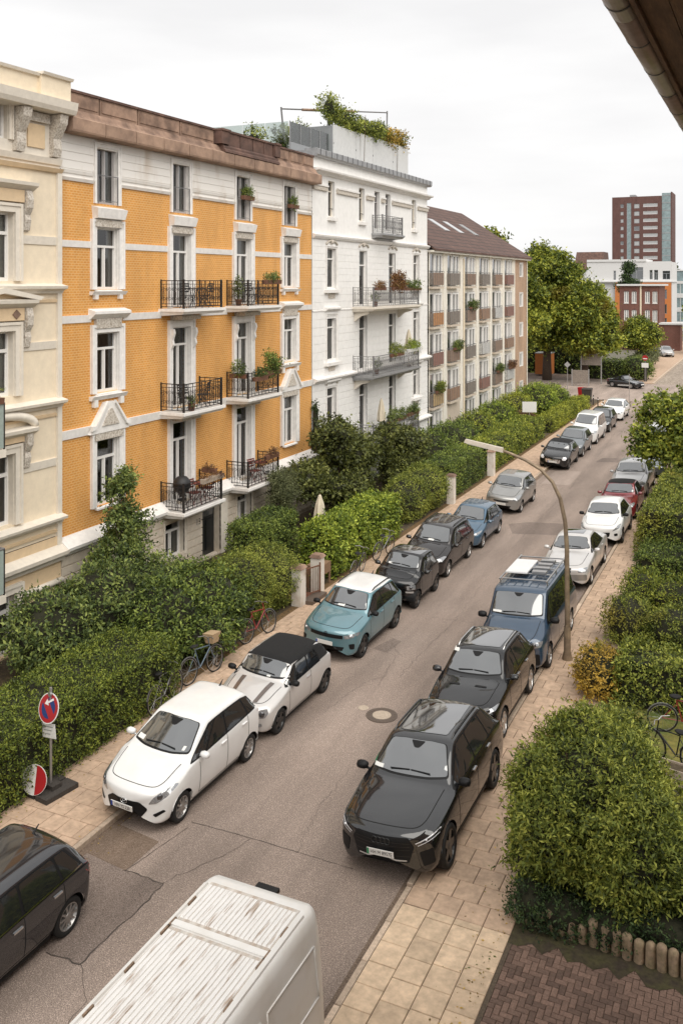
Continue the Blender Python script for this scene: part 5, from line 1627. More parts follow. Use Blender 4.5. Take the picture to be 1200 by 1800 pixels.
# ------------------------------------------------------------------ cream house at the left edge
def cream_house():
    root = empty('cream_house', (-20.05, 0, 0), 0, 'cream stucco house with ornate pediments at the left edge', 'building')
    Y0, Y1 = 12.0, 22.14
    cs = (19.55, 15.6)
    W = 1.34
    fl = [(.12, 1.9), (3.86, 5.95), (7.6, 9.5), (10.95, 12.95)]
    op = [(c - W / 2, c + W / 2, a, b) for c in cs for a, b in fl] + [(c - .45, c + .45, 15.05, 16.1) for c in cs]
    wall(root, Y0, Y1, 3.1, 14.3, op, 'stucco_cream')
    wall(root, Y0, Y1, 14.3, 16.1, op, 'stucco_pale', name='attic_wall')
    wall(root, Y0, Y1, -.1, 3.1, op, 'stucco_peach', x=.05, name='base_wall')
    for z0, z1, pj, m in ((14.52, 14.70, .12, 'stucco_pale'), (14.28, 14.40, .18, 'stucco_peach'), (12.05, 12.30, .06, 'stucco_pale'), (8.88, 9.12, .06, 'stucco_pale'), (5.28, 5.52, .06, 'stucco_pale')):
        band(root, Y0, Y1, z0, z1, pj, m, spans=[(c - .95, c + .95) for c in cs] if pj < .1 else ())
    for z in (10.56, 7.06, 3.48):
        cornice(root, Y0, Y1 + .03, [(-.02, z), (.10, z + .02), (.14, z + .10), (.30, z + .16), (.32, z + .24), (-.02, z + .32)], 'stucco_pale', 'string_course')
        cornice(root, Y0, Y1, [(-.02, z - .26), (.05, z - .26), (.06, z - .18), (-.02, z - .16)], 'stucco_peach', 'string_course')
    cornice(root, Y0, Y1 + .05, [(-.02, 2.30), (.16, 2.34), (.22, 2.50), (.34, 2.54), (.36, 2.66), (.08, 2.82), (-.02, 2.82)], 'stucco_pale', 'plinth_ledge')
    for z in (.42, 1.10, 1.72):
        MB().tube([(.09, 20.5, z), (.09, Y1, z)], .10, 10).build('torus_moulding', 'stucco_pale', root, True)
    MB().box(-.02, .09, Y1 - .18, Y1 + .01, 2.82, 14.3).build('corner_strip', 'stucco_pale', root)
    # attic with consoles
    cornice(root, Y0, Y1 + .10, [(-.3, 16.02), (.55, 16.05), (.62, 16.18), (.66, 16.42), (-.3, 16.46)], 'stucco_pale', 'cornice')
    for y in (20.35, 21.85, 18.7, 17.0, 15.0):
        MB().prism([(0, 14.75), (.14, 14.75), (.20, 15.0), (.16, 15.3), (.42, 15.75), (.46, 16.02), (0, 16.02)], lambda a, b, d: (a, d, b), y - .17, y + .17).build('console', 'ornament', root)
    MB().box(-.02, .05, 20.75, 21.45, 14.95, 15.65).build('attic_panel', 'stucco_peach', root)
    MB().box(-.02, .12, 20.6, 21.6, 15.72, 15.98).build('frieze', 'ornament', root)
    cornice(root, Y0, 20.9, [(-.3, 16.44), (.28, 16.44), (.30, 17.02), (-.3, 17.02)], 'stucco_cream', 'parapet')
    cornice(root, 20.9, Y1 + .02, [(-.3, 16.44), (.42, 16.44), (.42, 17.08), (-.3, 17.08)], 'stucco_cream', 'parapet')
    cornice(root, Y0, 20.88, [(-.3, 17.02), (.38, 17.02), (.42, 17.10), (-.3, 17.16)], 'stucco_pale', 'coping')
    cornice(root, 20.88, Y1 + .04, [(-.3, 17.08), (.50, 17.08), (.54, 17.16), (-.3, 17.20)], 'stucco_pale', 'coping')
    for c in cs:
        window(root, c, 15.05, 16.1, .9, rec=.2, transom=0, casing='stucco_pale', cw=.15)
        for k, (a, b) in enumerate(fl):
            w = window(root, c, a, b, W, rec=.24, transom=.30, fw=.075, casing='stucco_pale', cw=.26, cp=.10, curtain=(0, 0, 1, 1)[k], x=.05 if k == 0 else 0)
            if k == 0: continue
            for s_ in (-1, 1):
                yy = c + s_ * 1.10
                MB().prism([(0, b - .55), (.10, b - .5), (.16, b - .2), (.12, b - .05), (.24, b + .15), (.26, b + .42), (.20, b + .66), (0, b + .66)], lambda p, q, d: (p, d, q), yy - .12, yy + .12).build('console', 'ornament', w)
            MB().box(-.02, .16, c - .95, c + .95, b + .30, b + .66).build('frieze', 'stucco_peach', w)
            kk = -.22 if k == 1 else 0
            cornice(w, c - 1.35, c + 1.35, [(-.02, b + .64 + kk), (.12, b + .66 + kk), (.34, b + .80 + kk), (.36, b + .90 + kk), (-.02, b + .96 + kk)], 'stucco_pale', 'window_cap')
            if k == 2:
                for s_ in (-1, 1):
                    MB().prism([(0, b + 1.10), (0, b + 1.26), (s_ * 1.55, b + .98), (s_ * 1.42, b + .88)], lambda p, q, d: (d, c + p, q), -.02, .36).build('pediment_moulding', 'stucco_pale', w)
                MB().prism([(-1.1, b + .92), (1.1, b + .92), (0, b + 1.14)], lambda p, q, d: (d, c + p, q), -.02, .12).build('pediment_field', 'stucco_peach', w)
                MB().prism([(-.16, b + .48), (0, b + .34), (.16, b + .48), (0, b + .62)], lambda p, q, d: (d, c + .62 + p, q), .15, .19).build('lozenge', 'sandstone', w)
            if k == 1:
                pts = [(.17, c + 1.35 * math.cos(t), b + .72 + .40 * math.sin(t)) for t in np.linspace(0, math.pi, 13)]
                MB().tube(pts, [.13] * 13, 8).build('pediment_moulding', 'stucco_pale', w, True)
    # glazed balconies seen from their right end
    for z in (2.42, 6.38):
        b = MB().box(-.02, 1.15, 16.0, 18.80, z - .22, z).build('balcony', 'stucco_pale', root)
        MB().box(1.10, 1.13, 16.1, 18.75, z + .04, z + 1.22).build('balcony_pane', 'balcony_glass', b)
        MB().box(.02, 1.08, 18.73, 18.76, z + .04, z + 1.22).build('balcony_pane', 'balcony_glass', b)
        MB().tube([(.0, 18.75, z + 1.26), (1.12, 18.75, z + 1.26), (1.12, 16.05, z + 1.26)], .03, 6).build('hand_rail', 'iron_grey', b)
        MB().tube([(1.12, 18.75, z - .1), (1.12, 18.75, z + 1.26)], .028, 6).build('rail_post', 'iron', b)
    MB().box(-12, -1.5, Y0, Y1 - .02, 0, 15.9).build('house_body', 'room_dark', root)
    MB().box(-12, -.3, Y0, Y1, 15.9, 16.6).build('roof', 'zinc_dark', root)
mat('balcony_glass', (.34, .40, .37), .15, coat=.6, var=.12, scale=3)
cream_house()

# ------------------------------------------------------------------ white house with the roof terrace
def white_house():
    root = empty('white_house', (XF, 0, 0), 0, 'white stucco house with planted roof terrace and grey iron balconies', 'building')
    Y0, Y1 = 39.42, 55.55
    cs = (41.5, 45.45, 49.6, 53.5)
    W = 1.02
    op, fl = [], {}
    for i, c in enumerate(cs):
        dr = i in (1, 2)
        fl[c] = [(.5, 2.2), (2.5 if dr else 3.9, 5.66), (6.05 if dr else 7.0, 9.25), (9.65 if dr else 10.62, 12.62)]
        op += [(c - W / 2, c + W / 2, a, b) for a, b in fl[c]]
    att = (41.55, 45.3, 47.4, 49.0, 53.2)
    aop = [(c - .36, c + .36, 13.9 if c in (47.4, 49.0) else 14.2, 15.98) for c in att]
    wall(root, Y0, Y1, -.1, 17.0, op + aop, 'white_plaster', rev=.26)
    courses(root, Y0, Y1, 2.6, 5.95, .335, op, 'white_plaster', d=.03, gap=.03)
    courses(root, Y0, Y1, 6.3, 9.5, .40, op, 'white_plaster', d=.02, gap=.018)
    courses(root, Y0, Y1, 9.6, 13.0, .34, op, 'white_plaster', d=.015, gap=.012)
    courses(root, Y0, Y1, .1, 2.2, .30, op, 'white_plaster', d=.04, gap=.04)
    cornice(root, Y0, Y1 + .1, [(-.02, 6.0), (.12, 6.02), (.20, 6.12), (.30, 6.16), (.30, 6.24), (-.02, 6.32)], 'stucco_white', 'string_course')
    cornice(root, Y0, Y1 + .1, [(-.02, 2.24), (.14, 2.26), (.22, 2.36), (.32, 2.40), (.32, 2.48), (-.02, 2.56)], 'stucco_white', 'string_course')
    cornice(root, Y0, Y1 + .06, [(-.02, 13.04), (.10, 13.06), (.18, 13.16), (.20, 13.24), (-.02, 13.30)], 'stucco_white', 'string_course')
    cornice(root, Y0, Y1, [(-.02, 9.48), (.05, 9.50), (.05, 9.56), (-.02, 9.58)], 'stucco_white', 'string_course')
    # frieze with brackets, main cornice, zinc gutter
    for a, b in cut(Y0, Y1, [(c - .55, c + .55) for c in att]):
        MB().box(-.02, .10, a, b, 15.42, 15.62).build('frieze', 'ornament', root)
        MB().box(-.02, .14, a, b, 15.62, 15.70).build('frieze_moulding', 'stucco_white', root)
    cornice(root, Y0, Y1 + .15, [(-.02, 16.18), (.12, 16.20), (.20, 16.30), (.38, 16.34), (.40, 16.42), (-.02, 16.46)], 'stucco_white', 'cornice')
    cornice(root, Y0, Y1 + .12, [(-.4, 16.98), (.22, 17.0), (.30, 17.08), (.30, 17.34), (.24, 17.38), (-.4, 17.38)], 'zinc', 'gutter')
    for y in np.arange(Y0 + .3, Y1, .62):
        MB().box(.30, .315, y, y + .04, 17.06, 17.36).build('gutter_seam', 'zinc_dark', root)
    for c in att:
        dr = c in (47.4, 49.0)
        w = window(root, c, 13.9 if dr else 14.2, 15.98, .72, rec=.20, transom=.28, mull=False, frame='frame_grey' if dr else 'stucco_pale', curtain=0, fw=.045)
        if not dr:
            MB().box(-.02, .16, c - .46, c + .46, 14.0, 14.17).build('sill', 'stucco_white', w)
            MB().box(-.10, -.07, c - .34, c + .34, 14.60, 14.63).build('window_rail', 'iron', w)
    for i, c in enumerate(cs):
        for k, (a, b) in enumerate(fl[c]):
            w = window(root, c, a, b, W, rec=.17, transom=.26, mull=(i in (0, 3) and False), curtain=(3, 0, 1, 4)[k], frame='frame_white', fw=.055, casing='stucco_white' if i in (0, 3) else None, cw=.12, cp=.05)
            if i in (0, 3) and k:
                MB().box(-.02, .24, c - .80, c + .80, a - .22, a - .06).build('sill', 'stucco_white', w)
                if k != 3: cornice(w, c - .80, c + .80, [(-.02, b + .22), (.10, b + .24), (.22, b + .34), (.22, b + .42), (-.02, b + .46)], 'stucco_white', 'window_cap')
                MB().box(-.02, .06, c - .35, c + .35, a - .50, a - .24).build('apron', 'ornament', w)
            if k == 3 or (k == 1 and i in (0, 3)):
                MB().tube([(.06, c + .62 * math.cos(t), b + .16 + .22 * math.sin(t)) for t in np.linspace(.1, math.pi - .1, 9)], .055, 6).build('window_crown', 'ornament', w, True)
                MB().lathe([(0, -.12), (.12, -.08), (.15, 0), (.10, .1), (0, .16)], lambda x, y, z: (.06 + x * .6, c + y, b + .32 + z), 8).build('keystone', 'ornament', w, True)
    for z in (9.62, 6.02, 2.44):
        balcony(root, 44.1, 50.8, z, 1.2, slab='zinc' if z < 9 else 'stucco_pale', m='iron_grey', kind='scroll', under='stucco_pale')
    balcony(root, 46.7, 49.7, 13.62, .62, slab='zinc', m='iron_grey', kind='scroll', h=1.0, brackets=False)
    MB().box(-12, -1.6, Y0 + .02, Y1, 0, 16.9).build('house_body', 'white_plaster', root)
    MB().box(-12, -.4, Y0, Y1, 16.98, 17.30).build('roof', 'zinc', root)
    # corner quoin returns
    MB().box(-12, -.02, Y1 - .02, Y1 + .02, 0, 17.0).build('end_wall', 'white_plaster', root)
    return root
WH = white_house()

# roof terrace: things standing on the white house
mat('panel_grey', (.60, .60, .59), .55, var=.08, scale=2)
mat('panel_dark', (.27, .28, .29), .5, var=.1)
glassmat('milky_glass', (.70, .74, .72), .12, .1)
MATS['milky_glass'].node_tree.nodes['Transparent BSDF'].inputs[0].default_value = (.72, .77, .74, 1)
def terrace():
    x0 = XF - 1.1
    root = empty('roof_planter', (x0, 44.05, 17.36), 0, 'pale grey panelled planter wall on the white house roof', 'planter')
    yy = [0, 2.9, 5.3, 8.4, 11.0]
    for i in range(4):
        MB().box(-.04, .0, yy[i] + .012, yy[i + 1] - .012, .0, 1.95 + .05 * i).build('panel', 'panel_grey', root)
        MB().box(.0, .012, yy[i] + .012, yy[i] + .05, .9, 1.0).build('panel_clip', 'zinc_dark', root)
    MB().box(-2.4, -.04, .0, .05, 0, 1.90).build('end_panel', 'panel_dark', root)
    MB().box(-.64, -.60, .05, 11.0, 0, 1.8).build('back_panel', 'panel_dark', root)
    MB().box(-.60, -.05, .05, 11.0, 1.6, 1.72).build('soil_fill', 'soil', root)
    g = empty('glass_balustrade', (x0 - .2, 39.6, 17.36), 0, 'milky glass balustrade on the white house roof left of the planter', 'balustrade')
    MB().box(-.06, .04, .0, 4.3, 0, .42).build('base', 'panel_dark', g)
    for k in range(4):
        MB().box(-.02, .0, k * 1.08 + .02, k * 1.08 + 1.06, .42, 1.42).build('glass_panel', 'milky_glass', g)
        MB().box(-.03, .02, k * 1.08 - .02, k * 1.08 + .02, 0, 1.45).build('post', 'zinc', g)
    for k in range(5):
        MB().box(-.1 - k * 1.3 - 1.26, -.1 - k * 1.3, -.02, .0, .1, 1.42).build('glass_panel', 'milky_glass', g)
    p = empty('pergola_frame', (-22.5, 40.8, 17.3), 0, 'thin steel awning frame above the roof terrace', 'awning frame')
    MB().tube([(0, .35, .2), (0, -.1, 2.45)], .05, 6).build('post', 'iron_grey', p)
    MB().tube([(0, 13.7, .2), (0, 13.9, 4.6)], .05, 6).build('post', 'iron_grey', p)
    MB().tube([(0, -.1, 2.36), (0, 13.9, 4.5)], .04, 6).build('beam', 'iron_grey', p)
    for y in (3.4, 7.4): MB().tube([(.06, y - 1.3, 2.36 + .153 * (y - 1.3)), (.06, y + 1.3, 2.36 + .153 * (y + 1.3))], .075, 8).build('awning_roll', 'sandstone_light', p)
    c = empty('flue_pipe', (-22.5, 46.2, 17.2), 0, 'dark upright flue pipe on the roof terrace', 'pipe')
    MB().tube([(0, 0, 0), (0, 0, 4.05)], .085, 10).build('pipe', 'zinc_dark', c)
    MB().tube([(0, 0, 4.05), (0, 0, 4.15)], .12, 10).build('cap', 'zinc_dark', c)
terrace()

# ------------------------------------------------------------------ post-war block with loggias
mat('block_white', (.77, .725, .64), .8, var=.12, scale=1.5)
mat('block_shadow', (.30, .245, .20), .9, var=.2)
mat('block_beige', (.55, .47, .38), .85, var=.1)
PANELS = [('panel_brown', (.25, .165, .115)), ('panel_rust', (.29, .175, .11)), ('panel_orange', (.42, .20, .075)), ('panel_greybrown', (.22, .185, .155)), ('panel_white', (.55, .54, .52)), ('panel_ochre', (.42, .29, .14)), ('panel_red', (.25, .12, .09))]
for n_, c_ in PANELS: mat(n_, c_, .7, var=.35, scale=4)
def block():
    root = empty('apartment_block', (XF, 0, 0), 0, 'five storey block with stacked coloured balconies and brown tiled gable roof', 'building')
    Y0, Y1 = 55.85, 81.5
    bays = [(55.95, 59.1), (59.45, 62.7), (63.2, 66.55), (66.9, 70.1), (70.4, 73.75), (74.05, 77.15)]
    lev = [.35, 2.85, 5.45, 8.05, 10.65]
    op, wn = [], []
    for i, (a, b) in enumerate(bays):
        for k, z in enumerate(lev):
            if i == 1 and k == 0: continue
            wn.append((i, k, a + .12, b - .62, z + .05, z + 2.2))
            op.append((a + .12, b - .62, z + .05, z + 2.2))
    eop = [(79.0, 79.9, z + .75, z + 1.9) for z in lev]
    wall(root, Y0, 77.2, -.1, 13.0, op, 'block_white', rev=.25)
    wall(root, 77.2, Y1, -.1, 13.0, eop, 'brick_brown', rev=.25, name='brick_wall')
    for o in eop: window(root, (o[0] + o[1]) / 2, o[2], o[3], .9, rec=.06, transom=0, mull=False, casing='frame_white', cw=.11, cp=.03, room=False, glass='far_glass')
    for (a, b) in bays:
        MB().box(-.02, .06, b - .55, b + .12, 0, 12.86).build('pilaster', 'block_white', root)
    for i, k, a, b, z0, z1 in wn:
        dk = .42 * (b - a)
        w = window(root, a + dk + (b - a - dk) / 2, z0 + .45, z1 - .02, b - a - dk, x=0, rec=.05, transom=0, mull=True, room=False, glass='far_glass' if (i + k) % 3 else 'far_glass_pale', fw=.14, sill=.04)
        MB().box(-.14, -.10, a, a + dk, z0, z1).build('balcony_door', 'far_glass', w)
        MB().box(-.10, -.04, a + dk * .82, a + dk, z0, z1).box(-.10, -.05, a, a + dk * .82, z1 - .10, z1).build('door_frame', 'frame_white', w)
        MB().box(-.12, -.06, a + dk, b, z0, z0 + .45).build('breast_wall', 'block_white', w)
    pc = [0, 3, 0, 3, 1, 6, 2, 3, 0, 1, 4, 6, 6, 0, 3, 4, 0, 1, 5, 1, 3, 6, 0, 4]
    q = 0
    for k in (4, 3, 2, 1):
        for i, (a, b) in enumerate(bays):
            z = lev[k]
            e_ = a + 2.05
            bal = MB().box(-.05, .30, a - .05, e_, z - .14, z).build('balcony', 'block_beige', root)
            m = PANELS[pc[q % len(pc)]][0]; q += 1
            MB().box(.25, .275, a + .02, e_ - .03, z + .10, z + .90).build('balcony_panel', m, bal)
            fr = MB()
            fr.tube([(0, a + .0, z + 1.0), (.285, a + .0, z + 1.0), (.285, e_, z + 1.0), (0, e_, z + 1.0)], .022, 5)
            for y in np.linspace(a, e_, 7): fr.tube([(.285, y, z), (.285, y, z + 1.0)], .014, 4)
            for x in (.10, .20): fr.tube([(x, a, z), (x, a, z + 1.0)], .012, 4)
            fr.build('railing', 'iron_grey', bal)
            MB().box(.02, .245, a - .0, a + .02, z + .12, z + .88).build('side_panel', m if i % 2 else 'panel_greybrown', bal)
    # downpipe, eave, roof
    MB().tube([(.10, 62.95, 12.6), (.10, 62.95, .2)], .06, 8).build('downpipe', 'stucco_cream', root)
    MB().tube([(.06, 81.4, 12.9), (.06, 81.4, .2)], .05, 8).build('downpipe', 'block_white', root)
    MB().box(-.3, .35, Y0, Y1 + .2, 12.86, 13.0).build('eave', 'block_white', root)
    # gable roof: ridge 6 m behind the front
    xr, zr = -6.1, 17.3
    ro = MB().hexa([(.45, Y0, 12.98), (.45, Y1 + .3, 12.98), (xr, Y1 + .3, zr - .12), (xr, Y0, zr - .12), (.45, Y0, 13.10), (.45, Y1 + .3, 13.10), (xr, Y1 + .3, zr), (xr, Y0, zr)])
    r_ = ro.build('roof', 'roof_tile', root)
    MB().hexa([(xr, Y0, zr - .12), (xr, Y1 + .3, zr - .12), (-12.6, Y1 + .3, 12.98), (-12.6, Y0, 12.98), (xr, Y0, zr), (xr, Y1 + .3, zr), (-12.6, Y1 + .3, 13.1), (-12.6, Y0, 13.1)]).build('roof', 'roof_tile', root)
    def onroof(y, t): return Vector((lerp(.45, xr, t), y, lerp(13.10, zr, t)))
    for y in (65.5, 69.0, 73.0):
        a, b, c, d = onroof(y, .40), onroof(y + 1.1, .40), onroof(y + 1.1, .62), onroof(y, .62)
        up = Vector((.56, 0, .83)) * .06
        MB().hexa([a, b, c, d, a + up, b + up, c + up, d + up]).build('skylight', 'far_glass_pale' if y < 72 else 'zinc', r_)
    MB().box(xr - .3, xr + .5, 58.8, 60.2, 16.4, 18.1).build('chimney', 'brick_brown', r_)
    MB().add([(.0, Y1, 0), (-12, Y1, 0), (-12, Y1, 13), (xr, Y1, zr - .1), (0, Y1, 13)], [(0, 1, 2, 3, 4)]).build('gable_wall', 'brick_brown', root)
    MB().box(-12, -.30, Y0, Y1 - .05, 0, 12.9).build('house_body', 'block_shadow', root)
    MB().box(-.02, .03, 59.55, 62.1, 0, 2.65).build('entrance_wall', 'block_beige', root)
block()

# ------------------------------------------------------------------ houses beyond the junction
def far_box(name, label, px0, px1, ytop, t, m, depth=10, zbase=0.0):
    """block whose front faces the viewer's side of the junction (along X), front left/right given by pixels at forward distance t"""
    d0, d1 = ray(px0, 497), ray(px1, 497)
    Yp = d0[1] * t
    xa, xb = d0[0] * t, d1[0] * (Yp / d1[1])
    zt = 10.9 + (497 - ytop) / 1620.0 * t
    root = empty(name, (xa, Yp, 0), R(-90), label, 'building')
    return root, xb - xa, zt

mat('far_white', (.66, .655, .65), .7, var=.06)
mat('far_orange', (.52, .175, .045), .7, var=.1)
mat('far_grey', (.30, .31, .32), .6, var=.1)
mat('tower_glass', (.22, .29, .30), .12, coat=.8, var=.35, scale=.35)
def far_houses():
    # red brick two storey house
    root, w, zt = far_box('brick_house', 'red brick house with white arched windows behind the trees', 1088, 1157, 502, 150, 'brick_red')
    zt = 10.4
    ww = [(.7, 1.45), (1.9, 2.65), (3.95, 4.7), (5.1, 5.85)]
    op = [(a, b, z, z + 1.9) for a, b in ww for z in (1.5, 4.6, 7.6)]
    wall(root, 0, w, 0, zt, op, 'brick_red', rev=.2)
    for a, b, z, z1 in op:
        wo = window(root, (a + b) / 2, z, z1, b - a, rec=.12, transom=0, fw=.10, room=False, glass='far_glass_pale', sill=.08)
        MB().prism([(-.5, .0), (-.3, .16), (0, .22), (.3, .16), (.5, .0)], lambda p, q, d: (d, (a + b) / 2 + p * (b - a), z1 - .02 + q), -.05, .02).build('arch', 'brick_tower', wo)
    MB().box(-9, -.4, 0, w, 0, zt - .05).build('house_body', 'brick_red', root)
    MB().box(-9.3, .5, -.4, w + .5, zt, zt + .28).build('roof', 'far_white', root)
    MB().tube([(.08, 3.3, zt), (.08, 3.3, 1)], .14, 8).build('downpipe', 'stucco_cream', root)
    MB().box(-4, -.1, w, w + 3.2, 0, 4.2).build('annex', 'brick_red', root)
    MB().box(-4.2, .1, w + .01, w + 3.5, 4.2, 4.45).build('annex_roof', 'far_white', root)
    # orange and white office house
    root, w, zt = far_box('office_house', 'white upper storey over orange walls behind the brick house', 1030, 1179, 462, 200, 'far_orange')
    wall(root, 6, w, 0, 11.1, [(w - 1.9, w - .9, z, z + 2.0) for z in (1.5, 4.4, 7.5)], 'far_orange', rev=.3)
    for z in (1.5, 4.4, 7.5): window(root, w - 1.4, z, z + 2.0, 1.0, rec=.15, frame='far_grey', transom=0, room=False, glass='far_glass')
    op = [(9.0, 11.7, 11.6, 14.2), (13.0, 13.6, 11.6, 13.6), (13.9, 14.7, 11.5, 13.6), (5.6, 6.1, 11.5, 13.5), (w - 1.8, w - .3, 11.6, 13.4)]
    wall(root, 0, w, 11.1, 15.4, op, 'far_white', x=-.5, rev=.3, name='upper_wall')
    for a, b, z, z1 in op: window(root, (a + b) / 2, z, z1, b - a, x=-.5, rec=.15, frame='far_grey', transom=.3, room=False, glass='far_glass')
    MB().box(-12, -.9, 0, w, 0, 15.3).build('house_body', 'far_white', root)
    MB().box(-12, .1, 0, w + .2, 11.02, 11.25).build('terrace_slab', 'far_white', root)
    MB().box(-12, -.3, 0, 12.3, 15.4, 15.9).build('roof', 'far_white', root)
    # tower
    root, w, zt = far_box('brick_tower', 'tall dark red brick tower block on the skyline', 1075, 1162, 347, 412, 'brick_tower')
    zt = 49.0
    fl = 3.3
    w = (ray(1162, 497)[0] / ray(1162, 497)[1] - ray(1075, 497)[0] / ray(1075, 497)[1]) * root.location.y
    op = []
    kx = w / 87.0
    rows = [zt - 3.2 - fl * i for i in range(9)]
    for i, z in enumerate(rows):
        op += [(15 * kx, 20.5 * kx, z - 1.6, z), (39 * kx, 48.5 * kx, z - 2.0, z), (55 * kx, 80 * kx, z - 1.5, z)]
    op.append((26 * kx, 34 * kx, rows[-1] - 2, rows[0] + .5))
    wall(root, 0, w, 0, zt, op, 'brick_tower', rev=.3)
    for k, (a, b, z, z1) in enumerate(op):
        window(root, (a + b) / 2, z, z1, b - a, rec=.2, transom=0, mull=False, fw=.18, frame='far_white' if (b - a) > 5 else 'far_grey', room=False, glass='tower_glass' if k == len(op) - 1 else ('far_glass_pale' if (b - a) > 5 or k % 5 else 'far_glass'))
    MB().box(-18, -.35, 0, w, 0, zt - .2).build('tower_body', 'brick_tower', root)
    gw = MB().box(-16, -.6, w + .02, w + 3.9, 0, zt + 1.2).build('glass_stair', 'tower_glass', root)
    for i in range(12): MB().box(-.62, -.54, w, w + 4.0, zt - 3.3 * i, zt - 3.3 * i + .35).build('glass_band', 'far_grey', gw)
    MB().box(-16.2, -.5, w + 3.7, w + 4.2, 0, zt + 1.6).build('end_blade', 'brick_tower', root)
    MB().box(-10, -4, 7, 9.5, zt, zt + 1.2).build('plant_room', 'far_grey', root)
    # house with dark red roof left of the tower
    root, w, zt = far_box('red_roof_house', 'low house with dark red roof just left of the tower', 1010, 1057, 443, 230, 'sandstone')
    MB().box(-10, 0, 0, w, 0, 14.2).build('wall', 'far_white', root)
    MB().hexa([(.3, -.3, 14.2), (.3, w + .3, 14.2), (-10, w + .3, 14.2), (-10, -.3, 14.2), (-2.5, -.1, 18.6), (-2.5, w + .05, 18.6), (-9, w + .05, 18.6), (-9, -.1, 18.6)]).build('roof', 'sandstone_dark', root)
    # glass house on the right edge
    root, w, zt = far_box('glass_house', 'pale green glazed building at the right edge behind the street', 1181, 1240, 480, 210, 'far_white')
    op = [(k * 3.2 + .3, k * 3.2 + 3.0, z, z + 2.3) for k in range(2) for z in (2, 5.2, 8.4)]
    wall(root, 0, w, 0, 11.3, op, 'far_white', rev=.2)
    for a, b, z, z1 in op: window(root, (a + b) / 2, z, z1, b - a, rec=.12, transom=0, room=False, frame='far_white', glass='tower_glass')
    MB().box(-8, -.3, 0, w, 0, 11.2).build('house_body', 'far_grey', root)
    MB().box(-8, -1.5, .3, w, 11.3, 13.6).build('upper_storey', 'tower_glass', root)
    MB().box(-8.2, -1.2, .1, w, 13.6, 13.9).build('roof', 'far_white', root)
far_houses()

# ------------------------------------------------------------------ the viewer's own house: eave and gutter overhead
mat('gutter_zinc', (.335, .275, .24), .42, metal=.55, var=.15, scale=3)
mat('eave_wood', (.155, .088, .048), .8, col2=(.09, .05, .03), scale=6, stretch=(3, .3, 3), var=.25, bump=.3)
mat('house_plaster', (.36, .25, .18), .85, var=.1)
def own_house():
    root = empty('eaves_house', (.5, 0, 0), 0, 'brown wooden eave with round metal gutter at top right corner', 'building')
    op = [(y, y + 1.2, z, z + 1.8) for y in range(-8, 12, 4) for z in (1.2, 4.4, 7.6) if True]
    wl_ = wall(root, -14, 14, 0, 12.9, [], 'house_plaster')
    wl_.data.flip_normals()
    for a, b, z, z1 in op: MB().box(-.05, .02, a, b, z, z1).build('window', 'far_glass', root)
    zb = 12.80
    # half round gutter, hung in sections
    y = 1.0
    prof = [(-1.60 + .105 - .105 * math.cos(t), zb + .105 - .105 * math.sin(t)) for t in np.linspace(0, math.pi, 13)]
    inner = [(-1.60 + .105 - .098 * math.cos(t), zb + .105 - .098 * math.sin(t)) for t in np.linspace(math.pi, 0, 13)]
    while y < 14:
        MB().prism(prof + inner, lambda a, b, d: (a, d, b), y, y + 2.99).build('gutter', 'gutter_zinc', root, True)
        y += 3.0
    MB().tube([(-1.60, 1, zb + .108), (-1.60, 16, zb + .108)], .012, 6).build('gutter_bead', 'gutter_zinc', root)
    y = 5.55
    while y < 16:
        br_ = [(-1.60 + .105 - .109 * math.cos(t), zb + .105 - .109 * math.sin(t)) for t in np.linspace(-.1, math.pi + .1, 13)]
        m = MB()
        for (a, b), (c, d) in zip(br_, br_[1:]): m.hexa([(a, y, b), (c, y, d), (c, y + .028, d), (a, y + .028, b), (a * 1.0005, y, b + .006), (c * 1.0005, y, d + .006), (c * 1.0005, y + .028, d + .006), (a * 1.0005, y + .028, b + .006)])
        m.build('gutter_bracket', 'zinc_dark', root)
        y += 1.1
    # fascia and soffit boards
    MB().box(-1.385, -1.35, 0, 16, zb - .02, zb + .26).build('fascia_board', 'eave_wood', root)
    x = -1.345
    for k in range(7):
        MB().box(x, x + .185, 0, 16, zb + .02 + .004 * (k % 2), zb + .05).build('soffit_board', 'eave_wood', root); x += .19
    MB().hexa([(-1.5, 0, zb + .22), (-1.5, 16, zb + .22), (4, 16, zb + 3.4), (4, 0, zb + 3.4), (-1.5, 0, zb + .30), (-1.5, 16, zb + .30), (4, 16, zb + 3.5), (4, 0, zb + 3.5)]).build('roof', 'roof_tile', root)
own_house()
def added_unseen_house():  # out of view; added only for its light and its reflection in the cars
    root = empty('unseen_reflection_house', (7.5, 0, 0), 0, 'unseen plain brown house added on the right for light and reflections', 'building')
    w_ = wall(root, 17, 62, 0, 12.5, [], 'house_plaster'); w_.data.flip_normals()
    for y in range(19, 60, 4):
        for z in (1.2, 4.4, 7.6): MB().box(-.05, .02, y, y + 1.3, z, z + 1.8).build('window', 'far_glass', root)
    MB().box(-.3, 9, 17, 62, 12.5, 12.8).build('roof', 'roof_tile', root)
added_unseen_house()
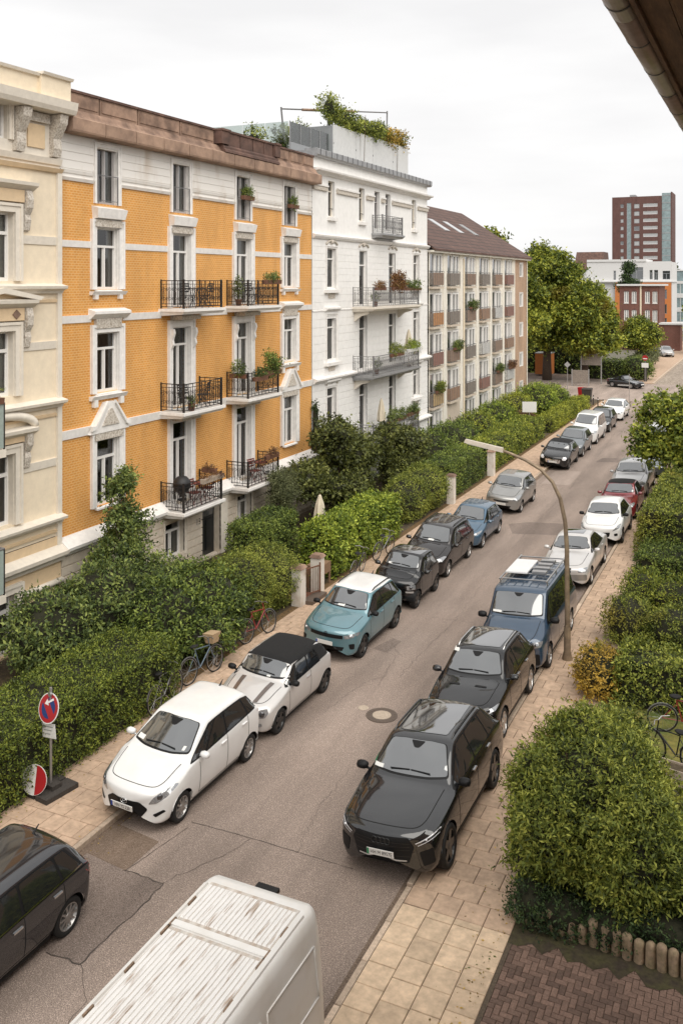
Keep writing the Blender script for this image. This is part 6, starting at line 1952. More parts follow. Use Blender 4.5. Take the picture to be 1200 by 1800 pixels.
# ------------------------------------------------------------------ vegetation
leafmat('leaf_hedge', (0.032, 0.045, 0.010), (0.118, 0.162, 0.025), (0.305, 0.346, 0.050), 1.2)
leafmat('leaf_dark', (0.029, 0.045, 0.015), (0.115, 0.163, 0.044), (0.321, 0.371, 0.095), .9)
leafmat('leaf_deep', (0.028, 0.045, 0.013), (0.109, 0.160, 0.033), (0.322, 0.386, 0.076), .8)
leafmat('leaf_bright', (0.049, 0.081, 0.012), (0.197, 0.268, 0.031), (0.513, 0.583, 0.089), 1.1)
leafmat('leaf_olive', (0.044, 0.053, 0.021), (0.147, 0.165, 0.070), (0.307, 0.323, 0.157), 1.0)
leafmat('leaf_fresh', (0.045, 0.067, 0.013), (0.185, 0.239, 0.035), (0.519, 0.534, 0.080), .9)
leafmat('leaf_privet', (0.042, 0.060, 0.013), (0.173, 0.215, 0.035), (0.463, 0.482, 0.091), .9, autumn=(.30, .20, .03, .64, .35))
leafmat('leaf_autumn', (0.110, 0.075, 0.013), (0.361, 0.234, 0.034), (0.677, 0.452, 0.078), .8, autumn=(.09, .13, .02, .5, 1.1))
leafmat('leaf_tree', (0.038, 0.059, 0.013), (0.162, 0.207, 0.028), (0.465, 0.472, 0.064), .22, autumn=(.20, .155, .02, .60, .25))
leafmat('leaf_yellow', (0.067, 0.090, 0.013), (0.254, 0.290, 0.034), (0.554, 0.559, 0.078), .6)
leafmat('leaf_red', (0.055, 0.030, 0.017), (0.164, 0.079, 0.046), (0.307, 0.176, 0.078), 1.2)
leafmat('leaf_flower', (0.070, 0.040, 0.020), (0.220, 0.090, 0.040), (0.340, 0.220, 0.070), 5)
leafmat('leaf_ivy', (0.011, 0.023, 0.008), (0.039, 0.070, 0.022), (0.103, 0.157, 0.050), 2)
leafmat('leaf_far', (0.038, 0.051, 0.023), (0.099, 0.122, 0.054), (0.194, 0.217, 0.099), .05)
leafmat('leaf_magnolia', (0.031, 0.038, 0.012), (0.096, 0.114, 0.029), (0.222, 0.234, 0.060), .8)
mat('foliage_core_shade', (.022, .022, .010), .95, var=.4, scale=4)  # near-black cores that paint the shade seen in gaps between leaves
mat('bark', (.075, .052, .036), .9, var=.4, scale=8, bump=.6, bscale=20, stretch=(1, 1, .3))
mat('twig', (.10, .065, .04), .9, var=.3)

def leaves(C, Nn, size, rng, up=.25, spread=.9, asp=.5, shoot=6, slen=2.6):
    """folded rhombus leaves, set along short shoots that leave the surface"""
    n = max(1, len(C) // shoot)
    ix = rng.permutation(len(C))[:n]
    B, Nb = C[ix], Nn[ix]
    D = Nb * .75 + rng.normal(0, spread * .5, (n, 3)) + np.array([0, 0, up])
    D /= np.linalg.norm(D, axis=1, keepdims=True) + 1e-9
    S = np.cross(D, rng.normal(0, 1, (n, 3))); S /= np.linalg.norm(S, axis=1, keepdims=True) + 1e-9
    U = np.cross(D, S)
    ln = (size * slen * rng.uniform(.45, 1.35, n) * np.where(rng.random(n) < .07, 2.2, 1.0))[:, None, None]
    t = (np.arange(shoot) / max(1, shoot - 1))[None, :, None]
    P = B[:, None] + D[:, None] * (t - .45) * ln + rng.normal(0, size * .10, (n, shoot, 3)) - np.array([0, 0, 1]) * (t * t) * ln * .12
    an = np.arange(shoot)[None, :, None] * 2.4 + rng.uniform(0, 6.28, (n, 1, 1))
    d = D[:, None] * (.35 + .5 * t) + S[:, None] * np.cos(an) * .8 + U[:, None] * np.sin(an) * .8 + rng.normal(0, .18, (n, shoot, 3))
    nn = (Nb * .7 + np.array([0, 0, .6]))[:, None] + rng.normal(0, .45, (n, shoot, 3))
    C = P.reshape(-1, 3); d = d.reshape(-1, 3); nn = nn.reshape(-1, 3)
    n = len(C)
    d /= np.linalg.norm(d, axis=1, keepdims=True) + 1e-9
    s = np.cross(d, nn); s /= np.linalg.norm(s, axis=1, keepdims=True) + 1e-9
    f = np.cross(s, d)
    L = (size * rng.uniform(.45, 1.45, n))[:, None]
    base = C; tip = C + d * L - f * L * .12
    mid = C + d * L * .45
    l = mid + s * L * asp * .5 + f * L * .08; r = mid - s * L * asp * .5 + f * L * .08
    V = np.stack([base, l, tip, r], 1).reshape(-1, 3)
    i = np.arange(n) * 4
    F = np.concatenate([np.stack([i, i + 1, i + 2], 1), np.stack([i, i + 2, i + 3], 1)])
    return V, F

def wob(P, k=1.6, ph=0.0):
    return (np.sin(P[:, 0] * k * 1.7 + ph) * np.cos(P[:, 1] * k * 1.3 + ph * 2) + np.sin(P[:, 2] * k * 2.1 + P[:, 0] * k + ph) * .7 + np.sin(P[:, 1] * k * 3.1 + P[:, 2] * k * 2 + ph) * .5) / 2.2

def blob_points(vols, dens, rng, depth=.25, lump=.14, k=1.6, zmin=.05, sprig=.22):
    Cs, Ns = [], []
    for vi, (c, r) in enumerate(vols):
        c = np.array(c, float); r = np.array(r, float)
        area = 4 * math.pi * (((r[0] * r[1]) ** 1.6 + (r[0] * r[2]) ** 1.6 + (r[1] * r[2]) ** 1.6) / 3) ** (1 / 1.6)
        n = int(area * dens)
        u = rng.normal(0, 1, (n, 3)); u /= np.linalg.norm(u, axis=1, keepdims=True)
        P = c + u * r
        w = wob(P, k, vi)
        f = 1 + lump * w + lump * .55 * wob(P, k * 3.1, vi + 1.0) - depth * rng.random(n) ** 2.2
        P = c + u * r * f[:, None]
        nn = u / r; nn /= np.linalg.norm(nn, axis=1, keepdims=True)
        sp = rng.random(n) < .10
        P[sp] += nn[sp] * (rng.random(sp.sum()) ** 1.5 * sprig)[:, None] + rng.normal(0, .02, (sp.sum(), 3))
        keep = (P[:, 2] > zmin) & (wob(P, k * 2.6, vi + 3.0) > -.52)
        for vj, (c2, r2) in enumerate(vols):
            if vj == vi: continue
            q = (P - np.array(c2)) / np.array(r2)
            keep &= (q ** 2).sum(1) > .62
        Cs.append(P[keep]); Ns.append(nn[keep])
    return np.concatenate(Cs), np.concatenate(Ns)

def box_points(x0, x1, y0, y1, z0, z1, dens, rng, lump=.06, depth=.14, rnd=.22, k=1.4):
    fs = [((x1 - x0) * (y1 - y0), 'z'), ((y1 - y0) * (z1 - z0), 'x+'), ((y1 - y0) * (z1 - z0), 'x-'), ((x1 - x0) * (z1 - z0), 'y+'), ((x1 - x0) * (z1 - z0), 'y-')]
    Cs, Ns = [], []
    cx, cy = (x0 + x1) / 2, (y0 + y1) / 2
    for a, s in fs:
        n = int(a * dens)
        P = np.stack([rng.uniform(x0, x1, n), rng.uniform(y0, y1, n), rng.uniform(z0, z1, n)], 1)
        N_ = np.zeros((n, 3))
        if s == 'z': P[:, 2] = z1; N_[:, 2] = 1
        elif s == 'x+': P[:, 0] = x1; N_[:, 0] = 1
        elif s == 'x-': P[:, 0] = x0; N_[:, 0] = -1
        elif s == 'y+': P[:, 1] = y1; N_[:, 1] = 1
        else: P[:, 1] = y0; N_[:, 1] = -1
        # round the edges
        ex = np.clip(np.minimum(P[:, 0] - x0, x1 - P[:, 0]) / rnd, 0, 1); ey = np.clip(np.minimum(P[:, 1] - y0, y1 - P[:, 1]) / rnd, 0, 1); ez = np.clip((z1 - P[:, 2]) / rnd, 0, 1)
        if s == 'z':
            P[:, 2] -= rnd * .5 * ((1 - ex) ** 2 + (1 - ey) ** 2)
            N_[:, 0] += np.sign(P[:, 0] - cx) * (1 - ex); N_[:, 1] += np.sign(P[:, 1] - cy) * (1 - ey)
        elif s[0] == 'x':
            P[:, 0] -= N_[:, 0] * rnd * .5 * (1 - ez) ** 2; N_[:, 2] += 1 - ez
        else:
            P[:, 1] -= N_[:, 1] * rnd * .5 * (1 - ez) ** 2; N_[:, 2] += 1 - ez
        N_ /= np.linalg.norm(N_, axis=1, keepdims=True)
        P += N_ * (lump * wob(P, k) + lump * .6 * wob(P, k * 3.3, 2.0) - depth * rng.random(n) ** 2)[:, None]
        sp = rng.random(n) < .08
        P[sp] += N_[sp] * (rng.random(sp.sum()) ** 1.5 * .16)[:, None]
        kp = wob(P, k * 2.4, 1.0) > -.62
        Cs.append(P[kp]); Ns.append(N_[kp])
    return np.concatenate(Cs), np.concatenate(Ns)

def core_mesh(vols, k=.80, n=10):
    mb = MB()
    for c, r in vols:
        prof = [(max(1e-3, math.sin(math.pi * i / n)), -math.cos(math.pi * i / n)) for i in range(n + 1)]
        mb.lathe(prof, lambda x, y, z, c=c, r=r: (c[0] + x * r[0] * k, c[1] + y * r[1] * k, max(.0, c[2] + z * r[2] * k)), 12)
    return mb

def shift(C, o): return C - np.array(o)

def bush(name, label, vols, leaf, size, dens, cat='bush', asp=.5, lump=.14, depth=.28, group=None, stems=0, up=.25, core=.84, k=1.6, spread=.9, seed=None):
    rng = np.random.default_rng(seed if seed is not None else len(bpy.data.objects))
    cx = sum(v[0][0] for v in vols) / len(vols); cy = sum(v[0][1] for v in vols) / len(vols)
    o = (cx, cy, 0)
    root = empty(name, o, 0, label, cat, group)
    C, N_ = blob_points(vols, dens, rng, depth, lump, k)
    V, F = leaves(C, N_, size, rng, up=up, asp=asp, spread=spread)
    link('foliage', np_mesh('foliage', shift(V, o), F), leaf, root)
    vl = [((c[0] - cx, c[1] - cy, c[2]), r) for c, r in vols]
    core_mesh(vl, core).build('inner_foliage_shade', 'foliage_core_shade', root, True)
    st = MB()
    for _ in range(max(3, stems)):
        a = rng.uniform(0, 6.28); r0 = rng.uniform(.05, .35)
        h = max(v[0][2] for v in vols)
        st.tube([(r0 * math.cos(a), r0 * math.sin(a), .0), (r0 * 1.6 * math.cos(a), r0 * 1.6 * math.sin(a), h * .5), (r0 * 2.4 * math.cos(a + .3), r0 * 2.4 * math.sin(a + .3), h)], [.035, .028, .015], 6)
    st.build('stem', 'twig', root)
    return root

def hedge(name, label, x0, x1, y0, y1, z1, leaf, size, dens, z0=.08, group=None, lump=.06, depth=.14, rnd=.25, asp=.5, k=1.4, up=.2):
    rng = np.random.default_rng(int(abs(x0 * 31 + y0 * 17)) + 5)
    o = ((x0 + x1) / 2, (y0 + y1) / 2, 0)
    root = empty(name, o, 0, label, 'hedge', group)
    C, N_ = box_points(x0, x1, y0, y1, z0, z1, dens, rng, lump, depth, rnd, k)
    V, F = leaves(C, N_, size, rng, up=up, asp=asp, shoot=4, slen=1.8)
    link('foliage', np_mesh('foliage', shift(V, o), F), leaf, root)
    hx, hy = (x1 - x0) / 2 - .12, (y1 - y0) / 2 - .12
    c = MB().hexa([(-hx, -hy, 0), (hx, -hy, 0), (hx, hy, 0), (-hx, hy, 0), (-hx + .1, -hy + .1, z1 - .15), (hx - .1, -hy + .1, z1 - .15), (hx - .1, hy - .1, z1 - .15), (-hx + .1, hy - .1, z1 - .15)])
    c.build('inner_foliage_shade', 'foliage_core_shade', root)
    st = MB()
    for y in np.arange(-hy + .3, hy, 1.2): st.tube([(rng.uniform(-.1, .1), y, 0), (rng.uniform(-.1, .1), y, z1 * .7)], .025, 5)
    st.build('stem', 'twig', root)
    return root

def tree(name, label, x, y, trunk_h, r0, env, nclump, cr, leaf, size, dens, cat='tree', group=None, seed=1, asp=.62, core=.55, lean=(0, 0), squash=.8, trunk=True, up=.15):
    """env: list of (centre, radii) of the crown; clumps fill it"""
    rng = np.random.default_rng(seed)
    root = empty(name, (x, y, 0), 0, label, cat, group)
    vols = []
    for ec, er in env:
        ec = np.array(ec, float); er = np.array(er, float)
        m = max(4, int(nclump * (er.prod() / sum(np.prod(e[1]) for e in env))))
        for _ in range(m):
            u = rng.normal(0, 1, 3); u /= np.linalg.norm(u)
            rad = rng.uniform(.35, 1.0) ** .6
            p = ec + u * er * rad * .86
            s = cr * rng.uniform(.65, 1.25)
            vols.append((tuple(p), (s, s, s * squash)))
    Cs, Ns = [], []
    for vi, (c, r) in enumerate(vols):
        n = int(4 * math.pi * r[0] ** 2 * dens)
        u = rng.normal(0, 1, (n, 3)); u /= np.linalg.norm(u, axis=1, keepdims=True)
        f = 1.05 - .75 * rng.random(n) ** 1.4 + .30 * wob(u * 2 + vi, 1.9, vi)
        f += np.where(rng.random(n) < .12, rng.random(n) * .35, 0)
        P = np.array(c) + u * np.array(r) * f[:, None]
        Cs.append(P); Ns.append(u)
    C = np.concatenate(Cs); N_ = np.concatenate(Ns)
    V, F = leaves(C, N_, size, rng, up=up, asp=asp, spread=1.0)
    link('crown', np_mesh('crown', V, F), leaf, root)
    if core: core_mesh(vols, core, 5).build('inner_crown_shade', 'foliage_core_shade', root, True)
    if trunk:
        t = MB()
        ctr = np.mean([v[0] for v in vols], axis=0)
        top = (ctr[0] * .8 + lean[0], ctr[1] * .8 + lean[1], max(trunk_h * 1.3, ctr[2]))
        t.tube([(0, 0, -.05), (lean[0] * .2, lean[1] * .2, trunk_h * .5), (lean[0] * .6 + ctr[0] * .3, lean[1] * .6 + ctr[1] * .3, trunk_h), top], [r0 * 1.25, r0, r0 * .8, r0 * .35], 9)
        t.build('trunk', 'bark', root, True)
        b = MB()
        for c, r in vols[::max(1, len(vols) // 14)]:
            s = (lean[0] * .6 + ctr[0] * .3, lean[1] * .6 + ctr[1] * .3, trunk_h * rng.uniform(.75, 1.0))
            mid = [lerp(s[i], c[i], .5) for i in range(3)]; mid[2] += .1 * trunk_h * rng.random()
            b.tube([s, mid, c], [r0 * .42, r0 * .26, r0 * .10], 6)
        b.build('limb', 'bark', root, True)
    return root

# --- left front gardens, near to far
hedge('clipped_hedge', 'long clipped dark green hedge in front of the cream house', -16.15, -14.12, 5.5, 20.0, 1.62, 'leaf_hedge', .066, 1150, lump=.07, asp=.45)
bush('garden_shrub', 'large dark shrub against the cream and orange houses', [((-17.9, 19.5, 1.35), (1.2, 1.25, 1.15)), ((-17.7, 21.4, 1.45), (1.35, 1.4, 1.20)), ((-17.6, 23.4, 1.2), (1.3, 1.4, 1.05)), ((-17.4, 24.9, .95), (1.0, 1.0, .8))],
     'leaf_dark', .115, 620, cat='shrub', lump=.20, depth=.38, asp=.48)
tree('slim_tree', 'slender young tree rising in front of the orange wall', -18.6, 23.3, 2.2, .06, [((0, -.05, 2.5), (.95, 1.1, .75)), ((0, .0, 3.35), (.65, .95, .6)), ((0, .05, 4.1), (.40, .42, .55)), ((.0, .0, 4.75), (.2, .2, .35))], 32, .32, 'leaf_dark', .10, 230, seed=4, core=.0)
bush('layered_shrub', 'spreading mid green shrub with layered branches left of round bush', [((-16.0, 21.9, 1.15), (1.25, 1.3, 1.1)), ((-15.7, 23.5, 1.2), (1.3, 1.4, 1.05)), ((-15.4, 22.6, .8), (1.2, 1.6, .75))], 'leaf_deep', .115, 640, cat='shrub', lump=.22, depth=.34, asp=.42)
bush('round_bush', 'dense rounded privet bush left of the garden gate', [((-15.7, 25.6, 1.05), (1.15, 1.25, 1.08)), ((-15.55, 26.9, 1.0), (1.2, 1.2, 1.10))], 'leaf_privet', .055, 1700, lump=.08, depth=.2, asp=.45)
hedge('block_hedge', 'dark square cut hedge beside the dark entrance door', -18.3, -16.9, 28.9, 31.9, 2.05, 'leaf_deep', .075, 1100)
hedge('laurel_hedge', 'bright green large leaved hedge right of the garden gate', -15.95, -14.5, 30.2, 36.6, 1.95, 'leaf_bright', .115, 700, lump=.12, depth=.26, rnd=.5, asp=.5)
tree('olive_tree', 'grey green olive like tree beside the first floor balcony', -18.7, 33.9, 1.4, .06, [((0, 0, 2.1), (.75, 1.0, 1.2))], 26, .38, 'leaf_olive', .075, 420, seed=9, core=.0, asp=.35)
tree('magnolia_tree', 'glossy leaved magnolia between orange and white houses', -18.0, 37.6, 1.4, .10, [((-.2, -1.9, 2.7), (.9, 1.0, .9)), ((.1, .4, 3.7), (1.1, 1.5, 1.2)), ((-.1, 2.5, 2.7), (1.1, 1.2, 1.0)), ((.2, .3, 1.9), (1.2, 2.6, .8))], 60, .58, 'leaf_magnolia', .150, 170, seed=5, core=.6)
tree('magnolia_tree', 'second glossy leaved tree below the white house balconies', -17.6, 44.2, 1.2, .10, [((0, -1.0, 2.7), (1.1, 1.3, 1.0)), ((0, 1.6, 2.3), (1.1, 1.2, .9)), ((.3, 0, 1.4), (1.2, 2.6, .7))], 44, .58, 'leaf_magnolia', .150, 170, seed=6, core=.6)
bush('privet_bush', 'olive green bush behind the dark cars near white gate post', [((-15.4, 39.6, .95), (1.05, 1.7, 1.0)), ((-15.3, 41.6, 1.05), (1.1, 1.5, 1.08))], 'leaf_privet', .07, 900, lump=.14, depth=.26)
hedge('clipped_hedge', 'dark clipped hedge between the two white gate posts', -16.4, -14.6, 43.9, 49.6, 1.80, 'leaf_deep', .085, 560, lump=.10, rnd=.4)
bush('garden_shrub', 'mid green shrub at the foot of the coloured balconies', [((-17.8, 49.4, 1.3), (1.4, 1.6, 1.25)), ((-17.7, 52.4, 1.35), (1.4, 1.9, 1.2)), ((-17.8, 55.0, 1.2), (1.3, 1.5, 1.1))], 'leaf_deep', .12, 300, cat='shrub', lump=.18)
hedge('clipped_hedge', 'clipped hedge beyond the driveway in front of the apartment block', -16.6, -14.6, 51.3, 64.3, 1.55, 'leaf_fresh', .10, 400, lump=.12, rnd=.45)
bush('round_bush', 'bright round bush nearest the block entrance', [((-18.0, 59.5, 1.2), (1.3, 1.7, 1.1))], 'leaf_fresh', .12, 320)
bush('round_bush', 'bright green round bush in the middle of the block front', [((-18.0, 64.0, 1.25), (1.4, 2.2, 1.15))], 'leaf_bright', .12, 320)
bush('round_bush', 'yellow green round bush near the brick end of the block', [((-17.9, 69.0, 1.3), (1.4, 2.2, 1.2))], 'leaf_yellow', .12, 320)
bush('round_bush', 'light green bush at the block corner by the junction', [((-17.6, 74.5, 1.4), (1.6, 2.4, 1.3)), ((-17.2, 78.3, 1.1), (1.5, 2.0, 1.1))], 'leaf_bright', .13, 300)
bush('red_shrub', 'low reddish brown shrub beside the white sign', [((-16.7, 66.3, .7), (1.0, 2.0, .75))], 'leaf_red', .10, 380, cat='shrub')
hedge('low_hedge', 'low yellow green hedge along the far pavement', -15.9, -14.5, 66.3, 81.0, 1.10, 'leaf_yellow', .10, 420, lump=.16, rnd=.4)
bush('climbing_plant', 'thin strip of ivy on the joint of orange and white houses', [((-19.95, 39.5, 4.3), (.14, .22, 1.0)), ((-19.95, 39.45, 3.1), (.18, .3, .9))], 'leaf_ivy', .10, 300, cat='ivy')

# --- right front gardens
bush('large_bush', 'very large rounded bush above the palisade edging at lower right', [((-3.0, 17.1, 1.52), (1.30, 1.55, 1.26)), ((-3.5, 16.5, 1.30), (.90, .95, .95)), ((-2.45, 16.8, 1.35), (.95, 1.2, 1.02)), ((-3.1, 18.3, 1.35), (1.05, 1.1, .95)), ((-2.3, 16.2, 1.10), (1.0, .7, .7)), ((-1.2, 16.5, .95), (.85, .8, .70)), ((-3.2, 17.5, 2.5), (.55, .55, .40)), ((-2.55, 17.3, 2.2), (.5, .55, .42)), ((-3.95, 16.7, 1.95), (.42, .5, .45)), ((-3.85, 16.3, .75), (.5, .55, .5)), ((-2.9, 18.9, 1.9), (.6, .6, .5))],
     'leaf_privet', .088, 1450, lump=.20, depth=.36, asp=.36, stems=8, up=.35, core=.76, seed=21, spread=1.2)
bush('ivy_bank', 'dark ivy spilling over the palisade edging under large bush', [((-3.75, 15.75, .30), (.38, .5, .38)), ((-3.2, 15.65, .30), (.55, .42, .33)), ((-2.45, 15.6, .33), (.6, .4, .28)), ((-1.6, 15.75, .42), (.9, .36, .22))], 'leaf_ivy', .055, 1500, cat='ivy', lump=.2)
bush('autumn_bush', 'yellow orange bush on the pavement edge beyond the large bush', [((-3.95, 20.3, .55), (.62, 1.15, .62)), ((-3.6, 21.5, .5), (.6, .9, .5))], 'leaf_autumn', .075, 900, lump=.2)
bush('garden_bush', 'green bush merging with the lawn behind the large bush', [((-3.1, 20.0, .5), (.8, .9, .55)), ((-2.3, 19.4, .45), (.8, .8, .5))], 'leaf_privet', .08, 800, lump=.2)
hedge('dividing_hedge', 'garden dividing hedge beside the leaning bicycles', -3.75, -.6, 24.3, 25.7, 1.35, 'leaf_privet', .085, 760, lump=.14, rnd=.4)
bush('autumn_bush', 'orange tinted bush at the pavement end of the dividing hedge', [((-4.2, 25.0, .65), (.62, .85, .68))], 'leaf_autumn', .08, 800, lump=.18)
bush('garden_bush', 'dense bush beside the street lamp foot, second garden', [((-4.0, 28.9, .72), (.75, 1.0, .78)), ((-2.7, 29.0, .60), (1.0, .9, .65)), ((-1.4, 29.4, .60), (1.0, .9, .65))], 'leaf_privet', .075, 900, lump=.18, asp=.4)
bush('garden_bush', 'spiky grass like bush beside the blue van rear', [((-4.0, 32.0, .62), (.65, .9, .66)), ((-2.9, 31.6, .65), (.9, .9, .65))], 'leaf_fresh', .12, 560, lump=.2, asp=.22, up=.6)
hedge('side_hedge', 'low dark hedge beside the silver sedan', -4.6, -2.2, 34.8, 37.3, 1.05, 'leaf_deep', .085, 620, lump=.14, rnd=.4)
hedge('side_hedge', 'tall dense hedge beside white and red cars on the right', -4.85, -2.4, 37.5, 47.0, 2.05, 'leaf_privet', .095, 560, lump=.16, rnd=.6)
tree('street_tree', 'leafy low tree overhanging the right pavement', -3.7, 48.3, 2.0, .12, [((-1.3, .3, 3.6), (1.5, 1.9, 1.5)), ((.4, .6, 4.2), (1.6, 2.2, 1.5)), ((-.2, -.8, 2.9), (1.5, 1.3, 1.0))], 46, .62, 'leaf_fresh', .20, 150, seed=12, core=.55)
hedge('side_hedge', 'far hedge behind the overhanging tree on the right', -4.7, -2.4, 52, 80, 1.7, 'leaf_deep', .13, 240, lump=.2, rnd=.5)

hedge('dark_hedge', 'tall dark hedge in deep shade behind the junction trees', -48, -19.8, 111, 113.5, 4.2, 'leaf_deep', .3, 50, lump=.3)
# --- trees at the junction and beyond
TG = 'tall trees at the junction'
tree('broadleaf_tree', 'tall tree next to the brick end of the block', -26.3, 98.5, 5.0, .42, [((0, 0, 9.4), (4.0, 4.0, 4.6)), ((.6, -1.0, 6.2), (4.2, 3.8, 2.4))], 130, 1.15, 'leaf_tree', .30, 48, seed=31, core=.42, group=TG)
tree('broadleaf_tree', 'tallest tree in the middle of the junction group', -23.2, 103.5, 5.0, .45, [((0, 0, 11.0), (3.7, 3.8, 4.6)), ((0, 0, 6.9), (4.2, 4.2, 3.0))], 140, 1.15, 'leaf_tree', .30, 48, seed=32, core=.42, group=TG)
tree('broadleaf_tree', 'broad lower tree on the right of the junction group', -18.9, 102.8, 4.6, .38, [((.2, 0, 7.4), (3.4, 3.8, 3.6)), ((.2, 0, 5.3), (4.0, 3.8, 2.1))], 130, 1.05, 'leaf_tree', .30, 48, seed=33, core=.42, group=TG)
tree('broadleaf_tree', 'tree top showing behind the tiled roof', -32.0, 104, 6, .4, [((0, 0, 13.2), (4.2, 4.0, 4.0))], 70, 1.4, 'leaf_tree', .42, 20, seed=34, group=TG)
tree('shrub_tree', 'olive brown shrub tree in front of the brick house', -15.8, 124, 2.2, .15, [((0, 0, 4.4), (2.6, 2.4, 2.3))], 46, .95, 'leaf_tree', .26, 60, seed=35)
tree('conifer_tree', 'small dark conifer before the white upper storey', -22.9, 165, 9.5, .2, [((0, 0, 10.3), (2.0, 2.0, 1.6)), ((0, 0, 12.2), (1.2, 1.2, 1.2)), ((0, 0, 13.6), (.5, .5, .9))], 26, .7, 'leaf_ivy', .3, 60, seed=36)
hedge('dark_hedge', 'dark hedge in the shade behind the black roadster', -19.5, -15.6, 106.8, 108.6, 2.1, 'leaf_deep', .18, 150, lump=.2)
bush('dark_bush', 'dark rounded bush beside the red street sign', [((-14.0, 107.6, 1.3), (1.7, 1.5, 1.3))], 'leaf_deep', .18, 160)
bush('dark_bush', 'low bushes along the cobbled street', [((-15.5, 116, .9), (1.2, 4.0, 1.0)), ((-15.6, 125, .9), (1.3, 5.0, 1.1)), ((-16.0, 134, .9), (1.3, 5.0, 1.1))], 'leaf_olive', .2, 80)
tree('street_tree', 'tree at the right edge over the cobbled street', -9.3, 150, 3, .25, [((0, 0, 6.0), (3.0, 3.0, 4.6))], 50, 1.2, 'leaf_tree', .40, 26, seed=37)
tree('street_tree', 'second tree at the right edge farther up the street', -9.5, 172, 3, .25, [((0, 0, 7.0), (3.4, 3.4, 5.0))], 50, 1.2, 'leaf_tree', .40, 26, seed=38)
def far_wood():
    rng = np.random.default_rng(3)
    vols = []
    for i in range(150):
        x = rng.uniform(-520, 120); y = rng.uniform(430, 520)
        s = rng.uniform(7, 12)
        vols.append(((x, y, rng.uniform(5, 9)), (s * 1.3, s, s * .95)))
    C, N_ = [], []
    for c, r in vols:
        n = 220
        u = rng.normal(0, 1, (n, 3)); u /= np.linalg.norm(u, axis=1, keepdims=True)
        C.append(np.array(c) + u * np.array(r) * (1 - .25 * rng.random((n, 1)))); N_.append(u)
    V, F = leaves(np.concatenate(C), np.concatenate(N_), 2.0, rng, asp=.8)
    o = link('distant_trees', np_mesh('distant_trees', V, F), 'leaf_far')
    tag(o, 'hazy belt of distant trees on the horizon', 'trees', kind='stuff')
    c = core_mesh(vols, .85, 5).build('distant_core', 'leaf_far', o)
far_wood()
def litter():
    rng = np.random.default_rng(19)
    n = 2600
    side = rng.random(n) < .5
    x = np.where(side, HL + .1 + rng.exponential(.25, n), KL + .05 + rng.exponential(.12, n) * np.where(rng.random(n) < .5, 1, -1))
    y = 9 + rng.random(n) ** 1.4 * 50
    m2 = rng.random(n) < .42
    x = np.where(m2, -4.15 - rng.exponential(.22, n) + .1, x)
    z = np.where((x > KL) & (x < KR), .012, ZP + .006)
    C = np.stack([x, y, z], 1)
    V, F = leaves(C, np.tile([0, 0, .05], (n, 1)), .045, rng, up=0, spread=.2, shoot=1, asp=.6)
    V[:, 2] = np.maximum(V[:, 2] * .2 + np.repeat(z, 4)[:len(V)] * .8 * 0 + .0, 0) * 0 + np.where((V[:, 0] > KL) & (V[:, 0] < KR), .012, ZP + .008)
    o = link('fallen_leaves', np_mesh('fallen_leaves', V, F), 'leaf_autumn')
    tag(o, 'scattered dry leaves along pavements and gutters', 'leaves', kind='stuff')
litter()
# ------------------------------------------------------------------ street furniture, signs, bicycles
mat('lamp_post', (.30, .225, .145), .55, metal=.2, col2=(.19, .14, .095), scale=3, var=.2)
mat('lamp_head', (.52, .46, .38), .5, var=.1)
mat('steel', (.42, .41, .40), .4, metal=.7)
mat('sign_red', (.36, .012, .016), .45)
mat('sign_blue', (.012, .035, .15), .45)
mat('sign_white', (.74, .73, .71), .5, var=.1, scale=9)
mat('sign_back', (.42, .42, .42), .5, metal=.3)
mat('rubber_base', (.05, .042, .036), .9, var=.4, scale=9)
mat('post_white', (.70, .66, .60), .8, col2=(.48, .40, .32), scale=3, thr=(.5, .8))
mat('wood_brown', (.22, .135, .08), .8, var=.3, scale=6, stretch=(1, 6, 1))
mat('canvas_cream', (.66, .58, .45), .9, var=.1)
mat('chair_dark', (.03, .03, .032), .6)
mat('chair_red', (.16, .035, .025), .6, var=.2)
mat('pot_brown', (.16, .075, .045), .8, var=.2)
mat('box_beige', (.42, .34, .27), .8, var=.15)
mat('grill_cover', (.016, .016, .017), .55)
mat('bike_blue', (.10, .14, .18), .4)
mat('bike_grey', (.20, .20, .20), .4, metal=.3)
mat('bike_red', (.26, .03, .03), .4)
mat('bike_black', (.015, .015, .015), .4)
mat('basket', (.42, .30, .18), .8, var=.3, scale=20)

# street lamp
lp = empty('street_lamp', (-5.4, 26.67, .09), 0, 'curved brown street lamp leaning over the road beside the blue van', 'street lamp')
pts = [(0, 0, 0), (0, 0, 1.2), (-.01, 0, 3.2), (-.06, 0, 3.95), (-.20, 0, 4.6), (-.42, 0, 5.05), (-.75, 0, 5.38), (-1.2, 0, 5.62), (-1.65, 0, 5.78), (-1.9, 0, 5.85)]
MB().tube(pts, [.075, .072, .064, .058, .054, .05, .047, .044, .04, .04], 12).build('pole', 'lamp_post', lp, True)
MB().lathe([(.15, 0), (.15, .05), (.10, .25), (.095, .9), (.087, .95)], n=12).build('pole_base', 'lamp_post', lp, True)
MB().box(-.03, .035, -.10, -.07, .55, 1.0).build('service_door', 'lamp_post', lp)
MB().hexa([(-3.06, -.08, 6.01), (-1.86, -.09, 5.80), (-1.86, .09, 5.80), (-3.06, .08, 6.01), (-3.02, -.055, 6.11), (-1.88, -.065, 5.93), (-1.88, .065, 5.93), (-3.02, .055, 6.11)]).build('lamp_head', 'lamp_head', lp)
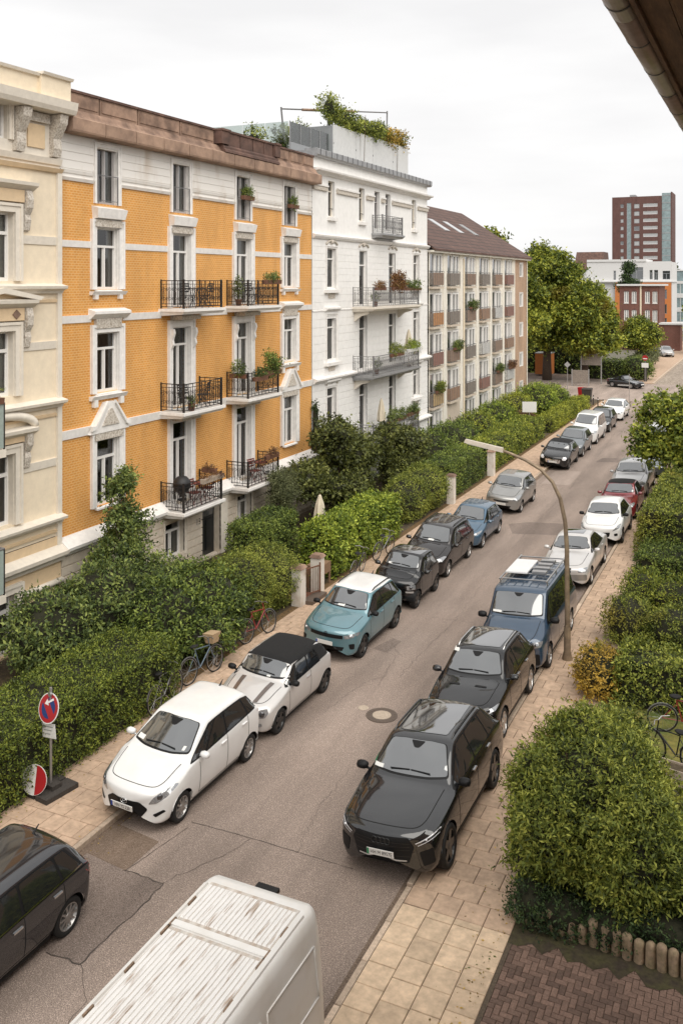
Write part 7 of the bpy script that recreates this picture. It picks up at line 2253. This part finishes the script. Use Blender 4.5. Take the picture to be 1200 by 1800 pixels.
MB().hexa([(-2.98, -.07, 5.98), (-2.25, -.075, 5.855), (-2.25, .075, 5.855), (-2.98, .07, 5.98), (-2.98, -.07, 6.0), (-2.25, -.075, 5.875), (-2.25, .075, 5.875), (-2.98, .07, 6.0)]).build('lamp_glass', 'lamp_white', lp)

def disc(name, r, m, parent, th=.006, n=28, loc=(0, 0, 0), y=0.0):
    """disc in the local x-z plane facing -y"""
    mb = MB().lathe([(0, -th / 2), (r, -th / 2), (r, th / 2), (0, th / 2)], lambda a, b, c: (a + loc[0], -c + y + loc[1], b + loc[2]), n)
    return mb.build(name, m, parent)

# mobile no stopping sign
ns = empty('no_stopping_sign', (-13.92, 15.1, ZP), R(-8), 'round blue and red no stopping sign on portable post by hedge', 'traffic sign')
MB().tube([(0, 0, 0), (0, 0, 2.2)], .03, 8).build('post', 'steel', ns)
mb = MB()
for dx in (-.20, .20): mb.box(dx - .18, dx + .18, -.42, .42, 0, .10)
mb.box(-.2, .2, -.12, .12, .10, .19)
mb.build('foot_plate', 'rubber_base', ns)
MB().tube([(0, 0, 2.06), (0, -.04, 2.06)], .05, 8).build('clamp', 'steel', ns)
pl_ = MB().lathe([(0, 0), (.305, 0), (.305, .012), (0, .012)], lambda a, b, c: (a, c, b), 32).build('sign_plate', 'sign_white', ns, loc=(0, -.06, 1.78), rot=(R(-16), 0, 0))
disc('red_ring', .285, 'sign_red', pl_, .002, 32, y=-.003)
def sector(a0, a1, r0, r1, m, nm, y):
    n = 12
    P = [(r1 * math.cos(lerp(a0, a1, i / n)), r1 * math.sin(lerp(a0, a1, i / n))) for i in range(n + 1)]
    MB().add([(p[0], y, p[1]) for p in P], [tuple(range(len(P)))]).build(nm, m, pl_)
for off in (45, 225):       # two blue fields left between the single red bar and the red ring
    sector(R(off - 66), R(off + 66), 0, .205, 'sign_blue', 'blue_field', -.0062)
MB().add([(-.055, -.009, .13), (.10, -.009, .22), (.125, -.009, .185), (-.03, -.009, .09), (.0, -.009, .055), (-.13, -.009, .06), (-.08, -.009, .175)], [(0, 1, 2, 3), (4, 5, 6)]).build('arrow', 'sign_white', pl_)
p2 = MB().box(-.21, .21, -.006, .006, -.15, .15).build('supplementary_plate', 'sign_white', ns, loc=(0, -.05, 1.30), rot=(0, R(-8), 0))
for k in range(3): MB().box(-.15, .15 - .05 * k, -.009, -.0075, .075 - .075 * k, .095 - .075 * k).build('text_line', 'sign_back', p2)
ds = empty('fallen_sign', (-13.98, 14.78, ZP + .10), R(10), 'round sign half white half red leaning on the post foot', 'traffic sign')
d0 = MB().lathe([(0, 0), (.30, 0), (.30, .012), (0, .012)], lambda a, b, c: (a, c, b), 28).build('disc', 'sign_white', ds, loc=(-.05, -.06, .30), rot=(R(-12), 0, 0))
n = 14
P = [(.292 * math.cos(lerp(R(-82), R(82), i / n)), .292 * math.sin(lerp(R(-82), R(82), i / n))) for i in range(n + 1)]
MB().add([(p[0], -.004, p[1]) for p in P], [tuple(range(len(P)))]).build('red_half', 'sign_red', d0)

def post_sign(name, label, x, y, h, w, hh, m, cat='sign', rz=0.0, shape='rect', z0=.08):
    r = empty(name, (x, y, z0), rz, label, cat)
    MB().tube([(0, 0, 0), (0, 0, h)], .03, 6).build('post', 'steel', r)
    if shape == 'rect':
        MB().box(-w / 2, w / 2, -.04, -.025, h - hh, h).build('plate', m, r)
    elif shape == 'diamond':
        MB().add([(0, -.04, h + w * .7), (w * .7, -.04, h), (0, -.04, h - w * .7), (-w * .7, -.04, h)], [(0, 1, 2, 3)]).build('plate', m, r)
    else:
        disc('plate', w / 2, m, r, .01, 20, (0, -.04, h - w / 2))
    return r
q = G(943, 752)
post_sign('notice_sign', 'pale notice board on a post in the block front garden', -15.9, 65.3, 2.3, 1.0, .75, 'sign_white', z0=.1, rz=R(20))
post_sign('direction_sign', 'tall pole with pale diamond sign at the junction', -18.9, 93.4, 2.6, .45, .4, 'sign_back', 'traffic sign', shape='diamond')
s_ = post_sign('warning_sign', 'red and white street sign on grey pole at cobbled street', -12.9, 105.3, 2.9, .6, .6, 'sign_red', 'traffic sign', shape='disc')
MB().box(-.36, .36, -.05, -.03, 1.55, 2.05).build('lower_plate', 'sign_white', s_)
MB().box(-.22, .22, -.055, -.05, 2.47, 2.57).build('white_bar', 'sign_white', s_)
MB().tube([(.0, .3, 0), (.0, .3, 1.5)], .18, 8).build('switch_box', 'rubber_base', s_)
st = empty('street_name_post', (-11.9, 86.0, .1), 0, 'slim post with street name arm at the end of the left pavement', 'sign')
MB().tube([(0, 0, 0), (0, 0, 2.6)], .03, 6).build('post', 'steel', st)
MB().box(-1.0, .02, -.01, .01, 1.5, 1.62).build('arm_plate', 'sign_back', st)
for k, (px, py) in enumerate(((1042, 714), (1050, 718), (1059, 722))):
    p = G(px, py)
    b = empty('bollard', (p.x, p.y, .08), 0, ['slim bollard nearest the bins at the junction', 'middle slim bollard at the pavement end', 'slim bollard nearest the street name post'][k], 'bollard', 'bollards at the pavement end')
    MB().lathe([(.05, 0), (.05, .85), (.035, .9), (0, .92)], n=10).build('shaft', 'rubber_base', b)
    MB().lathe([(.054, .68), (.054, .76)], n=10).build('band', 'sign_white', b)
p = G(1031, 708)
wb = empty('waste_bin', (p.x, p.y, .08), 0, 'dark grey wheeled waste bin at the junction corner', 'bin')
MB().hexa([(-.32, -.32, .08), (.32, -.32, .08), (.32, .32, .08), (-.32, .32, .08), (-.42, -.4, 1.15), (.42, -.4, 1.15), (.42, .4, 1.15), (-.42, .4, 1.15)]).build('tub', 'rubber_base', wb)
MB().hexa([(-.45, -.44, 1.16), (.45, -.44, 1.16), (.45, .44, 1.16), (-.45, .44, 1.16), (-.40, -.36, 1.26), (.40, -.36, 1.26), (.40, .40, 1.26), (-.40, .40, 1.26)]).build('lid', 'rubber_base', wb)
for sx in (-.3, .3): MB().tube([(sx - .03, .34, .1), (sx + .03, .34, .1)], .1, 10).build('wheel', 'rubber', wb)
p = G(1022, 702)
wb = empty('waste_bin', (p.x, p.y, .08), 0, 'dark red waste bin beside the grey one', 'bin')
MB().hexa([(-.26, -.26, .05), (.26, -.26, .05), (.26, .26, .05), (-.26, .26, .05), (-.33, -.33, .95), (.33, -.33, .95), (.33, .33, .95), (-.33, .33, .95)]).build('tub', 'sign_red', wb)
MB().box(-.35, .35, -.35, .35, .955, 1.03).build('lid', 'sign_red', wb)
def board(name, label, x, y, w, h, z, m):
    r = empty(name, (x, y, 0), R(8), label, 'board')
    for sx in (-w / 2, w / 2): MB().box(sx - .06, sx + .06, -.06, .06, 0, z + h + .1).build('post', 'steel', r)
    MB().box(-w / 2 + .07, w / 2 - .07, -.05, .0, z, z + h).build('panel', m, r)
board('notice_board', 'large pale board on two posts under the trees', -18.0, 101.5, 2.1, 1.2, 2.0, 'panel_greybrown')
board('notice_board', 'low grey board with posters under the trees', -18.6, 98.6, 1.7, 1.3, .4, 'panel_greybrown')
oc = empty('orange_container', (-24.6, 108.5, 0), 0, 'orange container standing in the shade under the trees', 'container')
MB().box(-.9, .9, -1, 1, .2, 2.6).build('body', 'far_orange', oc)
for k in range(5): MB().box(-.8 + k * .4 - .04, -.8 + k * .4 + .04, -1.03, -1.0, .3, 2.5).build('rib', 'far_orange', oc)
MB().box(-.95, .95, -1.05, 1.05, 2.6, 2.7).build('lid', 'sign_back', oc)
cb = MB().box(-12.03, -11.85, 104, 200, 0, .12).build('far_kerb', 'kerb_stone'); cb['kind'] = 'structure'
o = MB().box(-15.5, -12.03, 104, 200, 0, .08).build('far_pavement', 'slab'); o['kind'] = 'structure'

# gate posts, path, parasol
def gatepost(label, x, y, h=1.25, w=.36):
    r = empty('gate_post', (x, y, .09), 0, label, 'gate post', 'white gate posts')
    MB().box(-w / 2, w / 2, -w / 2, w / 2, 0, h).build('shaft', 'post_white', r)
    MB().hexa([(-w / 2 - .05, -w / 2 - .05, h), (w / 2 + .05, -w / 2 - .05, h), (w / 2 + .05, w / 2 + .05, h), (-w / 2 - .05, w / 2 + .05, h), (-w / 2 + .02, -w / 2 + .02, h + .10), (w / 2 - .02, -w / 2 + .02, h + .10), (w / 2 - .02, w / 2 - .02, h + .10), (-w / 2 + .02, w / 2 - .02, h + .10)]).build('cap', 'sandstone', r)
gatepost('white gate post behind the teal crossover', -14.45, 28.75)
gatepost('white gate post half hidden by the round bush', -14.45, 27.35)
gatepost('white gate post beside the grey hatchback', -14.35, 43.1, 1.35)
gatepost('white gate post on the far side of the driveway hedge', -14.4, 50.3, 1.35)
pth = MB().box(-20.1, -14.3, 27.55, 28.55, 0, .10).build('garden_path', 'joint_sand'); pth['kind'] = 'structure'
pbm = slab_mesh('paver', .19, .09, .03, .005); pbm.materials.append(MATS['paver_red'])
for i in range(14):
    for j in range(10): link('paver', pbm, None, pth, loc=(-14.5 - i * .2 - (j % 2) * .1, 27.62 + j * .1, .09))
stp = MB().box(-14.4, -14.0, 27.5, 28.6, .02, .22).build('threshold_step', 'cast_iron', pth)
gt = empty('garden_gate', (-14.55, 27.55, .15), R(70), 'open rust brown iron garden gate beside white post', 'gate')
MB().box(0, .04, -.02, .02, 0, 1.1).box(.96, 1.0, -.02, .02, 0, 1.1).box(.04, .96, -.015, .015, .98, 1.02).box(.04, .96, -.015, .015, .12, .16).build('frame', 'pot_brown', gt)
for k in range(8): MB().tube([(.12 + k * .108, 0, .14), (.12 + k * .108, 0, 1.0)], .009, 4).build('bar', 'pot_brown', gt)
pb = empty('planter_box', (-14.75, 29.45, .09), 0, 'small wooden planter box beside the gate post', 'planter')
MB().box(-.28, .28, -.42, .42, .45, .80).build('box', 'wood_brown', pb)
for sx in (-.24, .24):
    for sy in (-.38, .38): MB().box(sx - .03, sx + .03, sy - .03, sy + .03, 0, .45).build('leg', 'wood_brown', pb)

def parasol(label, x, y, z, h, group='closed cream parasols', r=.24):
    o = empty('closed_parasol', (x, y, z), 0, label, 'parasol', group)
    MB().tube([(0, 0, 0), (0, 0, h)], .022, 6).build('pole', 'wood_brown', o)
    mb = MB(); n = 12; prof = [(.05, h * .40), (r, h * .44), (r * .92, h * .62), (r * .62, h * .82), (.06, h * .97), (.0, h * 1.0)]
    vs, fs = [], []
    for i, (rr, zz) in enumerate(prof):
        for k in range(n):
            rad = rr * (1 if k % 2 else .72)
            vs.append((rad * math.cos(2 * math.pi * k / n), rad * math.sin(2 * math.pi * k / n), zz))
    for i in range(len(prof) - 1):
        for k in range(n): fs.append((i * n + k, i * n + (k + 1) % n, (i + 1) * n + (k + 1) % n, (i + 1) * n + k))
    mb.add(vs, fs).build('canopy', 'canvas_cream', o)
    MB().lathe([(.16, 0), (.16, .05), (.03, .08)], n=10).build('foot', 'cast_iron', o)
yy, zz = FY(562, -16.6), FZ(562, 868, -16.6)
parasol('closed cream parasol in the garden behind the laurel hedge', -16.6, yy, .09, zz - .09, r=.28)
parasol('closed cream parasol on the middle white house balcony', -19.3, FY(718, -19.3), 6.05, 2.15)
parasol('closed cream parasol on the lowest white house balcony', -19.3, FY(670, -19.3), 2.45, 2.2)

# bicycles
def bicycle(label, x, y, rz, m, z=.10, lean=.12, basket=False, cat='bicycle', group='bicycles by the hedges'):
    r = empty('bicycle', (x, y, z), 0, label, cat, group)
    r.rotation_euler = (lean, 0, rz)
    R0 = .345
    for wx in (-.53, .53):
        mb = MB().tube([(wx + R0 * math.cos(t), 0, R0 + R0 * math.sin(t)) for t in np.linspace(0, 2 * math.pi, 25)], .019, 6, False)
        w = mb.build('wheel', 'rubber', r, True)
        sp = MB().tube([(wx + (R0 - .03) * math.cos(t), 0, R0 + (R0 - .03) * math.sin(t)) for t in np.linspace(0, 2 * math.pi, 21)], .009, 4, False)
        for k in range(12):
            t = 2 * math.pi * k / 12
            sp.tube([(wx, 0, R0), (wx + (R0 - .03) * math.cos(t), 0, R0 + (R0 - .03) * math.sin(t))], .003, 3, False)
        sp.build('rim', 'steel', w)
    bb, st_, hd, rear, fr = (-.08, 0, .30), (-.22, 0, .82), (.36, 0, .84), (-.53, 0, R0), (.53, 0, R0)
    MB().tube([bb, st_], .017, 6).tube([st_, (.34, 0, .76)], .016, 6).tube([bb, (.38, 0, .70)], .019, 6).tube([bb, rear], .011, 5).tube([(-.20, 0, .74), rear], .010, 5).tube([(.40, 0, .64), fr], .014, 5).tube([(.40, 0, .64), (.33, 0, .95)], .017, 6).build('frame', m, r)
    MB().tube([(.24, -.28, .99), (.34, -.12, 1.0), (.33, 0, .97), (.34, .12, 1.0), (.24, .28, .99)], .013, 6).build('handlebar', 'steel', r)
    MB().lathe([(0, -.02), (.08, -.01), (.10, .02), (.07, .04), (0, .045)], lambda a, b, c: (-.24 + a * 1.5, b, .90 + c), 10).build('saddle', 'rubber', r, True)
    MB().tube([st_, (-.23, 0, .90)], .013, 5).build('seat_post', 'steel', r)
    MB().tube([(bb[0], -.05, bb[2]), (bb[0] + .12, -.06, bb[2] - .12)], .010, 5).tube([(bb[0], .05, bb[2]), (bb[0] - .12, .06, bb[2] + .12)], .010, 5).build('crank', 'steel', r)
    for sg in (-1, 1):
        MB().tube([(sg * .53 + .37 * math.cos(t), 0, R0 + .37 * math.sin(t)) for t in np.linspace(R(20), R(160), 9)], .014, 4).build('mudguard', 'bike_grey', r)
    if basket:
        MB().hexa([(.36, -.13, .80), (.60, -.13, .80), (.60, .13, .80), (.36, .13, .80), (.33, -.19, 1.06), (.68, -.19, 1.06), (.68, .19, 1.06), (.33, .19, 1.06)]).build('basket', 'basket', r)
    return r
bicycle('grey bicycle by the hedge end next to the white hatchback', -14.05, 19.4, R(96), 'bike_grey', lean=-.1)
bicycle('blue grey bicycle with wicker basket in front of layered shrub', -14.15, 21.2, R(82), 'bike_blue', basket=True, lean=-.12)
bicycle('black bicycle half inside the layered shrub', -14.3, 22.6, R(100), 'bike_black', lean=-.12)
bicycle('dark red bicycle leaning on the round bush', -14.2, 24.3, R(80), 'bike_red', lean=-.15)
bicycle('black bicycle behind the short black car', -13.95, 31.0, R(95), 'bike_black')
bicycle('grey bicycle leaning on laurel hedge behind dark people carrier', -14.0, 33.6, R(84), 'bike_grey')
bicycle('dark bicycle with red frame by the dividing hedge', -1.95, 23.5, R(12), 'bike_red', z=.09, lean=.1)
bicycle('black bicycle beside the wooden planter in right garden', -2.05, 21.75, R(150), 'bike_black', z=.09, lean=-.1)
pb = empty('planter_box', (-1.55, 20.9, .09), R(-12), 'long wooden planter box in the right garden', 'planter')
MB().box(-.75, .75, -.20, -.17, .10, .42).build('front_board', 'box_beige', pb)
MB().box(-.75, .75, .17, .20, .10, .42).build('back_board', 'box_beige', pb)
for sx in (-.75, .72): MB().box(sx, sx + .03, -.169, .169, .10, .42).build('end_board', 'box_beige', pb)
MB().box(-.71, .71, -.165, .165, .12, .38).build('soil_fill', 'soil', pb)

# palisade edging of round topped concrete posts
pe = empty('palisade_edging', (-3.75, 15.46, .05), 0, 'row of round concrete palisades below the large bush', 'edging')
pm_ = MB().lathe([(.085, -.02), (.085, .36), (.078, .40), (.05, .43), (0, .445)], n=12).mesh('palisade', True); pm_.materials.append(MATS['concrete_palisade'])
for k in range(26):
    link('palisade', pm_, None, pe, loc=(k * .178, -.015 * k + random.uniform(-.012, .012), random.uniform(-.06, .03) - (.08 if k < 6 else 0)), rot=(random.uniform(-.04, .04), random.uniform(-.03, .03), random.uniform(0, 6)))

# ------------------------------------------------------------------ things on the balconies
def chair(label, x, y, z, rz, m, group):
    r = empty('folding_chair', (x, y, z), rz, label, 'chair', group)
    MB().box(-.21, .21, -.2, .2, .44, .465).build('seat', m, r)
    b = MB()
    for zz in (.58, .68, .78, .86): b.box(-.20, .20, .21, .228, zz, zz + .055)
    b.build('backrest', m, r)
    for sx in (-.2, .2):
        MB().tube([(sx, .26, .92), (sx, .05, .45), (sx, -.22, 0)], .012, 5).build('leg', m, r)
        MB().tube([(sx, -.18, .45), (sx, .24, 0)], .012, 5).build('leg', m, r)
    return r
def small_table(label, x, y, z, m, group):
    r = empty('folding_table', (x, y, z), 0, label, 'table', group)
    MB().lathe([(0, .70), (.30, .70), (.30, .725), (0, .725)], n=18).build('top', m, r)
    for a in range(3): MB().tube([(.05 * math.cos(a * 2.1), .05 * math.sin(a * 2.1), .69), (.26 * math.cos(a * 2.1), .26 * math.sin(a * 2.1), 0)], .012, 5).build('leg', m, r)
def pot_plant(label, x, y, z, h, leaf, r=.2, group='potted plants on balconies', pot='pot_brown', lsize=.07, dens=900):
    o = empty('potted_plant', (x, y, z), 0, label, 'plant', group)
    MB().lathe([(.0, 0), (.10, 0), (.14, .24), (.15, .26), (.12, .26), (0, .24)], n=12).build('pot', pot, o, True)
    rng = np.random.default_rng(int(abs(y) * 100))
    C, N_ = blob_points([((0, 0, .26 + h / 2), (r, r, h / 2))], dens, rng, .5, .3, 5)
    V, F = leaves(C, N_, lsize, rng, up=.4)
    link('foliage', np_mesh('foliage', V, F), leaf, o)
    MB().tube([(0, 0, .2), (0, 0, .3 + h / 2)], .012, 5).build('stem', 'twig', o)
def flower_box(label, x, y0, y1, z, leaf, h=.28, group='flower boxes on railings', box='pot_brown', axis='y', lsize=.065):
    yc = (y0 + y1) / 2; hw = (y1 - y0) / 2
    o = empty('flower_box', (x, yc, z), 0 if axis == 'y' else R(90), label, 'flower box', group)
    MB().hexa([(-.08, -hw, 0), (.08, -hw, 0), (.08, hw, 0), (-.08, hw, 0), (-.10, -hw, .17), (.10, -hw, .17), (.10, hw, .17), (-.10, hw, .17)]).build('box', box, o)
    rng = np.random.default_rng(int(abs(y0) * 77 + z * 10))
    n = max(1, int(hw * 2 / .35))
    vols = [((rng.uniform(-.04, .04), lerp(-hw + .15, hw - .15, (i + .5) / n), .17 + h * rng.uniform(.25, .5)), (.17 * rng.uniform(.8, 1.2), .24, h * rng.uniform(.4, .75))) for i in range(n)]
    C, N_ = blob_points(vols, 800, rng, .6, .35, 5, zmin=-.15)
    V, F = leaves(C, N_, lsize, rng, up=.4)
    link('foliage', np_mesh('foliage', V, F), leaf, o)
XB = XF + .62
CF = 'furniture on the orange house balconies'
chair('dark metal chair on the upper left orange house balcony', XB, 28.2, 9.97, R(70), 'chair_dark', CF)
small_table('dark round table on the upper left balcony', XB, 28.75, 9.97, 'chair_dark', CF)
chair('second dark chair on the upper left orange house balcony', XB, 29.35, 9.97, R(-80), 'chair_dark', CF)
chair('dark chair on the upper right orange house balcony', XB, 32.7, 9.97, R(70), 'chair_dark', CF)
small_table('dark table on the upper right orange house balcony', XB, 33.3, 9.97, 'chair_dark', CF)
chair('dark lounge chair on the middle left orange house balcony', XB, 28.0, 6.25, R(60), 'chair_dark', CF)
chair('second dark chair on the middle left balcony', XB, 29.2, 6.25, R(-70), 'chair_dark', CF)
chair('reddish chair beside the kettle grill on the low left balcony', XB, 28.6, 2.68, R(80), 'chair_red', CF)
small_table('reddish folding table on the low left orange house balcony', XB, 29.0, 2.68, 'chair_red', CF)
chair('second reddish chair on the low left balcony', XB, 29.5, 2.68, R(-80), 'chair_red', CF)
chair('reddish chair on the low right orange house balcony', XB, 33.0, 2.68, R(80), 'chair_red', CF)
small_table('reddish table on the low right orange house balcony', XB, 33.5, 2.68, 'chair_red', CF)
gr = empty('kettle_grill', (XB + .05, 27.75, 2.67), 0, 'covered black kettle grill on the low left balcony', 'grill')
MB().lathe([(.0, .62), (.22, .66), (.33, .86), (.31, 1.05), (.18, 1.20), (.05, 1.24), (0, 1.25)], n=18).build('cover', 'grill_cover', gr, True)
for a in range(3): MB().tube([(.12 * math.cos(a * 2.1), .12 * math.sin(a * 2.1), .68), (.26 * math.cos(a * 2.1), .26 * math.sin(a * 2.1), 0)], .013, 5).build('leg', 'grill_cover', gr)
MB().lathe([(.0, .3), (.16, .36), (.17, .40)], n=14).build('ash_pan', 'grill_cover', gr, True)
XR = XF + 1.06
for k, (y0, y1) in enumerate(((28.35, 29.0), (29.05, 29.7))):
    flower_box(['beige rail box nearer the grill on the low left balcony', 'beige rail box farther from the grill on the low left balcony'][k], XR + .08, y0, y1, 3.52, 'leaf_red', h=.06, box='box_beige')
flower_box('reddish planted box on the end rail of the low left balcony', XF + .5, 29.5, 30.1, 3.62, 'leaf_red', h=.12, axis='x')
flower_box('reddish planted box on the low right balcony rail', XF + 1.02, 33.2, 34.2, 3.55, 'leaf_red', h=.2)
flower_box('dark trailing plants on the upper right balcony rail', XR, 33.0, 34.35, 10.85, 'leaf_dark', h=.30)
pot_plant('tall dark plant in pot on the upper right balcony', XB - .2, 32.05, 9.97, .95, 'leaf_dark', .16)
flower_box('dense green plants on near end of the middle right balcony', XF + .55, 31.45, 32.2, 7.05, 'leaf_deep', h=.62, axis='x')
flower_box('tall bushy plants on the middle right balcony rail', XR, 33.2, 34.35, 7.05, 'leaf_deep', h=.80, lsize=.085)
flower_box('dark trailing box in the middle of the middle right balcony', XR, 32.2, 33.2, 6.9, 'leaf_dark', h=.35)
pot_plant('small potted plant on the middle left balcony', XB + .3, 28.0, 6.25, .3, 'leaf_dark', .14)
flower_box('green window plants on the third attic window', XF + .18, 32.75, 33.6, 14.35, 'leaf_deep', h=.42)
flower_box('green window plants on the rightmost attic window', XF + .18, 36.8, 37.6, 14.30, 'leaf_deep', h=.42)
WX = XF + 1.22
flower_box('red flowering box at the near end of the top white balcony', WX, 44.3, 45.6, 10.5, 'leaf_flower', h=.35)
flower_box('tall red and yellow plants in the middle of the top white balcony', WX, 46.6, 48.4, 10.5, 'leaf_flower', h=.85, lsize=.09)
flower_box('dark trailing plants at the far end of the top white balcony', WX, 48.5, 51.0, 10.45, 'leaf_dark', h=.45)
flower_box('yellow green flower box on the middle white balcony', WX, 46.4, 48.2, 6.85, 'leaf_privet', h=.5)
flower_box('white box with pale flowers at far end of middle white balcony', WX, 49.0, 50.9, 6.95, 'leaf_bright', h=.45, box='sign_white')
flower_box('dark plants along the lowest white balcony rail', WX, 46.0, 48.6, 3.25, 'leaf_dark', h=.5)
flower_box('dark plants at the far end of the lowest white balcony', WX, 48.9, 50.6, 3.3, 'leaf_dark', h=.45)
pot_plant('olive pot plant at the end of the lowest white balcony', WX - .3, 50.4, 2.45, 1.0, 'leaf_privet', .35)
pot_plant('dark pot plant on the middle white balcony floor', WX - .4, 45.4, 6.03, .55, 'leaf_dark', .2)
pot_plant('dark pot plant on the top white balcony floor', WX - .4, 45.2, 9.63, .5, 'leaf_dark', .2)
flower_box('plants on the cream house balcony at the left edge', -18.95, 17.8, 18.7, 7.62, 'leaf_fresh', h=.3)
for k, (y0, z, lf, lab) in enumerate(((63.6, 9.0, 'leaf_dark', 'green plants on third block balcony, second row'), (60.0, 6.3, 'leaf_dark', 'green plants on second block balcony, third row'), (70.8, 3.8, 'leaf_dark', 'bushy plants on the fifth block balcony, lowest row'), (74.4, 3.8, 'leaf_red', 'reddish plants on the last block balcony, lowest row'), (56.3, 3.75, 'leaf_privet', 'yellow green plants on the first block balcony, lowest row'))):
    flower_box(lab, XF + .34, y0, y0 + 1.7, z, lf, h=.45, lsize=.09)
# roof terrace planting
def roof_plants():
    rng = np.random.default_rng(8)
    vols = []
    for i in range(16):
        y = 44.2 + i * .70
        hh = 20.0 if i < 4 else 19.75
        vols.append(((-21.45 + rng.uniform(-.2, .2), y, hh + rng.uniform(-.2, .3)), (rng.uniform(.4, .6), rng.uniform(.5, .75), rng.uniform(.4, .75))))
    bush('planter_shrubs', 'yellow green shrubs overflowing the roof terrace planter', vols[:11], 'leaf_privet', .14, 240, cat='shrubs', lump=.35, depth=.6, core=.5, seed=77)
    bush('planter_shrubs', 'dry orange brown shrubs at the far end of the roof planter', vols[10:], 'leaf_autumn', .14, 200, cat='shrubs', lump=.4, depth=.7, core=.4, seed=78)
    bush('terrace_plants', 'plants behind the milky glass on the roof terrace', [((-22.3, 40.6, 18.1), (.5, .6, .7)), ((-22.3, 42.2, 18.4), (.5, .7, .9)), ((-22.2, 43.4, 18.2), (.4, .5, .8)), ((-22.6, 38.2, 17.8), (.5, .6, .5))], 'leaf_privet', .13, 240, cat='plants', lump=.35, depth=.6, core=.5)
roof_plants()
print('script seconds', time.time() - T0)
